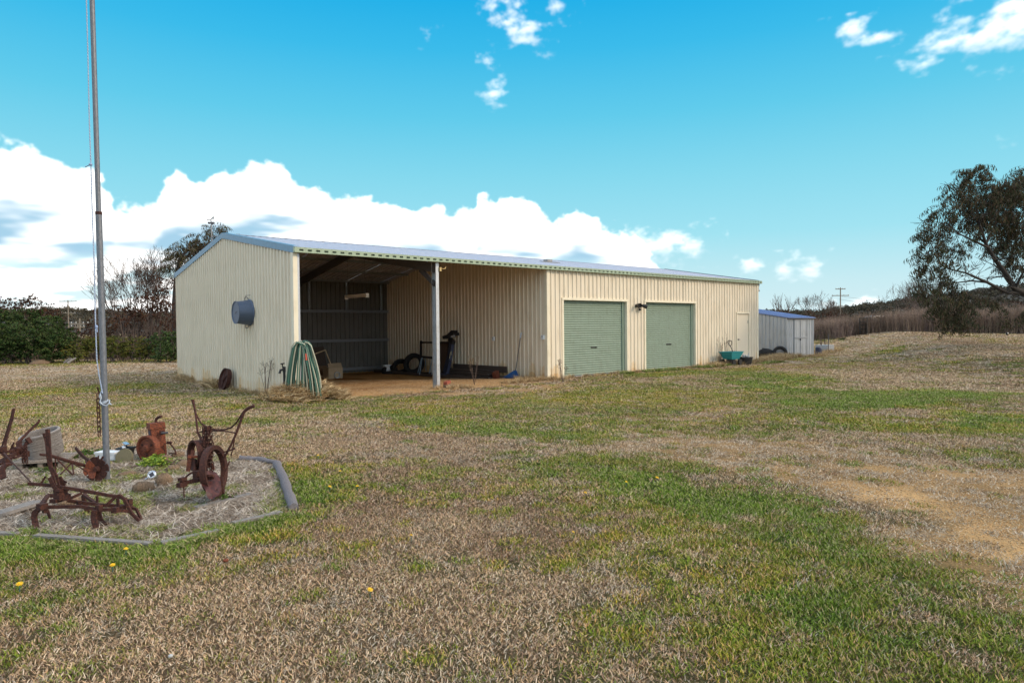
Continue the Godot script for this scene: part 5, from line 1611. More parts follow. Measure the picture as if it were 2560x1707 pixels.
func build_bay_things() -> void:
	tyre("large black tyre leaning against the ribbed dividing wall next to the trestle", V(7.38, 0.26, -6.55), V(-0.8, 0.3, 0.5), 0.40, 0.24)
	tyre("black tyre leaning between the large tyre and the white bucket", V(7.30, 0.12, -7.35), V(-0.6, 0.55, 0.55), 0.32, 0.22)
	tyre("low black tyre lying almost flat in front of the white bucket", V(6.95, -0.02, -7.55), V(-0.3, 0.9, 0.3), 0.30, 0.2)
	var b: Vector3 = V(7.008, -0.130, -7.821)
	var t := thing("bucket", "white plastic bucket in the back corner of the bay", "bucket", b)
	var mb := Mb.new()
	mb.lathe(aim(Vector3.UP, b), [Vector2(0, 0.0), Vector2(0.13, 0.0), Vector2(0.16, 0.30), Vector2(0.17, 0.30), Vector2(0.17, 0.32), Vector2(0.15, 0.32), Vector2(0.125, 0.02), Vector2(0, 0.02)], 20)
	part("pail", mb, M.white_plastic, t)
	# black frame with a brown board behind it
	t = thing("tube_stand", "black square tube stand standing before the dividing wall", "frame", V(7.55, 0, -6.0))
	for q in [[V(7.550, 1.115, -6.310), V(7.550, -0.086, -6.386)], [V(7.550, 1.047, -6.311), V(7.550, 1.067, -4.559)], [V(7.550, 1.067, -4.559), V(7.550, -0.020, -4.690)], [V(7.450, -0.063, -6.235), V(7.450, -0.019, -4.551)]]:
		mb = Mb.new()
		mb.bar(q[0], q[1], 0.06, 0.06, V(1, 0, 0))
		part("bar", mb, M.black, t)
	mb = Mb.new()
	mb.plate([V(7.720, 1.016, -5.758), V(7.720, 1.028, -4.830), V(7.700, 0.007, -4.879), V(7.700, -0.031, -5.732)], V(0.02, 0, 0))
	tag(put("brown_board", mb, M.brown_wood), "brown board standing behind the black tube stand", "board")
	# trestle
	t = thing("trestle", "small trestle with pale blue metal legs and a black top bar", "trestle", V(7.1, 0, -6.1))
	mb = Mb.new()
	mb.bar(V(7.100, 0.550, -5.713), V(7.100, 0.535, -4.704), 0.07, 0.08)
	part("top_bar", mb, M.black, t)
	for q in [[V(7.150, 0.526, -5.690), V(7.000, -0.060, -5.733)], [V(7.050, 0.536, -5.501), V(6.850, -0.057, -5.376)], [V(7.150, 0.522, -5.457), V(7.350, 0.033, -5.706)], [V(7.150, 0.524, -5.000), V(7.050, -0.010, -5.062)], [V(7.050, 0.534, -4.799), V(6.850, -0.021, -4.621)]]:
		mb = Mb.new()
		mb.tube([q[0], q[1]], 0.014, 6)
		part("leg", mb, M.leg_blue, t)
	# folded exercise machine
	t = thing("exercise_machine", "dark blue folded exercise machine standing on end by the shed post", "exercise machine", V(7.3, 0, -5.2))
	mb = Mb.new()
	mb.bar(V(7.300, 0.016, -4.433), V(7.360, 0.473, -4.309), 0.34, 0.10, V(1, 0, 0.3))
	mb.bar(V(7.360, 0.473, -4.309), V(7.450, 1.062, -4.242), 0.26, 0.11, V(1, 0, 0.3))
	part("upright", mb, M.navy, t)
	mb = Mb.new()
	mb.bar(V(7.420, 1.063, -4.254), V(7.440, 1.189, -4.208), 0.36, 0.14, V(1, 0, 0.3))
	part("collar", mb, M.black, t)
	mb = Mb.new()
	mb.box(Transform3D(Basis(Vector3.UP, 0.2) * Basis(V(1, 0, 0), -0.25), V(7.420, 1.305, -4.267)), V(0.32, 0.10, 0.50))
	mb.box(Transform3D(Basis(Vector3.UP, 0.2) * Basis(V(1, 0, 0), -0.6), V(7.420, 1.358, -4.248)), V(0.30, 0.06, 0.40))
	mb.cube(V(7.350, 1.253, -4.369), V(0.08, 0.09, 0.16))
	part("console", mb, M.black, t)
	mb = Mb.new()
	mb.box(Transform3D(Basis(Vector3.UP, 0.2) * Basis(V(1, 0, 0), -0.25), V(7.240, 1.289, -3.909)), V(0.02, 0.06, 0.16))
	part("display", mb, M.grey_plastic, t)
	mb = Mb.new()
	mb.box(Transform3D(Basis(Vector3.UP, 0.1), V(7.280, -0.046, -4.424)), V(0.42, 0.12, 0.36))
	part("base", mb, M.navy, t)
	mb = Mb.new()
	mb.tube([V(7.220, 0.548, -4.086), V(7.260, 0.734, -4.088), V(7.270, 0.777, -4.044), V(7.250, 0.653, -4.030)], 0.014, 5)
	part("cord", mb, M.hose_pale, t)
	# pile of timber
	var boards: Array = [[V(6.95, -0.07, -8.6), V(7.05, -0.06, -2.3), 0.16, 0.07, "longest dark plank lying on the floor in front of the pile"], [V(7.32, -0.04, -5.4), V(7.22, -0.02, -1.9), 0.18, 0.06, "grey plank lying flat beside the longest plank"], [V(7.62, -0.03, -5.2), V(7.60, -0.01, -1.75), 0.2, 0.08, "dark plank lowest against the dividing wall"],
		[V(7.42, 0.04, -5.3), V(7.36, 0.06, -2.1), 0.17, 0.05, "plank with a split end in the middle of the pile"], [V(7.60, 0.075, -4.9), V(7.45, 0.10, -1.9), 0.15, 0.05, "crooked plank lying across the middle of the pile"], [V(7.50, 0.16, -4.7), V(7.60, 0.11, -2.2), 0.16, 0.045, "thin warped plank near the top of the pile"], [V(7.75, 0.22, -4.6), V(7.77, 0.22, -1.75), 0.03, 0.20, "wide board standing on edge against the wall behind the pile"], [V(7.62, 0.20, -3.4), V(7.52, 0.145, -2.0), 0.12, 0.04, "short plank sloping on top of the pile"]]
	for q in boards:
		mb = Mb.new()
		mb.bar(q[0], q[1], q[2], q[3])
		tag(put("plank", mb, M.dark_wood), q[4], "plank", "planks piled along the dividing wall")
	mb = Mb.new()
	mb.box(Transform3D(Basis(Vector3.UP, 0.3) * Basis(V(0, 0, 1), 0.3), V(7.35, 0.06, -1.78)), V(0.22, 0.26, 0.12))
	tag(put("rusty_bracket", mb, M.rust_orange), "rusty iron bracket at the end of the plank pile beside the blue rake", "bracket")
	# rake
	var top: Vector3 = V(7.780, 1.413, -1.047)
	var neck: Vector3 = V(7.620, 0.205, -1.148)
	t = thing("rake", "blue plastic leaf rake with dark handle leaning on the dividing wall", "rake", V(7.6, 0, -1.4))
	mb = Mb.new()
	mb.tube([neck, top.lerp(neck, 0.12)], 0.014, 6)
	part("handle", mb, M.steel_dark, t)
	mb = Mb.new()
	mb.tube([top.lerp(neck, 0.14), top], 0.019, 8)
	part("grip", mb, M.rope_white, t)
	mb = Mb.new()
	var cx := neck + V(-0.06, 0, 0)
	for i in 11:
		var f := (i - 5) / 5.0
		var lo := V(cx.x - 0.16 + 0.02 * absf(f), land(7.5, -1.4) + 0.02, cx.z + f * 0.36 + 0.02)
		var knee := V(cx.x - 0.10, neck.y - 0.17 - 0.03 * absf(f), cx.z + f * 0.34)
		mb.bars([neck + V(-0.01, 0, f * 0.05), knee, lo], 0.055, 0.012, V(1, 0.3, 0))
	mb.bar(V(cx.x - 0.115, neck.y - 0.17, cx.z - 0.34), V(cx.x - 0.115, neck.y - 0.17, cx.z + 0.34), 0.03, 0.045)
	mb.plate([neck + V(0.0, 0.03, -0.03), neck + V(0.0, 0.03, 0.03), V(cx.x - 0.085, neck.y - 0.15, cx.z + 0.22), V(cx.x - 0.085, neck.y - 0.15, cx.z - 0.22)], V(-0.008, 0.003, 0))
	part("head", mb, M.rake_blue, t)
	# switches on the dividing wall
	for q in [[V(7.860, 1.205, -2.473), "pale green power outlet halfway along the dividing wall"], [V(7.860, 1.267, -0.127), "white power outlet near the front corner of the dividing wall"]]:
		t = thing("power_outlet", q[1], "power outlet", q[0])
		mb = Mb.new()
		mb.cube(q[0] + V(-0.03, 0, 0), V(0.05, 0.13, 0.10))
		part("box", mb, M.white_plastic, t)
		mb = Mb.new()
		mb.cube(q[0] + V(-0.060, 0.025, 0), V(0.012, 0.045, 0.06))
		part("cover", mb, M.grey_plastic, t)
	# cardboard, board and sticks at the back
	var c: Vector3 = V(4.068, -0.100, -6.724)
	t = thing("cardboard_box", "open pale cardboard box with a round hole in its side", "box", c)
	mb = Mb.new()
	mb.box(Transform3D(Basis.IDENTITY, c + V(0.27, 0.17, -0.24)), V(0.52, 0.38, 0.46))
	part("carton", mb, M.card, t)
	mb = Mb.new()
	mb.quad(c + V(0.0, 0.36, 0.0), c + V(0.5, 0.36, 0.0), c + V(0.55, 0.50, -0.16), c + V(0.05, 0.50, -0.16), V(0, 1, 1))
	part("flap", mb, M.card, t)
	mb = Mb.new()
	mb.lathe(aim(V(0, 0, 1), c + V(0.31, 0.10, 0.0)), [Vector2(0.075, 0.0), Vector2(0.115, 0.0), Vector2(0.115, 0.05), Vector2(0.10, 0.05), Vector2(0.085, -0.12), Vector2(0, -0.12)], 20)
	part("pipe_end", mb, M.grey_plastic, t)
	var c2: Vector3 = V(3.989, -0.100, -7.352)
	t = thing("cardboard_box", "brown cardboard box resting on a timber offcut beside the pale box", "box", c2)
	mb = Mb.new()
	mb.box(Transform3D(Basis(Vector3.UP, 0.1), c2 + V(0.12, 0.22, -0.45)), V(0.66, 0.32, 0.4))
	part("carton", mb, M.card_brown, t)
	mb = Mb.new()
	mb.bar(c2 + V(-0.1, 0.03, -0.12), c2 + V(0.5, 0.03, -0.02), 0.10, 0.07)
	tag(put("timber_offcut", mb, M.stick), "short timber offcut under the brown cardboard box", "timber")
	mb = Mb.new()
	mb.plate([c2 + V(-0.35, 0.0, -0.95), c2 + V(0.85, 0.0, -0.95), c2 + V(0.80, 1.02, -1.2), c2 + V(-0.30, 1.0, -1.2)], V(0, 0.01, -0.03))
	tag(put("dark_board", mb, M.dark_wood), "dark board leaning behind the two cardboard boxes", "board")
	for q in [[V(2.951, 0.785, -5.488), V(3.428, 0.906, -5.606), "pale stick leaning along the top of the dark board"], [V(3.383, 0.910, -5.513), V(3.278, 0.463, -4.926), "pale stick leaning down the front of the dark board"]]:
		mb = Mb.new()
		mb.tube([q[0], q[1]], 0.016, 6)
		tag(put("pale_stick", mb, M.stick), q[2], "stick")
	# fluorescent batten
	var fa := V(4.05, 2.62, -5.35)
	var fb := V(3.90, 2.62, -3.70)
	t = thing("batten_light", "unlit fluorescent batten hanging on wires under the bay roof", "light", (fa + fb) * 0.5)
	mb = Mb.new()
	mb.bar(fa, fb, 0.10, 0.06)
	part("body", mb, M.white_paint, t)
	mb = Mb.new()
	mb.tube([fa.lerp(fb, 0.03) + V(0, -0.055, 0), fa.lerp(fb, 0.97) + V(0, -0.055, 0)], 0.014, 8)
	part("tube", mb, M.white_plastic, t)
	mb = Mb.new()
	for f in [0.015, 0.985]:
		mb.cube(fa.lerp(fb, f) + V(0, -0.03, 0), V(0.11, 0.13, 0.04))
	part("end_cap", mb, M.white_paint, t)
	for f in [0.1, 0.9]:
		mb = Mb.new()
		var p := fa.lerp(fb, f)
		mb.tube([p + V(0, 0.03, 0), V(p.x, roofline(p.z) + 0.05, p.z)], 0.004, 4)
		part("wire", mb, M.steel_dark, t)
	# bricks at the post
	t = thing("brick", "red brick on top of the pale one at the foot of the shed post", "brick", V(4.12, 0.13, 0.05))
	mb = Mb.new()
	mb.box(Transform3D(Basis(Vector3.UP, 0.5) * Basis(V(0, 0, 1), 0.12), V(4.12, 0.14, 0.06)), V(0.23, 0.076, 0.11))
	part("block", mb, M.brick_red, t)
	t = thing("brick", "pale mortar covered brick lying in the grass beside the shed post", "brick", V(4.16, 0.04, 0.06))
	mb = Mb.new()
	mb.box(Transform3D(Basis(Vector3.UP, 0.1), V(4.16, 0.05, 0.06)), V(0.25, 0.08, 0.12))
	part("block", mb, M.brick_pale, t)

func build_front_things() -> void:
	# wash tub on the gable
	var at := V(-0.03, 2.02, -2.66)
	var t := thing("wash_tub", "round galvanised wash tub hung upside against the gable wall", "tub", at)
	var mb := Mb.new()
	mb.lathe(aim(V(-1, 0, 0), at), [Vector2(0.31, 0.01), Vector2(0.335, 0.0), Vector2(0.338, 0.02), Vector2(0.318, 0.035), Vector2(0.275, 0.34), Vector2(0.285, 0.345), Vector2(0.285, 0.362), Vector2(0.268, 0.362), Vector2(0.26, 0.345), Vector2(0.0, 0.345)], 36)
	part("bowl", mb, M.tub_zinc, t)
	for sg in [1.0, -1.0]:
		mb = Mb.new()
		mb.tube([at + V(-0.10, sg * 0.31, -0.05), at + V(-0.10, sg * 0.37, -0.06), at + V(-0.09, sg * 0.395, 0.0), at + V(-0.06, sg * 0.37, 0.05), at + V(-0.06, sg * 0.32, 0.05)], 0.010, 6)
		part("handle", mb, M.steel_dark, t)
	mb = Mb.new()
	mb.tube([at + V(0.02, 0.44, 0.0), at + V(-0.10, 0.43, 0.0), at + V(-0.10, 0.37, 0.0)], 0.006, 5)
	part("hook", mb, M.rust, t)
	for k in 3:
		mb = Mb.new()
		mb.cube(at + V(-0.349, -0.02 + 0.02 * k, -0.03 + 0.05 * k - 0.02), V(0.012, 0.02, 0.02))
		part("rivet", mb, M.steel_dark, t)
	# wheel leaning at the gable
	var wc: Vector3 = V(-0.240, 0.315, -3.967)
	wc.y = land(wc.x, wc.z) + 0.27
	t = thing("iron_wheel", "solid rusty iron wheel leaning on the gable wall in dry grass", "wheel", wc)
	mb = Mb.new()
	var fr := aim(V(-0.97, 0.22, 0.02), wc)
	mb.lathe(fr, [Vector2(0.0, 0.01), Vector2(0.25, 0.0), Vector2(0.262, -0.05), Vector2(0.29, -0.06), Vector2(0.30, 0.06), Vector2(0.27, 0.055), Vector2(0.255, 0.012), Vector2(0.0, 0.02)], 32)
	part("rim", mb, M.rust, t)
	mb = Mb.new()
	mb.lathe(fr, [Vector2(0, -0.03), Vector2(0.06, -0.03), Vector2(0.055, 0.06), Vector2(0.03, 0.075), Vector2(0, 0.075)], 14)
	for i in 5:
		var a := TAU * i / 5.0
		mb.bar(fr * (V(cos(a), 0.0, sin(a)) * 0.05 + V(0, 0.025, 0)), fr * (V(cos(a), 0.0, sin(a)) * 0.25 + V(0, 0.02, 0)), 0.03, 0.02)
	part("hub", mb, M.rust, t)
	# tap
	var p: Vector3 = V(-0.416, 0.188, 0.358)
	p.y = land(p.x, p.z) - 0.05
	t = thing("standpipe", "black standpipe with garden tap beside the hanging hose", "tap", p)
	mb = Mb.new()
	mb.tube([p, p + V(0, 0.66, 0)], 0.028, 10)
	part("pipe", mb, M.black, t)
	mb = Mb.new()
	mb.tube([p + V(0, 0.62, 0), p + V(0, 0.74, 0)], 0.034, 10)
	mb.tube([p + V(0.01, 0.68, 0), p + V(-0.09, 0.67, 0.02), p + V(-0.12, 0.60, 0.03)], 0.026, 8)
	mb.tube([p + V(-0.03, 0.70, 0), p + V(-0.04, 0.80, 0)], 0.012, 6)
	mb.tube([p + V(-0.08, 0.80, 0.02), p + V(0.01, 0.81, -0.02)], 0.016, 6)
	part("tap", mb, M.black, t)
	# hose
	var hk: Vector3 = V(-0.198, 1.332, 0.848)
	t = thing("garden_hose", "long green and cream garden hose hung in loops at the corner of the bay", "hose", hk)
	for i in 26:
		mb = Mb.new()
		var f := i / 25.0
		var lf := lerpf(-0.40, 0.06, f) + rng.randf_range(-0.03, 0.03)
		var rf := lerpf(0.36, 0.0, fposmod(f * 2.3, 1.0)) + rng.randf_range(-0.03, 0.03)
		if rf < lf + 0.16:
			rf = lf + 0.2
		var drop := rng.randf_range(0.98, 1.20)
		var dz := rng.randf_range(-0.07, 0.07)
		var tx := lerpf(-0.11, 0.10, f)
		var ty := rng.randf_range(-0.05, 0.015)
		var pts: Array = []
		for k in 17:
			var s := k / 16.0
			var side := lf if s < 0.5 else rf
			var q := absf(s - 0.5) * 2.0
			# a loop hangs almost straight and turns over the hook
			var x := tx + (side - tx) * (1.0 - pow(1.0 - q, 1.7))
			var y := ty - drop * (1.0 - sqrt(maxf(1.0 - pow(q, 1.25), 0.0))) - drop * 0.05 * q
			if q < 0.25:
				y = ty - drop * (pow(q, 1.7) * 0.9)
			else:
				var y0 := pow(0.25, 1.7) * 0.9
				y = ty - drop * lerpf(y0, 1.0, pow((q - 0.25) / 0.75, 0.96))
			pts.append(hk + RIGHT * x * V(1, 0, 1) + V(0, y, 0) - AHEAD * (dz + 0.05 * (1.0 - q)))
		mb.tube(pts, 0.0135, 7)
		part("hose_loop", mb, M.hose_pale if i % 7 in [1, 3] else M.hose_green, t)
	mb = Mb.new()
	mb.tube([hk + V(0.0, -0.26, 0.12), hk + V(0.01, -0.40, 0.13)], 0.024, 8)
	part("hose_joiner", mb, M.hose_orange, t)
	# floodlight
	var fl := V(12.12, 2.27, 0.03)
	t = thing("floodlight", "black twin floodlight with sensor on the wall between the roller doors", "floodlight", fl)
	mb = Mb.new()
	mb.lathe(aim(V(0, 0, 1), fl), [Vector2(0, 0), Vector2(0.06, 0), Vector2(0.06, 0.045), Vector2(0.03, 0.06), Vector2(0, 0.06)], 14)
	part("base", mb, M.black, t)
	for q in [[V(-0.05, 0.02, 0.12), V(-0.35, -0.15, 0.9)], [V(0.20, 0.0, 0.13), V(0.75, -0.25, 0.6)]]:
		mb = Mb.new()
		var n: Vector3 = q[1].normalized()
		mb.lathe(aim(n, fl + q[0]), [Vector2(0, -0.03), Vector2(0.05, -0.02), Vector2(0.072, 0.08), Vector2(0.078, 0.15), Vector2(0.07, 0.15), Vector2(0.066, 0.11), Vector2(0, 0.11)], 16)
		mb.tube([fl + V(0, 0, 0.04), fl + q[0]], 0.018, 6)
		part("lamp_head", mb, M.black, t)
	mb = Mb.new()
	mb.tube([fl + V(0.04, -0.02, 0.05), fl + V(0.08, -0.10, 0.08)], 0.02, 6)
	mb.blob(fl + V(0.09, -0.13, 0.09), V(0.05, 0.045, 0.05), n_mid, 0.0)
	part("sensor", mb, M.black, t)
	# cart
	var c: Vector3 = V(17.292, 0.000, 0.569)
	c.y = land(c.x, c.z)
	t = thing("garden_cart", "teal garden cart with a heart shaped black handle by the access door", "cart", c)
	mb = Mb.new()
	var lo: Array = [V(-0.27, 0.24, -0.18), V(0.27, 0.24, -0.18), V(0.27, 0.24, 0.18), V(-0.27, 0.24, 0.18)]
	var hi: Array = [V(-0.43, 0.52, -0.28), V(0.43, 0.52, -0.28), V(0.43, 0.52, 0.28), V(-0.43, 0.52, 0.28)]
	mb.quad(c + lo[0], c + lo[1], c + lo[2], c + lo[3], V(0, -1, 0))
	for i in 4:
		var j := (i + 1) % 4
		var out: Vector3 = lo[i] + lo[j]
		mb.quad(c + lo[i], c + lo[j], c + hi[j], c + hi[i], V(out.x, -0.1, out.z))
		mb.bar(c + hi[i], c + hi[j], 0.035, 0.025)
		for f in [0.35, 0.65]:
			mb.bar(c + lo[i].lerp(hi[i], f) + V(out.x, 0, out.z) * 0.02, c + lo[j].lerp(hi[j], f) + V(out.x, 0, out.z) * 0.02, 0.02, 0.014)
	part("tray", mb, M.teal, t)
	mb = Mb.new()
	mb.tube([c + V(0.16, 0.22, 0.05), c + V(0.16, 0.55, -0.05), c + V(0.12, 0.74, -0.1), c + V(0.02, 0.80, -0.12), c + V(-0.02, 0.88, -0.13), c + V(0.02, 0.95, -0.14), c + V(0.12, 0.94, -0.14), c + V(0.22, 0.95, -0.14), c + V(0.26, 0.88, -0.13), c + V(0.22, 0.80, -0.12), c + V(0.12, 0.74, -0.1)], 0.016, 7)
	part("handle", mb, M.black, t)
	for q in [V(-0.22, 0.12, 0.24), V(0.22, 0.12, 0.24), V(-0.22, 0.12, -0.24), V(0.22, 0.12, -0.24)]:
		mb = Mb.new()
		mb.lathe(aim(V(0, 0, 1), c + q), [Vector2(0, -0.03), Vector2(0.09, -0.035), Vector2(0.12, -0.03), Vector2(0.12, 0.03), Vector2(0.09, 0.035), Vector2(0, 0.03)], 16)
		part("wheel", mb, M.rubber, t)
	mb = Mb.new()
	mb.bar(c + V(-0.22, 0.14, -0.24), c + V(-0.22, 0.14, 0.24), 0.025, 0.025)
	mb.bar(c + V(0.22, 0.14, -0.24), c + V(0.22, 0.14, 0.24), 0.025, 0.025)
	mb.bar(c + V(-0.26, 0.2, 0), c + V(0.26, 0.2, 0), 0.05, 0.06)
	part("frame", mb, M.steel_dark, t)
	# black tub
	c = V(18.081, 0.000, 0.693)
	c.y = land(c.x, c.z)
	t = thing("planter_tub", "low black tub of odds and ends in the grass beside the cart", "tub", c)
	mb = Mb.new()
	mb.lathe(aim(Vector3.UP, c), [Vector2(0, 0.01), Vector2(0.24, 0.0), Vector2(0.29, 0.27), Vector2(0.31, 0.27), Vector2(0.31, 0.30), Vector2(0.27, 0.30), Vector2(0.25, 0.22), Vector2(0, 0.20)], 22)
	part("tub", mb, M.black, t)
	mb = Mb.new()
	for i in 5:
		mb.blob(c + V(rng.randf_range(-0.16, 0.2), 0.30 + rng.randf() * 0.06, rng.randf_range(-0.15, 0.15)), V(0.05, 0.06, 0.05), n_mid, 0.6, 5, 7)
	mb.tube([c + V(0.2, 0.25, 0.0), c + V(0.24, 0.46, 0.03)], 0.02, 6)
	part("contents", mb, M.grey_plastic, t)
	# by the small shed
	tyre("black tyre standing against the side of the galvanised garden shed", V(23.75, 0.24, -0.75), V(-0.75, 0.25, 0.6), 0.33, 0.2)
	c = V(23.55, land(23.5, -1.3), -1.35)
	mb = Mb.new()
	mb.blob(c + V(0, 0.18, 0), V(0.30, 0.24, 0.34), n_mid, 0.7)
	tag(put("black_bag", mb, M.rubber), "crumpled black bag lying by the tyre at the garden shed", "bag")
	c = V(28.113, 0.000, -0.927)
	c.y = land(c.x, c.z)
	t = thing("blue_drum", "small dark blue drum at the far corner of the garden shed", "drum", c)
	mb = Mb.new()
	mb.lathe(aim(Vector3.UP, c), [Vector2(0, 0), Vector2(0.13, 0.0), Vector2(0.15, 0.04), Vector2(0.15, 0.36), Vector2(0.12, 0.42), Vector2(0, 0.42)], 18)
	part("barrel", mb, M.navy, t)
	c = V(29.994, 0.541, -1.432)
	c.y = land(c.x, c.z)
	t = thing("planter", "corrugated iron planter box in the grass behind the garden shed", "planter", c)
	mb = Mb.new()
	for i in 4:
		mb.bar(c + V(-0.42, 0.08 + i * 0.09, 0.30), c + V(0.42, 0.08 + i * 0.09, 0.30), 0.03, 0.05)
		mb.bar(c + V(-0.42, 0.08 + i * 0.09, -0.30), c + V(0.42, 0.08 + i * 0.09, -0.30), 0.03, 0.05)
	mb.cube(c + V(0, 0.19, 0), V(0.84, 0.36, 0.58))
	part("side", mb, M.galv, t)
	mb = Mb.new()
	mb.tube([c + V(-0.35, 0.0, 0.34), c + V(-0.33, 0.95, 0.34)], 0.02, 6)
	part("stake", mb, M.steel_dark, t)
	c = V(44.269, 0.614, -4.871)
	c.y = land(c.x, c.z)
	t = thing("wire_crate", "dark upright wire crate standing in front of the tall dry grass", "crate", c)
	for i in 5:
		mb = Mb.new()
		mb.cube(c + V(0, 0.2 + i * 0.25, 0), V(0.62, 0.04, 0.5))
		part("slat", mb, M.black, t)
	for q in [V(-0.3, 0.6, 0.25), V(0.3, 0.6, 0.25), V(-0.3, 0.6, -0.25), V(0.3, 0.6, -0.25)]:
		mb = Mb.new()
		mb.cube(c + q, V(0.05, 1.3, 0.05))
		part("upright", mb, M.black, t)
	# bird
	c = V(42.779, 0.925, 3.795)
	c.y = land(c.x, c.z)
	t = thing("bird", "small black and white bird standing on the grass before the tall dry grass", "bird", c)
	mb = Mb.new()
	mb.blob(c + V(0, 0.13, 0), V(0.12, 0.075, 0.07), n_mid, 0.0)
	mb.blob(c + V(-0.11, 0.21, 0), V(0.045, 0.045, 0.04), n_mid, 0.0)
	mb.tube([c + V(-0.14, 0.21, 0), c + V(-0.20, 0.20, 0)], [0.012, 0.003], 5)
	mb.bar(c + V(0.09, 0.12, 0), c + V(0.24, 0.08, 0), 0.06, 0.015)
	mb.tube([c + V(0, 0.08, 0.02), c + V(0, 0, 0.02)], 0.006, 4)
	mb.tube([c + V(0, 0.08, -0.02), c + V(0, 0, -0.02)], 0.006, 4)
	part("body", mb, M.black, t)
	mb = Mb.new()
	mb.blob(c + V(0.02, 0.165, 0.03), V(0.08, 0.035, 0.045), n_mid, 0.0)
	part("wing_patch", mb, M.white_paint, t)
	# weather station behind the ridge
	c = V(0.526, 4.286, -7.190)
	t = thing("weather_station", "small weather station with cups and vane on a mast behind the ridge", "weather station", c)
	var tp: Vector3 = V(0.502, 4.903, -7.229)
	mb = Mb.new()
	mb.tube([c + V(0, -0.8, 0), tp], 0.018, 6)
	mb.tube([c + V(0, 0.18, 0), V(0.731, 4.477, -6.749)], 0.014, 5)
	part("mast", mb, M.steel, t)
	mb = Mb.new()
	mb.bar(tp - RIGHT * 0.10, tp + RIGHT * 0.10, 0.03, 0.03)
	mb.blob(tp + RIGHT * 0.06 + V(0, -0.02, 0), V(0.05, 0.035, 0.05), n_mid, 0.0)
	mb.blob(tp - RIGHT * 0.06 + V(0, -0.02, 0), V(0.04, 0.03, 0.04), n_mid, 0.0)
	part("wind_cups", mb, M.steel_dark, t)
	mb = Mb.new()
	mb.tube([tp, tp + V(0, 0.14, 0)], 0.012, 5)
	mb.tube([tp + V(0, 0.07, 0), tp + V(0, 0.08, 0) - RIGHT * 0.13], 0.012, 5)
	part("sensor_arm", mb, M.steel_dark, t)
	mb = Mb.new()
	mb.plate([tp + RIGHT * 0.01 + V(0, 0.10, 0), tp + RIGHT * 0.10 + V(0, 0.11, 0), tp + RIGHT * 0.09 + V(0, 0.19, 0), tp + RIGHT * 0.03 + V(0, 0.17, 0)], AHEAD * 0.01)
	part("vane", mb, M.grey_plastic, t)

# ---------------------------------------------------------------- the bed round the flagpole
func log_piece(label: String, pts: Array, r: float, called := "edging_log", m := "log_wood") -> void:
	var mb := Mb.new()
	var p: Array = []
	var rs: Array = []
	for i in pts.size() - 1:
		for k in 4:
			var q: Vector3 = pts[i].lerp(pts[i + 1], k / 4.0)
			q.y = land(q.x, q.z) + r * 0.55 + rng.randf_range(-0.006, 0.006)
			p.append(q)
			rs.append(r * rng.randf_range(0.80, 1.15))
	var e: Vector3 = pts[-1]
	e.y = land(e.x, e.z) + r * 0.5
	p.append(e)
	rs.append(r * 0.9)
	mb.tube(p, rs, 12)
	tag(put(called, mb, M[m]), label, "log", "logs and boards edging the bed")

func board(label: String, a: Vector3, b: Vector3, w: float, h: float, lift := 0.0) -> void:
	var mb := Mb.new()
	a.y = land(a.x, a.z) + h * 0.15 + lift
	b.y = land(b.x, b.z) + h * 0.2 + lift
	mb.bar(a, b, w, h)
	tag(put("edging_board", mb, M.old_wood), label, "board", "logs and boards edging the bed")

func stone(label: String, at: Vector3, r: Vector3, m := "stone") -> void:
	var mb := Mb.new()
	at.y = land(at.x, at.z) + r.y * 0.55
	mb.blob(at, r, n_mid, 0.35, 9, 14)
	tag(put("stone", mb, M[m]), label, "stone", "stones in the bed")

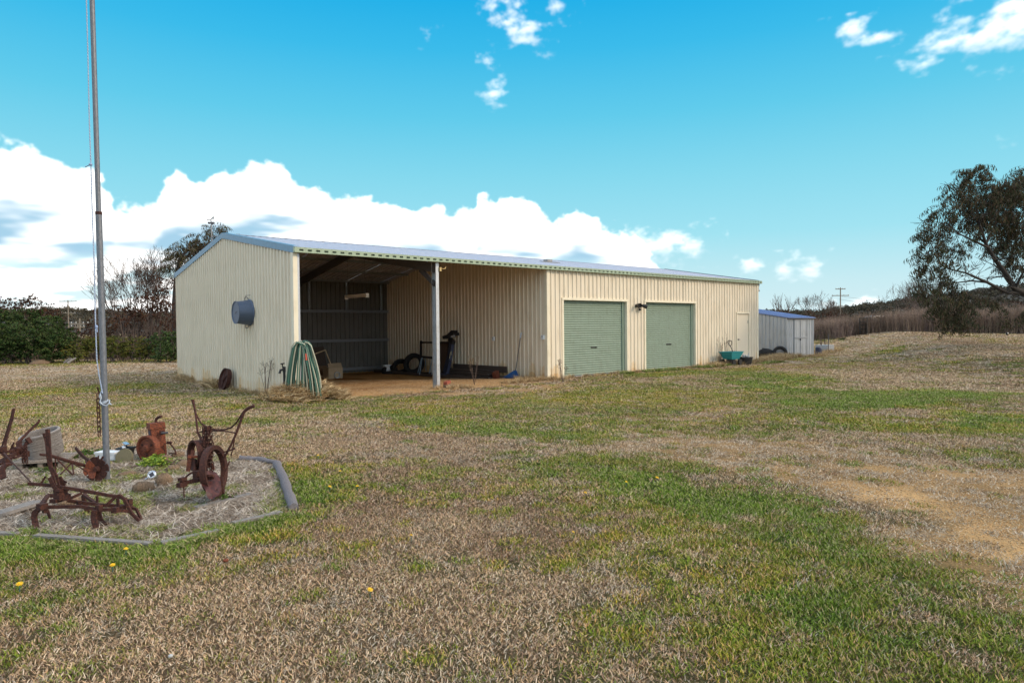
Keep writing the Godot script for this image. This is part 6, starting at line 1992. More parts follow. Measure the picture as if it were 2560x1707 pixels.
func build_bed() -> void:
	log_piece("grey log edging the bed on the side towards the shed", [V(-3.408, 0.000, 6.182), V(-3.266, 0.000, 6.388), V(-3.176, 0.000, 6.740)], 0.034)
	log_piece("thick rounded grey log curving down the side of the bed", [V(-3.231, 0.000, 6.877), V(-3.462, 0.000, 7.618), V(-3.731, 0.000, 8.395), V(-3.879, 0.000, 8.847)], 0.047)
	board("weathered board edging the bed between the thick log and the gap", V(-4.001, 0.000, 8.871), V(-4.428, 0.000, 8.923), 0.06, 0.035)
	board("weathered board whose end points at the lawn in front of the bed", V(-4.583, 0.000, 9.042), V(-5.005, 0.000, 9.076), 0.06, 0.035)
	board("long grey edging board nearest the lawn below the cultivator", V(-5.067, 0.000, 9.043), V(-5.682, 0.000, 8.207), 0.055, 0.04)
	board("short grey edging board beyond the gap by the cultivator", V(-5.784, 0.000, 8.057), V(-6.091, 0.000, 7.672), 0.055, 0.04)
	board("bleached flat plank lying in the straw behind the cultivator tine", V(-5.534, 0.000, 7.061), V(-6.005, 0.000, 7.441), 0.13, 0.03, 0.03)
	board("long weathered plank half buried in straw before the mouldboard", V(-4.515, 0.000, 8.210), V(-3.965, 0.000, 8.069), 0.08, 0.025, 0.012)
	stone("round orange brown stone against the front of the rusty engine", V(-4.150, 0.081, 5.801), V(0.085, 0.07, 0.07))
	stone("flat reddish stone in front of the green weeds", V(-4.183, 0.065, 6.239), V(0.075, 0.04, 0.06))
	stone("yellowish stone between the weeds and the small plough wheel", V(-4.033, 0.061, 6.105), V(0.085, 0.05, 0.06))
	stone("large brown stone below the round silver lamp", V(-4.685, 0.000, 7.123), V(0.10, 0.065, 0.07))
	stone("brown slanting stone beside the silver lamp", V(-4.457, 0.000, 6.967), V(0.085, 0.08, 0.07))
	stone("half buried grey stone in the straw near the flagpole", V(-4.632, 0.000, 6.174), V(0.09, 0.03, 0.06))
	stone("grey stone behind the straw next to the cultivator lever", V(-5.324, 0.000, 7.222), V(0.10, 0.05, 0.08))
	stone("pale pinkish stone behind the engine crank", V(-3.909, -0.005, 5.417), V(0.08, 0.05, 0.06))
	var d: Vector3 = V(-4.487, 0.001, 5.308)
	d.y = land(d.x, d.z) + 0.06
	var mb := Mb.new()
	mb.lathe(aim(V(-0.60, 0.30, 0.72), d), [Vector2(0, -0.02), Vector2(0.10, -0.02), Vector2(0.106, 0.0), Vector2(0.098, 0.02), Vector2(0, 0.025)], 24)
	tag(put("round_paver", mb, M.paver), "round flat paver standing on edge before the black pot", "paver")
	# pot on its pallet
	var base: Vector3 = V(-5.218, 0.039, 4.865)
	base.y = land(base.x, base.z) + 0.115
	var t := thing("stone_pot", "round rough grey concrete pot tilted on a timber pallet", "pot", base)
	mb = Mb.new()
	var prof: Array = [Vector2(0, 0.0)]
	for i in 19:
		var g := i / 18.0
		prof.append(Vector2(lerpf(0.172, 0.208, sqrt(g)) + rng.randf_range(-0.005, 0.005), g * 0.262))
	for q in [Vector2(0.214, 0.268), Vector2(0.216, 0.288), Vector2(0.207, 0.297), Vector2(0.188, 0.297), Vector2(0.180, 0.28), Vector2(0.155, 0.10), Vector2(0, 0.10)]:
		prof.append(q)
	mb.lathe(aim(V(0, 1, 0) + RIGHT * -0.15 - AHEAD * 0.20, base), prof, 36)
	part("bowl", mb, M.concrete, t)
	t = thing("pallet", "small weathered timber pallet under the concrete pot", "pallet", V(base.x, land(base.x, base.z), base.z))
	var fx := V(0.93, 0, 0.36)
	var fz := V(-0.36, 0, 0.93)
	var pc := V(base.x, land(base.x, base.z) + 0.09, base.z) + fz * 0.02
	for i in 4:
		mb = Mb.new()
		var o := fz * (-0.20 + i * 0.135)
		mb.bar(pc + o - fx * 0.27, pc + o + fx * 0.27, 0.115, 0.022)
		part("slat", mb, M.pallet_wood, t)
	for i in 3:
		mb = Mb.new()
		var o := fx * (-0.2 + i * 0.2)
		mb.bar(pc + o - fz * 0.24 - V(0, 0.045, 0), pc + o + fz * 0.24 - V(0, 0.045, 0), 0.05, 0.065)
		part("bearer", mb, M.pallet_wood, t)
	# white box
	var wb: Vector3 = V(-4.609, 0.016, 5.068)
	wb.y = land(wb.x, wb.z) + 0.02
	t = thing("white_box", "white plastic box with a small dark window behind the flagpole", "box", wb)
	var fr := Basis(RIGHT * V(1, 0, 1), Vector3.UP, -AHEAD * V(1, 0, 1)).orthonormalized() * Basis(Vector3.UP, -0.12)
	mb = Mb.new()
	mb.box(Transform3D(fr, wb + V(0, 0.04, 0)), V(0.255, 0.08, 0.14))
	part("body", mb, M.white_plastic, t)
	mb = Mb.new()
	mb.box(Transform3D(fr, wb + V(0, 0.085, 0)), V(0.275, 0.022, 0.16))
	part("lid", mb, M.white_plastic, t)
	mb = Mb.new()
	mb.box(Transform3D(fr, wb + fr.x * 0.04 + fr.z * 0.071 + V(0, 0.035, 0)), V(0.035, 0.045, 0.006))
	part("window", mb, M.dark_glass, t)
	# black pot with a small solar spotlight
	var bp: Vector3 = V(-4.414, 0.020, 5.039)
	bp.y = land(bp.x, bp.z) + 0.03
	t = thing("black_pot", "small square black pot behind the round paver", "pot", bp)
	mb = Mb.new()
	mb.lathe(Transform3D(fr * Basis(Vector3.UP, PI / 4), bp), [Vector2(0, 0), Vector2(0.075, 0), Vector2(0.10, 0.09), Vector2(0.115, 0.09), Vector2(0.115, 0.11), Vector2(0.09, 0.11), Vector2(0.085, 0.07), Vector2(0, 0.07)], 4)
	part("tub", mb, M.black, t)
	var sp: Vector3 = V(-4.430, 0.106, 5.023)
	t = thing("solar_spotlight", "small solar spotlight with tilted silver panel rising from the black pot", "light", sp)
	mb = Mb.new()
	mb.tube([bp + V(0, 0.06, 0), sp, V(-4.417, 0.161, 5.032)], 0.018, 8)
	part("stem", mb, M.black, t)
	mb = Mb.new()
	mb.bar(V(-4.431, 0.199, 5.019), V(-4.398, 0.169, 5.049), 0.09, 0.012, V(0.4, 0.8, 0.3))
	part("solar_panel", mb, M.chrome, t)
	mb = Mb.new()
	mb.bar(V(-4.456, 0.134, 5.038), V(-4.420, 0.145, 5.044), 0.06, 0.022, V(0.1, 0.9, 0.3))
	part("lamp_head", mb, M.white_plastic, t)
	# silver lamp lying on the ground
	var sl: Vector3 = V(-4.493, 0.056, 6.632)
	t = thing("silver_lamp", "round silver solar lamp with a square dark panel lying in the straw", "light", sl)
	fr = aim(V(-0.5, 0.45, 0.7), sl).basis
	var ft := Transform3D(fr, sl)
	mb = Mb.new()
	mb.lathe(ft, [Vector2(0, -0.03), Vector2(0.035, -0.03), Vector2(0.046, -0.01), Vector2(0.046, 0.012), Vector2(0.036, 0.018), Vector2(0.034, 0.010), Vector2(0, 0.010)], 24)
	part("case", mb, M.chrome, t)
	mb = Mb.new()
	mb.box(Transform3D(fr * Basis(Vector3.UP, 0.6), ft * V(0, 0.012, 0)), V(0.042, 0.006, 0.042))
	part("solar_panel", mb, M.dark_glass, t)
	mb = Mb.new()
	mb.tube([V(-4.511, 0.027, 6.591), V(-4.565, 0.017, 6.638)], [0.012, 0.007], 6)
	part("spike", mb, M.chrome, t)
	# leafy weeds
	var weed := spray(13, 0.16, 0.055, 0.035, 0.2, [Color(0.14, 0.24, 0.035), Color(0.20, 0.32, 0.05), Color(0.10, 0.17, 0.03), Color(0.28, 0.36, 0.06)])
	shrub("leafy_weed", "bright yellow green leafy weed growing over the foot of the flywheel", [[V(-4.265, 0.050, 5.768), 0.057], [V(-4.232, 0.050, 5.931), 0.056], [V(-4.338, 0.033, 5.838), 0.042], [V(-4.175, 0.040, 5.980), 0.038], [V(-4.069, 0.048, 5.940), 0.028]], weed, 30000.0, 0.55, M.leaves, "weed")
	var clover := spray(12, 0.13, 0.04, 0.03, 0.3, [Color(0.06, 0.13, 0.02), Color(0.09, 0.18, 0.03), Color(0.04, 0.09, 0.015)])
	shrub("leafy_weed", "dark green weed growing from under the pallet", [[V(-5.279, 0.002, 5.279), 0.037], [V(-5.316, 0.001, 5.379), 0.027]], clover, 26000.0, 0.6, M.leaves, "weed")
	shrub("leafy_weed", "low green weed against the buried foot of the plough", [[V(-4.229, 0.052, 8.063), 0.022], [V(-4.196, 0.037, 8.093), 0.019]], clover, 26000.0, 0.5, M.leaves, "weed")
	shrub("leafy_weed", "green weed patch growing behind the white box", [[V(-4.761, 0.024, 4.534), 0.046], [V(-4.646, 0.025, 4.503), 0.041], [V(-4.873, 0.032, 4.702), 0.035]], clover, 18000.0, 0.7, M.leaves, "weed")
	# dandelions and small things on the lawn
	for q in [[V(-5.898, 0.000, 9.485), "dandelion nearest the corner of the lawn below the long edging board", 0.028], [V(-5.400, 0.000, 9.499), "single dandelion in the green strip below the long edging board", 0.024], [V(-5.259, 0.000, 9.186), "dandelion closest to the end of the long edging board", 0.022], [V(-4.354, 0.000, 11.033), "dandelion alone in the brown straw in front of the open bay", 0.026], [V(-3.341, 0.000, 8.447), "dandelion on the green patch beyond the thick rounded log", 0.024], [V(-3.136, 0.000, 8.621), "dandelion where the green patch beside the bed turns to straw", 0.020], [V(-3.450, 0.000, 7.630), "dandelion right beside the thick rounded log", 0.020], [V(-2.932, 0.000, 7.862), "dandelion on the green nearest the shed side of the bed", 0.018], [V(-2.701, 0.000, 6.834), "dandelion in the straw between the bed and the hay heap", 0.018], [V(-0.727, 0.000, 10.412), "dandelion in the long green wheel track", 0.026], [V(-1.712, 0.000, 10.333), "dandelion in the brown grass beside the green wheel track", 0.022], [V(-1.098, 0.000, 10.316), "pale dandelion between the brown grass and the wheel track", 0.018], [V(-2.667, 0.000, 11.082), "small dandelion in the middle of the brown grass", 0.016], [V(-3.602, 0.000, 10.311), "greenish dandelion bud in the straw in front of the bed", 0.015]]:
		var p: Vector3 = q[0]
		p.y = land(p.x, p.z)
		t = thing("dandelion", q[1], "flower", p, 0.0, "dandelions in the lawn")
		mb = Mb.new()
		var tp := p + V(0, 0.055, 0)
		var ff := aim(V(rng.randf_range(-0.3, 0.3), 1, 0.35), tp)
		var fr2: float = q[2] * 0.75
		for k in 26:
			var an := TAU * k / 13.0 + (0.24 if k > 12 else 0.0)
			var rr := fr2 * (1.0 if k < 13 else 0.62) * rng.randf_range(0.85, 1.1)
			var hh := 0.002 if k < 13 else 0.007
			mb.flat(ff * V(cos(an - 0.2) * rr * 0.3, 0.003, sin(an - 0.2) * rr * 0.3), ff * V(cos(an - 0.16) * rr, hh, sin(an - 0.16) * rr), ff * V(cos(an + 0.16) * rr, hh, sin(an + 0.16) * rr), ff.basis.y)
			mb.flat(ff * V(cos(an - 0.2) * rr * 0.3, 0.003, sin(an - 0.2) * rr * 0.3), ff * V(cos(an + 0.16) * rr, hh, sin(an + 0.16) * rr), ff * V(cos(an + 0.2) * rr * 0.3, 0.003, sin(an + 0.2) * rr * 0.3), ff.basis.y)
		mb.blob(tp + V(0, 0.004, 0), V(fr2 * 0.35, 0.004, fr2 * 0.35), n_mid, 0.2, 4, 7)
		part("bloom", mb, M.yellow, t)
		mb = Mb.new()
		mb.tube([p, tp], 0.003, 4)
		part("stem", mb, M.hose_green, t)
	var e: Vector3 = V(-5.447, 0.000, 11.051)
	mb = Mb.new()
	mb.blob(V(e.x, land(e.x, e.z) + 0.03, e.z), V(0.012, 0.009, 0.009), n_mid, 0.1)
	tag(put("pebble", mb, M.grey_plastic), "smooth pale pebble lying on the straw near the camera", "pebble")
	e = V(-4.805, 0.000, 9.890)
	mb = Mb.new()
	mb.blob(V(e.x, land(e.x, e.z) + 0.045, e.z), V(0.02, 0.012, 0.016), n_mid, 0.5)
	tag(put("dead_leaf", mb, M.rust_orange), "curled orange dead leaf on the straw in front of the bed", "leaf")

func build_flagpole() -> void:
	var foot := V(-4.85, 0, 6.297)
	var joint := V(-4.856, 2.863, 6.205)
	var top := V(-4.858, 5.143, 6.136)
	var t := thing("flagpole", "tall grey galvanised flagpole of two pipes standing in the bed", "flagpole", foot)
	var mb := Mb.new()
	mb.tube([foot + V(0, -0.2, 0), joint], 0.0318, 20)
	part("lower_pipe", mb, M.pole_zinc, t)
	mb = Mb.new()
	mb.tube([joint + V(0, -0.05, 0), top + (top - joint) * 1.3], 0.0255, 20)
	part("upper_pipe", mb, M.pole_zinc, t)
	mb = Mb.new()
	mb.tube([joint + V(0, -0.02, 0), joint + V(0, 0.012, 0)], 0.0335, 20)
	part("joint_collar", mb, M.rust, t)
	mb = Mb.new()
	mb.tube([V(-4.885, 0.920, 6.263), V(-4.914, 0.963, 6.303), V(-4.928, 1.004, 6.329)], 0.008, 6)
	part("chain_hook", mb, M.rust, t)
	# halyard
	var rope: Array = [[V(-4.917, 5.548, 6.231), V(-4.928, 5.084, 6.235), V(-4.929, 4.452, 6.253), V(-4.933, 3.820, 6.268), V(-4.931, 3.357, 6.284)], [V(-4.931, 3.357, 6.284), V(-4.931, 2.893, 6.297), V(-4.929, 2.556, 6.309), V(-4.927, 2.219, 6.320), V(-4.931, 1.714, 6.333), V(-4.931, 1.638, 6.335)], [V(-4.931, 1.638, 6.335), V(-4.929, 1.292, 6.347), V(-4.912, 1.143, 6.339), V(-4.890, 0.985, 6.337), V(-4.886, 0.931, 6.355)]]
	t = thing("halyard", "blue and white rope halyard running down beside the flagpole", "rope", rope[0][4])
	for s in 3:
		var q: Array = rope[s]
		var blue := Mb.new()
		var white := Mb.new()
		for strand in 2:
			var pts: Array = []
			var l := 0.0
			for i in q.size() - 1:
				var n := int(q[i].distance_to(q[i + 1]) / 0.008) + 1
				for k in n:
					var p: Vector3 = q[i].lerp(q[i + 1], float(k) / n)
					l += 0.008
					var a := l * 190.0 + strand * PI
					pts.append(p + (RIGHT * cos(a) + AHEAD * sin(a)) * 0.0032)
			(blue if strand == 0 else white).tube(pts, 0.0044, 4, false)
		part("blue_strand", blue, M.rope_blue, t)
		part("white_strand", white, M.rope_white, t)
	mb = Mb.new()
	var kn: Vector3 = V(-4.932, 3.353, 6.282)
	mb.blob(kn, V(0.017, 0.014, 0.014), n_mid, 0.4)
	mb.tube([kn, V(-4.960, 3.336, 6.259), V(-4.976, 3.328, 6.245)], [0.006, 0.005, 0.007], 5)
	kn = V(-4.924, 1.642, 6.340)
	mb.blob(kn, V(0.013, 0.02, 0.013), n_mid, 0.4)
	mb.tube([kn, V(-4.919, 1.587, 6.346)], 0.005, 5)
	part("knot", mb, M.rope_blue, t)
	mb = Mb.new()
	var ax := joint.lerp(foot, 0.65)
	for k in 6:
		var pts: Array = []
		var h := -0.02 * k
		for i in 15:
			var a := TAU * i / 14.0
			var at: Vector3 = V(-4.861, 0.847, 6.286) + V(0, h * 0.5 + 0.025 * sin(a + k), 0)
			pts.append(at + (RIGHT * cos(a) + AHEAD * sin(a)) * (0.036 + 0.003 * k))
		if k < 3:
			mb.tube(pts, 0.0045, 5, false)
	mb.tube([V(-4.893, 0.960, 6.334), V(-4.912, 0.910, 6.332), V(-4.907, 0.855, 6.339), V(-4.884, 0.816, 6.347), V(-4.857, 0.808, 6.384), V(-4.830, 0.831, 6.380), V(-4.816, 0.860, 6.325)], 0.0050, 6)
	mb.tube([V(-4.904, 0.932, 6.352), V(-4.903, 0.892, 6.381), V(-4.914, 0.849, 6.359), V(-4.897, 0.826, 6.362)], 0.0055, 6)
	mb.tube([V(-4.830, 0.831, 6.380), V(-4.819, 0.820, 6.417)], 0.006, 5)
	part("wrapping", mb, M.rope_white, t)
	# chain
	t = thing("chain", "short rusty chain hanging from the hook on the flagpole", "chain", V(-4.920, 0.932, 6.338))
	for i in 9:
		mb = Mb.new()
		var p: Vector3 = V(-4.924, 0.911, 6.336).lerp(V(-4.923, 0.514, 6.348), i / 8.0)
		mb.link(Transform3D(Basis(Vector3.UP, 0.75 + (i % 2) * PI / 2), p), 0.066, 0.034, 0.0055)
		part("link", mb, M.rust, t)

# ---------------------------------------------------------------- rusty implements
func iron(t: Node3D, called: String, p: Array, w: float, h: float, up := Vector3.UP, m := "rust") -> void:
	var mb := Mb.new()
	mb.bars(p, w, h, up)
	part(called, mb, M[m], t)

func rod(t: Node3D, called: String, p: Array, r, m := "rust", sides := 7) -> void:
	var mb := Mb.new()
	mb.tube(p, r, sides)
	part(called, mb, M[m], t)

func lump(t: Node3D, called: String, list: Array, m := "rust") -> void:
	var mb := Mb.new()
	for q in list:
		mb.box(Transform3D(Basis(Vector3.UP, q[2]) * Basis(AHEAD * V(1, 0, 1), q[3] if q.size() > 3 else 0.0), q[0]), q[1])
	part(called, mb, M[m], t)

func build_implements() -> void:
	# cultivator
	var t := thing("cultivator", "rusty tined cultivator standing nearest the long edging board", "cultivator", V(-5.454, 0.063, 8.052))
	iron(t, "top_beam", [V(-5.684, 0.356, 7.814), V(-5.539, 0.338, 7.942), V(-5.474, 0.323, 8.000), V(-5.295, 0.278, 8.132), V(-5.145, 0.233, 8.238), V(-5.115, 0.240, 8.264), V(-5.086, 0.210, 8.290), V(-5.055, 0.127, 8.320), V(-5.045, 0.095, 8.331), V(-4.998, 0.032, 8.373)], 0.018, 0.024)
	iron(t, "top_beam", [V(-5.422, 0.283, 7.860), V(-5.269, 0.239, 7.969), V(-5.115, 0.204, 8.079), V(-5.048, 0.178, 8.139), V(-5.024, 0.145, 8.187), V(-5.017, 0.110, 8.221), V(-4.989, 0.100, 8.246), V(-4.966, 0.021, 8.295)], 0.016, 0.022)
	iron(t, "front_rail", [V(-5.622, 0.172, 7.928), V(-5.556, 0.172, 7.985), V(-5.367, 0.174, 8.151), V(-5.259, 0.145, 8.248), V(-5.171, 0.148, 8.324), V(-5.119, 0.129, 8.317), V(-5.059, 0.110, 8.317)], 0.018, 0.026)
	iron(t, "back_rail", [V(-5.431, 0.190, 7.908), V(-5.320, 0.158, 7.954), V(-5.192, 0.126, 8.013), V(-5.052, 0.112, 8.110)], 0.018, 0.026)
	iron(t, "cross_rail", [V(-5.525, 0.190, 7.586), V(-5.586, 0.163, 7.747), V(-5.624, 0.173, 7.952)], 0.03, 0.022)
	iron(t, "cross_rail", [V(-5.273, 0.163, 7.649), V(-5.215, 0.120, 7.993), V(-5.273, 0.151, 8.261)], 0.022, 0.022)
	iron(t, "brace", [V(-5.421, 0.183, 7.864), V(-5.384, 0.188, 7.816), V(-5.305, 0.200, 7.752)], 0.012, 0.022)
	iron(t, "brace", [V(-5.210, 0.156, 8.210), V(-5.145, 0.224, 8.238)], 0.012, 0.026)
	iron(t, "brace", [V(-5.246, 0.230, 8.096), V(-5.247, 0.181, 8.097)], 0.012, 0.018)
	iron(t, "brace", [V(-5.127, 0.218, 8.255), V(-5.125, 0.150, 8.259)], 0.012, 0.026)
	iron(t, "tine", [V(-5.636, 0.155, 7.943), V(-5.656, 0.132, 7.926), V(-5.661, 0.096, 7.922), V(-5.656, 0.050, 7.941), V(-5.653, 0.019, 7.985)], 0.020, 0.040, RIGHT)
	iron(t, "tine", [V(-5.487, 0.172, 7.554), V(-5.514, 0.178, 7.530), V(-5.535, 0.152, 7.512), V(-5.546, 0.112, 7.517)], 0.018, 0.030, RIGHT)
	iron(t, "tine", [V(-5.545, 0.089, 7.705), V(-5.538, 0.054, 7.712), V(-5.529, 0.016, 7.721)], 0.012, 0.02, RIGHT)
	iron(t, "tine", [V(-5.253, 0.164, 7.626), V(-5.268, 0.140, 7.614), V(-5.265, 0.098, 7.618), V(-5.254, 0.032, 7.642), V(-5.241, -0.017, 7.682)], 0.018, 0.036, RIGHT)
	iron(t, "tine", [V(-5.294, 0.154, 8.270), V(-5.301, 0.106, 8.264), V(-5.299, 0.061, 8.281), V(-5.289, 0.018, 8.304), V(-5.271, 0.000, 8.348)], 0.020, 0.042, RIGHT)
	iron(t, "tine", [V(-5.245, 0.120, 8.154), V(-5.242, 0.075, 8.144), V(-5.232, 0.031, 8.154), V(-5.215, 0.010, 8.184), V(-5.200, 0.010, 8.210)], 0.018, 0.034, RIGHT)
	iron(t, "lever", [V(-5.568, 0.755, 7.798), V(-5.559, 0.717, 7.807), V(-5.555, 0.678, 7.838), V(-5.553, 0.605, 7.869), V(-5.549, 0.534, 7.875), V(-5.540, 0.475, 7.884), V(-5.529, 0.433, 7.908), V(-5.515, 0.332, 7.937)], 0.014, 0.020, RIGHT)
	iron(t, "lever", [V(-5.558, 0.799, 7.939), V(-5.554, 0.769, 7.943), V(-5.549, 0.677, 7.950), V(-5.545, 0.575, 7.957), V(-5.542, 0.499, 7.962), V(-5.512, 0.429, 7.990), V(-5.494, 0.336, 7.982)], 0.013, 0.018, RIGHT)
	iron(t, "grip", [V(-5.552, 0.796, 7.891), V(-5.551, 0.742, 7.906), V(-5.550, 0.671, 7.922)], 0.022, 0.026, RIGHT)
	iron(t, "quadrant", [V(-5.554, 0.409, 7.954), V(-5.540, 0.365, 7.967), V(-5.526, 0.328, 7.980), V(-5.499, 0.296, 8.005)], 0.012, 0.030, RIGHT)
	iron(t, "quadrant", [V(-5.481, 0.394, 7.912), V(-5.467, 0.351, 7.925), V(-5.453, 0.324, 7.938)], 0.014, 0.032, RIGHT)
	iron(t, "quadrant", [V(-5.471, 0.376, 7.921), V(-5.438, 0.348, 7.951)], 0.010, 0.012)
	lump(t, "gearbox", [[V(-5.483, 0.262, 7.967), V(0.075, 0.085, 0.07), 0.5], [V(-5.451, 0.233, 7.969), V(0.06, 0.05, 0.06), 0.2], [V(-5.502, 0.214, 7.951), V(0.10, 0.03, 0.06), 0.6], [V(-5.473, 0.299, 7.988), V(0.09, 0.02, 0.04), 0.6, 0.2]])
	lump(t, "clamp", [[V(-5.610, 0.182, 7.965), V(0.06, 0.05, 0.06), 0.4], [V(-5.589, 0.147, 7.957), V(0.035, 0.04, 0.035), 0.2], [V(-5.158, 0.141, 8.322), V(0.04, 0.045, 0.05), 0.6], [V(-5.262, 0.165, 8.258), V(0.035, 0.05, 0.05), 0.4], [V(-5.357, 0.169, 7.974), V(0.03, 0.035, 0.035), 0.2], [V(-5.041, 0.176, 8.278), V(0.03, 0.05, 0.03), 0.2], [V(-5.097, 0.124, 8.204), V(0.06, 0.04, 0.06), 0.5]])
	iron(t, "spike", [V(-5.604, 0.349, 7.872), V(-5.588, 0.383, 7.884), V(-5.575, 0.408, 7.896)], 0.010, 0.014, RIGHT)
	rod(t, "draw_rod", [V(-5.757, 0.463, 6.709), V(-5.668, 0.367, 7.789)], 0.006)
	# mouldboard plough
	t = thing("plough", "rusty walking plough with curved handles, chain and big mouldboard", "plough", V(-4.255, 0.041, 7.908))
	rod(t, "handle", [V(-4.284, 0.903, 7.390), V(-4.280, 0.872, 7.395), V(-4.281, 0.823, 7.435), V(-4.288, 0.704, 7.512), V(-4.300, 0.600, 7.585), V(-4.284, 0.527, 7.654), V(-4.271, 0.497, 7.746), V(-4.250, 0.474, 7.833)], [0.016, 0.015, 0.010, 0.010, 0.010, 0.014, 0.016, 0.016])
	rod(t, "handle", [V(-3.933, 0.866, 8.099), V(-3.955, 0.858, 8.080), V(-3.980, 0.843, 8.058), V(-4.010, 0.808, 8.033), V(-4.036, 0.730, 8.026), V(-4.077, 0.616, 8.020), V(-4.116, 0.508, 7.989), V(-4.146, 0.435, 7.964), V(-4.180, 0.361, 7.937)], [0.017, 0.016, 0.016, 0.014, 0.013, 0.012, 0.011, 0.011, 0.010])
	rod(t, "stay", [V(-4.284, 0.824, 7.446), V(-4.279, 0.772, 7.465), V(-4.271, 0.730, 7.500), V(-4.256, 0.677, 7.555), V(-4.236, 0.650, 7.640), V(-4.216, 0.632, 7.685), V(-4.172, 0.628, 7.763), V(-4.123, 0.634, 7.846), V(-4.088, 0.654, 7.903), V(-4.061, 0.694, 7.952), V(-4.044, 0.743, 7.992), V(-4.015, 0.808, 8.029)], 0.008)
	rod(t, "stay", [V(-4.290, 0.598, 7.594), V(-4.271, 0.613, 7.664), V(-4.189, 0.626, 7.815), V(-4.129, 0.624, 7.921), V(-4.085, 0.616, 8.013)], 0.007)
	rod(t, "stay", [V(-4.072, 0.606, 7.972), V(-4.073, 0.486, 7.920), V(-4.093, 0.384, 7.906)], 0.006)
	rod(t, "stay", [V(-4.139, 0.352, 8.000), V(-4.205, 0.205, 8.013)], 0.006)
	rod(t, "stay", [V(-4.290, 0.536, 7.622), V(-4.285, 0.393, 7.671), V(-4.299, 0.338, 7.727)], 0.009)
	rod(t, "trip_lever", [V(-4.220, 0.426, 7.926), V(-4.168, 0.442, 7.972), V(-4.129, 0.457, 8.005), V(-4.100, 0.470, 8.031)], [0.005, 0.007, 0.008, 0.012])
	rod(t, "handle_bolt", [V(-4.306, 0.597, 7.580), V(-4.294, 0.592, 7.590)], 0.012)
	# chain draped down the middle
	for s in 5:
		var x0 := 790.0 + s * 38.0
		for i in 13:
			var f := i / 12.0
			var mb := Mb.new()
			var a: Vector3 = V(-4.269, 0.655, 7.784)
			var b: Vector3 = V(-4.307, 0.301, 7.934)
			var p := a.lerp(b, f) + RIGHT * ((s - 2) * 0.018 + 0.006 * sin(f * 9.0 + s)) - AHEAD * (0.012 * ((s + i) % 3))
			mb.link(Transform3D(Basis(Vector3.UP, 0.6 + (i % 2) * PI / 2 + s * 0.4) * Basis(V(0, 0, 1), 0.15 * sin(i * 2.3 + s)), p), 0.050, 0.026, 0.0050)
			part("chain_link", mb, M.rust, t)
	lump(t, "chain_knot", [[V(-4.269, 0.656, 7.797), V(0.05, 0.035, 0.05), 0.3], [V(-4.284, 0.638, 7.758), V(0.035, 0.03, 0.04), 0.8]])
	# small front wheel and big land wheel
	var wc: Vector3 = V(-4.365, 0.396, 7.733)
	var mb := Mb.new()
	var fr := aim(V(-0.99, 0.05, 0.06), wc + V(0, 0.005, 0))
	mb.lathe(fr, [Vector2(0.125, -0.030), Vector2(0.143, -0.032), Vector2(0.146, 0.032), Vector2(0.128, 0.030), Vector2(0.125, -0.030)], 30)
	part("small_wheel", mb, M.rust, t)
	wc = V(-4.269, 0.280, 7.955)
	mb = Mb.new()
	fr = aim(V(0.72, 0.09, 0.66), wc)
	mb.lathe(fr, [Vector2(0.185, -0.024), Vector2(0.226, -0.030), Vector2(0.230, 0.028), Vector2(0.190, 0.022), Vector2(0.185, -0.024)], 40)
	part("big_wheel", mb, M.rust, t)
	iron(t, "beam", [V(-4.250, 0.474, 7.833), V(-4.308, 0.358, 7.852), V(-4.343, 0.322, 7.875), V(-4.350, 0.272, 7.897)], 0.035, 0.05, RIGHT)
	iron(t, "bracket", [V(-4.396, 0.381, 7.827), V(-4.406, 0.327, 7.846), V(-4.408, 0.263, 7.873)], 0.05, 0.02, RIGHT)
	iron(t, "bracket", [V(-4.349, 0.380, 7.894), V(-4.358, 0.330, 7.915), V(-4.366, 0.277, 7.936)], 0.05, 0.02, RIGHT)
	iron(t, "bracket", [V(-4.413, 0.270, 7.868), V(-4.387, 0.261, 7.905), V(-4.349, 0.281, 7.950)], 0.05, 0.03)
	iron(t, "bracket", [V(-4.343, 0.382, 7.913), V(-4.294, 0.390, 7.956)], 0.03, 0.014)
	iron(t, "bracket", [V(-4.363, 0.344, 7.830), V(-4.359, 0.293, 7.835)], 0.04, 0.03, RIGHT)
	iron(t, "skim_arm", [V(-4.467, 0.420, 7.843), V(-4.429, 0.408, 7.850), V(-4.391, 0.408, 7.857), V(-4.340, 0.407, 7.848)], 0.03, 0.022, Vector3.UP, "rust_orange")
	iron(t, "skim_arm", [V(-4.368, 0.439, 7.663), V(-4.378, 0.409, 7.682), V(-4.399, 0.384, 7.718)], 0.02, 0.03, RIGHT, "rust_orange")
	iron(t, "skim_blade", [V(-4.441, 0.392, 7.813), V(-4.449, 0.348, 7.821), V(-4.462, 0.278, 7.825)], 0.012, 0.038, RIGHT, "rust_orange")
	iron(t, "skim_blade", [V(-4.267, 0.332, 7.888), V(-4.260, 0.277, 7.896)], 0.012, 0.03, RIGHT, "rust_orange")
	rod(t, "stay", [V(-4.517, 0.247, 7.938), V(-4.478, 0.261, 7.905), V(-4.433, 0.271, 7.877)], 0.009)
	# hitch rack with its row of holes and teeth
	iron(t, "hitch_rack", [V(-4.581, 0.194, 7.989), V(-4.517, 0.207, 8.005), V(-4.423, 0.222, 8.047), V(-4.315, 0.237, 8.089)], 0.018, 0.020)
	iron(t, "hitch_rack", [V(-4.538, 0.217, 8.000), V(-4.468, 0.234, 8.021), V(-4.398, 0.242, 8.055), V(-4.320, 0.247, 8.084)], 0.014, 0.014)
	mb = Mb.new()
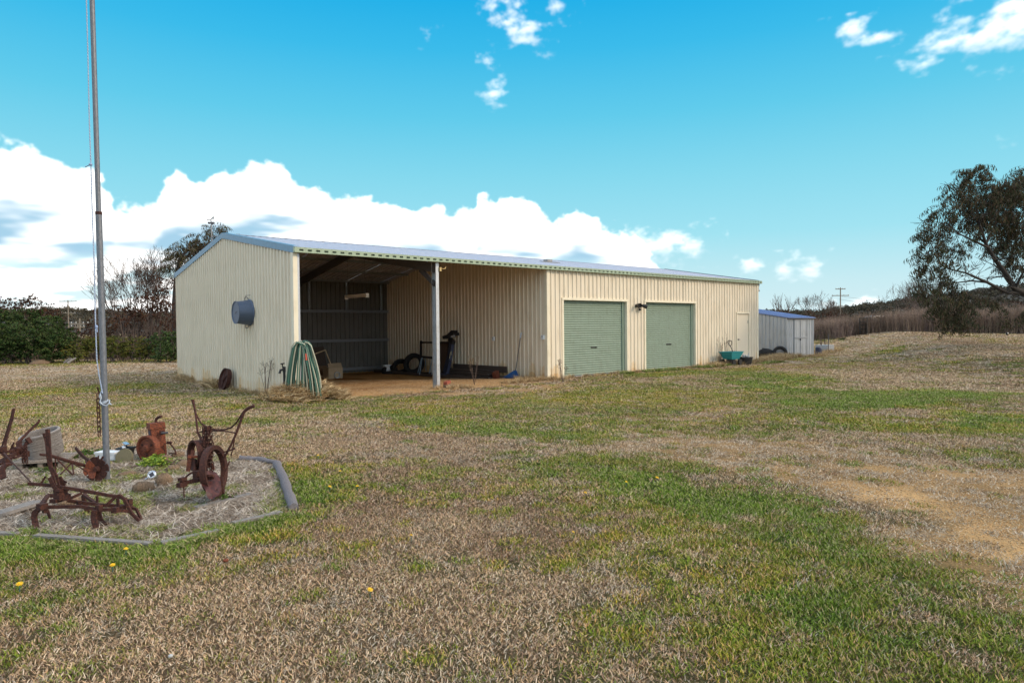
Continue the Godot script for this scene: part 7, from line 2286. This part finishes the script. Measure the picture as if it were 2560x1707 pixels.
	for i in 13:
		var p: Vector3 = V(-4.530, 0.211, 8.007).lerp(V(-4.323, 0.242, 8.094), i / 12.0)
		mb.bar(p + V(0, 0.016, 0), p - V(0, 0.018, 0), 0.012, 0.022, RIGHT)
	part("rack_teeth", mb, M.rust, t)
	lump(t, "hitch_head", [[V(-4.561, 0.247, 8.005), V(0.06, 0.03, 0.05), 0.5], [V(-4.563, 0.223, 8.004), V(0.03, 0.05, 0.03), 0.5], [V(-4.568, 0.199, 8.014), V(0.08, 0.04, 0.05), 0.5], [V(-4.422, 0.251, 7.967), V(0.06, 0.09, 0.05), 0.5]], "rust")
	rod(t, "chain_end", [V(-4.561, 0.193, 8.034), V(-4.559, 0.144, 8.037), V(-4.559, 0.082, 8.038)], 0.006, "rust", 5)
	# mouldboard: a twisted sheet
	mb = Mb.new()
	var left: Array = [V(-4.384, 0.285, 7.999), V(-4.406, 0.246, 8.035), V(-4.436, 0.208, 8.090), V(-4.428, 0.181, 8.150), V(-4.418, 0.158, 8.187), V(-4.418, 0.111, 8.215), V(-4.411, 0.085, 8.249)]
	var mid: Array = [V(-4.320, 0.284, 7.976), V(-4.334, 0.239, 8.019), V(-4.354, 0.196, 8.082), V(-4.362, 0.166, 8.129), V(-4.368, 0.141, 8.178), V(-4.371, 0.103, 8.217), V(-4.381, 0.079, 8.248)]
	var right: Array = [V(-4.268, 0.259, 7.983), V(-4.253, 0.227, 8.037), V(-4.261, 0.187, 8.098), V(-4.273, 0.154, 8.141), V(-4.288, 0.124, 8.182), V(-4.317, 0.103, 8.224), V(-4.351, 0.088, 8.248)]
	for i in 6:
		for q in [[left, mid], [mid, right]]:
			var a: Vector3 = q[0][i]
			var b: Vector3 = q[1][i]
			var c: Vector3 = q[1][i + 1]
			var e: Vector3 = q[0][i + 1]
			mb.quad(a, b, c, e, -AHEAD)
			var th := AHEAD * 0.012
			mb.quad(a + th, b + th, c + th, e + th, AHEAD)
		for q in [[left, -1.0], [right, 1.0]]:
			var th := AHEAD * 0.012
			mb.quad(q[0][i], q[0][i + 1], q[0][i + 1] + th, q[0][i] + th, RIGHT * q[1])
	part("mouldboard", mb, M.rust_plate, t)
	iron(t, "landside", [V(-4.230, 0.213, 8.004), V(-4.240, 0.136, 8.051), V(-4.242, 0.078, 8.077)], 0.02, 0.05, RIGHT)
	iron(t, "landside", [V(-4.316, 0.106, 8.171), V(-4.266, 0.104, 8.109), V(-4.205, 0.105, 8.029)], 0.012, 0.07)
	iron(t, "mouldboard_stay", [V(-4.400, 0.274, 8.039), V(-4.399, 0.273, 8.093), V(-4.368, 0.269, 8.121), V(-4.340, 0.266, 8.119), V(-4.320, 0.249, 8.111)], 0.014, 0.018)
	# stationary engine
	var base: Vector3 = V(-4.114, 0.003, 5.343)
	base.y = land(base.x, base.z)
	t = thing("stationary_engine", "orange rusty stationary engine with flywheel and bent exhaust pipe", "engine", base)
	var lean := Basis(AHEAD * V(1, 0, 1), 0.0) * Basis((AHEAD * V(1, 0, 1)).normalized(), -0.06)
	var b0 := base + V(0, -0.03, 0)
	mb = Mb.new()
	mb.box(Transform3D(lean, b0 + lean * V(0, 0.20, 0)), V(0.155, 0.46, 0.165))
	part("engine_block", mb, M.rust_orange, t)
	mb = Mb.new()
	mb.box(Transform3D(lean, b0 + lean * V(-0.004, 0.448, 0)), V(0.172, 0.066, 0.182))
	mb.box(Transform3D(lean, b0 + lean * V(-0.004, 0.418, 0)), V(0.180, 0.014, 0.190))
	part("hopper_lid", mb, M.rust_orange, t)
	mb = Mb.new()
	mb.box(Transform3D(lean, b0 + lean * V(-0.079, 0.36, 0.0)), V(0.012, 0.05, 0.065))
	part("name_plate", mb, M.navy, t)
	rod(t, "exhaust_pipe", [V(-4.131, 0.445, 5.315), V(-4.132, 0.472, 5.314), V(-4.124, 0.496, 5.319), V(-4.108, 0.512, 5.333), V(-4.085, 0.526, 5.380)], 0.017, "rust", 12)
	rod(t, "valve", [V(-4.109, 0.330, 5.471), V(-4.078, 0.335, 5.525), V(-4.056, 0.340, 5.543)], 0.013, "steel_dark", 8)
	lump(t, "valve_plate", [[V(-4.103, 0.333, 5.463), V(0.05, 0.05, 0.02), 0.3]], "rust")
	rod(t, "crank_arm", [V(-4.047, 0.204, 5.475), V(-4.030, 0.203, 5.518), V(-4.015, 0.216, 5.530)], 0.018)
	rod(t, "crank_handle", [V(-4.017, 0.186, 5.503), V(-3.998, 0.149, 5.547), V(-3.985, 0.111, 5.573), V(-3.980, 0.060, 5.592)], 0.010)
	rod(t, "drain_pipe", [V(-4.034, 0.066, 5.491), V(-4.013, 0.079, 5.536), V(-3.986, 0.069, 5.560)], 0.008)
	var wn := V(-0.88, 0.02, 0.48)
	var fc: Vector3 = V(-4.242, 0.149, 5.386)
	mb = Mb.new()
	mb.lathe(aim(wn, fc), [Vector2(0, -0.03), Vector2(0.12, -0.03), Vector2(0.15, -0.045), Vector2(0.158, -0.04), Vector2(0.158, 0.035), Vector2(0.148, 0.04), Vector2(0.132, 0.034), Vector2(0.126, 0.016), Vector2(0.06, 0.02), Vector2(0.05, 0.035), Vector2(0.03, 0.05), Vector2(0, 0.05)], 40)
	part("flywheel", mb, M.rust_orange, t)
	mb = Mb.new()
	for i in 3:
		var a := TAU * i / 3.0 + 0.5
		var f2 := aim(wn, fc)
		mb.lathe(Transform3D(f2.basis, f2 * (V(cos(a), 0, sin(a)) * 0.085 + V(0, 0.019, 0))), [Vector2(0.016, 0), Vector2(0.016, 0.006), Vector2(0, 0.006)], 10)
	part("hub_bolt", mb, M.rust, t)
	mb = Mb.new()
	mb.tube([fc, b0 + V(0.0, 0.13, 0.0)], 0.03, 10)
	part("axle", mb, M.rust, t)
	# star wheel cultivator behind the flagpole
	t = thing("star_wheel", "rusty bladed star wheel on a long shaft next to the foot of the flagpole", "implement", V(-4.949, 0.115, 6.364))
	rod(t, "shaft", [V(-5.475, 0.414, 6.692), V(-5.423, 0.389, 6.605), V(-5.369, 0.362, 6.520), V(-5.197, 0.259, 6.341), V(-5.028, 0.168, 6.226)], [0.012, 0.013, 0.017, 0.018, 0.019], "rust", 8)
	for q in [[V(-5.332, 0.324, 6.487), V(-5.334, 0.192, 6.490)], [V(-5.318, 0.317, 6.499), V(-5.205, 0.161, 6.603)], [V(-5.178, 0.229, 6.319), V(-5.295, 0.168, 6.524)], [V(-5.168, 0.228, 6.327), V(-5.189, 0.162, 6.551)], [V(-5.147, 0.219, 6.320), V(-5.043, 0.130, 6.347)], [V(-5.028, 0.162, 6.226), V(-5.053, 0.116, 6.273)]]:
		rod(t, "brace", q, 0.0075, "rust", 6)
	iron(t, "arm", [V(-5.050, 0.298, 5.737), V(-5.035, 0.271, 5.818), V(-5.005, 0.223, 5.912), V(-4.976, 0.190, 6.072), V(-4.971, 0.184, 6.209)], 0.016, 0.034, Vector3.UP)
	iron(t, "arm", [V(-5.005, 0.194, 6.046), V(-5.000, 0.174, 6.118), V(-4.978, 0.187, 6.070)], 0.014, 0.014)
	var hub: Vector3 = V(-4.944, 0.139, 6.341)
	for i in 8:
		var a := TAU * i / 8.0 + 0.25
		var d := (RIGHT * cos(a) + UP * sin(a)).normalized()
		var s := (RIGHT * -sin(a) + UP * cos(a)).normalized()
		mb = Mb.new()
		var r := 0.128 if i % 2 == 0 else 0.115
		var tw := -AHEAD * 0.03
		mb.plate([hub + d * 0.02 - s * 0.02, hub + d * r - s * 0.05 + tw, hub + d * (r + 0.01) + tw, hub + d * r + s * 0.035 + tw, hub + d * 0.02 + s * 0.02], AHEAD * 0.007)
		part("blade", mb, M.rust_orange if i in [3, 4] else M.rust, t)
	mb = Mb.new()
	mb.plate([V(-5.019, 0.186, 6.220), V(-4.962, 0.194, 6.270), V(-4.970, 0.155, 6.317), V(-4.978, 0.117, 6.311), V(-5.024, 0.111, 6.245)], AHEAD * 0.01)
	mb.plate([V(-5.027, 0.116, 6.295), V(-4.967, 0.119, 6.374), V(-4.990, 0.060, 6.409), V(-5.024, 0.059, 6.353)], AHEAD * 0.01)
	part("guard_plate", mb, M.rust_orange, t)
	mb = Mb.new()
	mb.lathe(aim(-AHEAD, hub), [Vector2(0, -0.05), Vector2(0.035, -0.05), Vector2(0.035, 0.02), Vector2(0.02, 0.045), Vector2(0, 0.045)], 12)
	part("hub", mb, M.rust, t)
	iron(t, "tooth", [V(-4.930, 0.199, 6.311), V(-4.930, 0.250, 6.309), V(-4.928, 0.275, 6.310)], 0.008, 0.012, RIGHT)
	iron(t, "tooth", [V(-4.918, 0.221, 6.387), V(-4.913, 0.252, 6.391), V(-4.901, 0.274, 6.401)], 0.010, 0.02, RIGHT)
	# implement at the border of the photograph
	t = thing("scuffler", "rusty handled scuffler with chain beside the concrete pot", "implement", V(-5.719, 0.135, 5.953))
	iron(t, "lever", [V(-5.583, 0.763, 5.521), V(-5.605, 0.664, 5.532), V(-5.639, 0.547, 5.559), V(-5.694, 0.361, 5.569)], 0.013, 0.016, RIGHT)
	iron(t, "lever", [V(-5.577, 0.775, 5.579), V(-5.599, 0.655, 5.590), V(-5.639, 0.517, 5.613), V(-5.675, 0.368, 5.639)], 0.013, 0.016, RIGHT)
	rod(t, "pin", [V(-5.606, 0.667, 5.571), V(-5.566, 0.669, 5.633)], 0.006)
	rod(t, "handle", [V(-5.332, 0.607, 5.347), V(-5.346, 0.577, 5.362), V(-5.444, 0.480, 5.386), V(-5.527, 0.397, 5.448)], [0.010, 0.014, 0.014, 0.015])
	iron(t, "handle_foot", [V(-5.527, 0.397, 5.448), V(-5.538, 0.375, 5.465), V(-5.532, 0.332, 5.499)], 0.03, 0.045, RIGHT)
	iron(t, "beam", [V(-5.730, 0.334, 5.671), V(-5.675, 0.324, 5.654), V(-5.624, 0.322, 5.632), V(-5.568, 0.319, 5.548), V(-5.504, 0.318, 5.538)], 0.035, 0.03)
	iron(t, "beam", [V(-5.728, 0.373, 5.739), V(-5.695, 0.375, 5.701), V(-5.674, 0.364, 5.693)], 0.03, 0.022)
	iron(t, "beam", [V(-5.573, 0.312, 5.543), V(-5.611, 0.280, 5.645), V(-5.650, 0.261, 5.744), V(-5.679, 0.242, 5.919)], 0.045, 0.035)
	iron(t, "beam", [V(-5.710, 0.345, 5.889), V(-5.677, 0.316, 5.918), V(-5.625, 0.311, 5.830)], 0.03, 0.03)
	iron(t, "brace", [V(-5.602, 0.259, 5.719), V(-5.539, 0.266, 5.641), V(-5.475, 0.271, 5.564)], 0.02, 0.02)
	iron(t, "brace", [V(-5.627, 0.330, 5.629), V(-5.608, 0.383, 5.643), V(-5.595, 0.415, 5.654)], 0.012, 0.012, RIGHT)
	iron(t, "brace", [V(-5.617, 0.381, 5.636), V(-5.604, 0.379, 5.647), V(-5.593, 0.362, 5.658)], 0.012, 0.012)
	iron(t, "tine", [V(-5.642, 0.248, 6.017), V(-5.685, 0.247, 6.006), V(-5.719, 0.224, 6.017), V(-5.728, 0.194, 6.037), V(-5.726, 0.159, 6.053), V(-5.725, 0.126, 6.081)], 0.022, 0.05, RIGHT)
	iron(t, "tine", [V(-5.706, 0.277, 5.827), V(-5.723, 0.250, 5.880), V(-5.744, 0.245, 5.928)], 0.02, 0.04, RIGHT)
	lump(t, "clamp", [[V(-5.695, 0.367, 5.701), V(0.06, 0.05, 0.05), 0.3], [V(-5.678, 0.271, 5.918), V(0.06, 0.08, 0.05), 0.5, 0.3], [V(-5.556, 0.304, 5.558), V(0.10, 0.08, 0.07), 0.5, 0.4], [V(-5.481, 0.267, 5.559), V(0.05, 0.06, 0.05), 0.2]])
	iron(t, "arm", [V(-5.480, 0.309, 5.492), V(-5.480, 0.344, 5.464), V(-5.465, 0.372, 5.450), V(-5.446, 0.398, 5.453)], 0.02, 0.03, RIGHT)
	lump(t, "arm_end", [[V(-5.447, 0.394, 5.452), V(0.04, 0.07, 0.04), 0.3, -0.5]])
	for i in 16:
		mb = Mb.new()
		var p: Vector3 = V(-5.513, 0.331, 5.569).lerp(V(-5.518, 0.205, 5.662), (i % 8) / 7.0) + RIGHT * (0.035 if i > 7 else 0.0)
		mb.link(Transform3D(Basis(Vector3.UP, 0.6 + (i % 2) * PI / 2), p), 0.048, 0.028, 0.0055)
		part("chain_link", mb, M.rust, t)
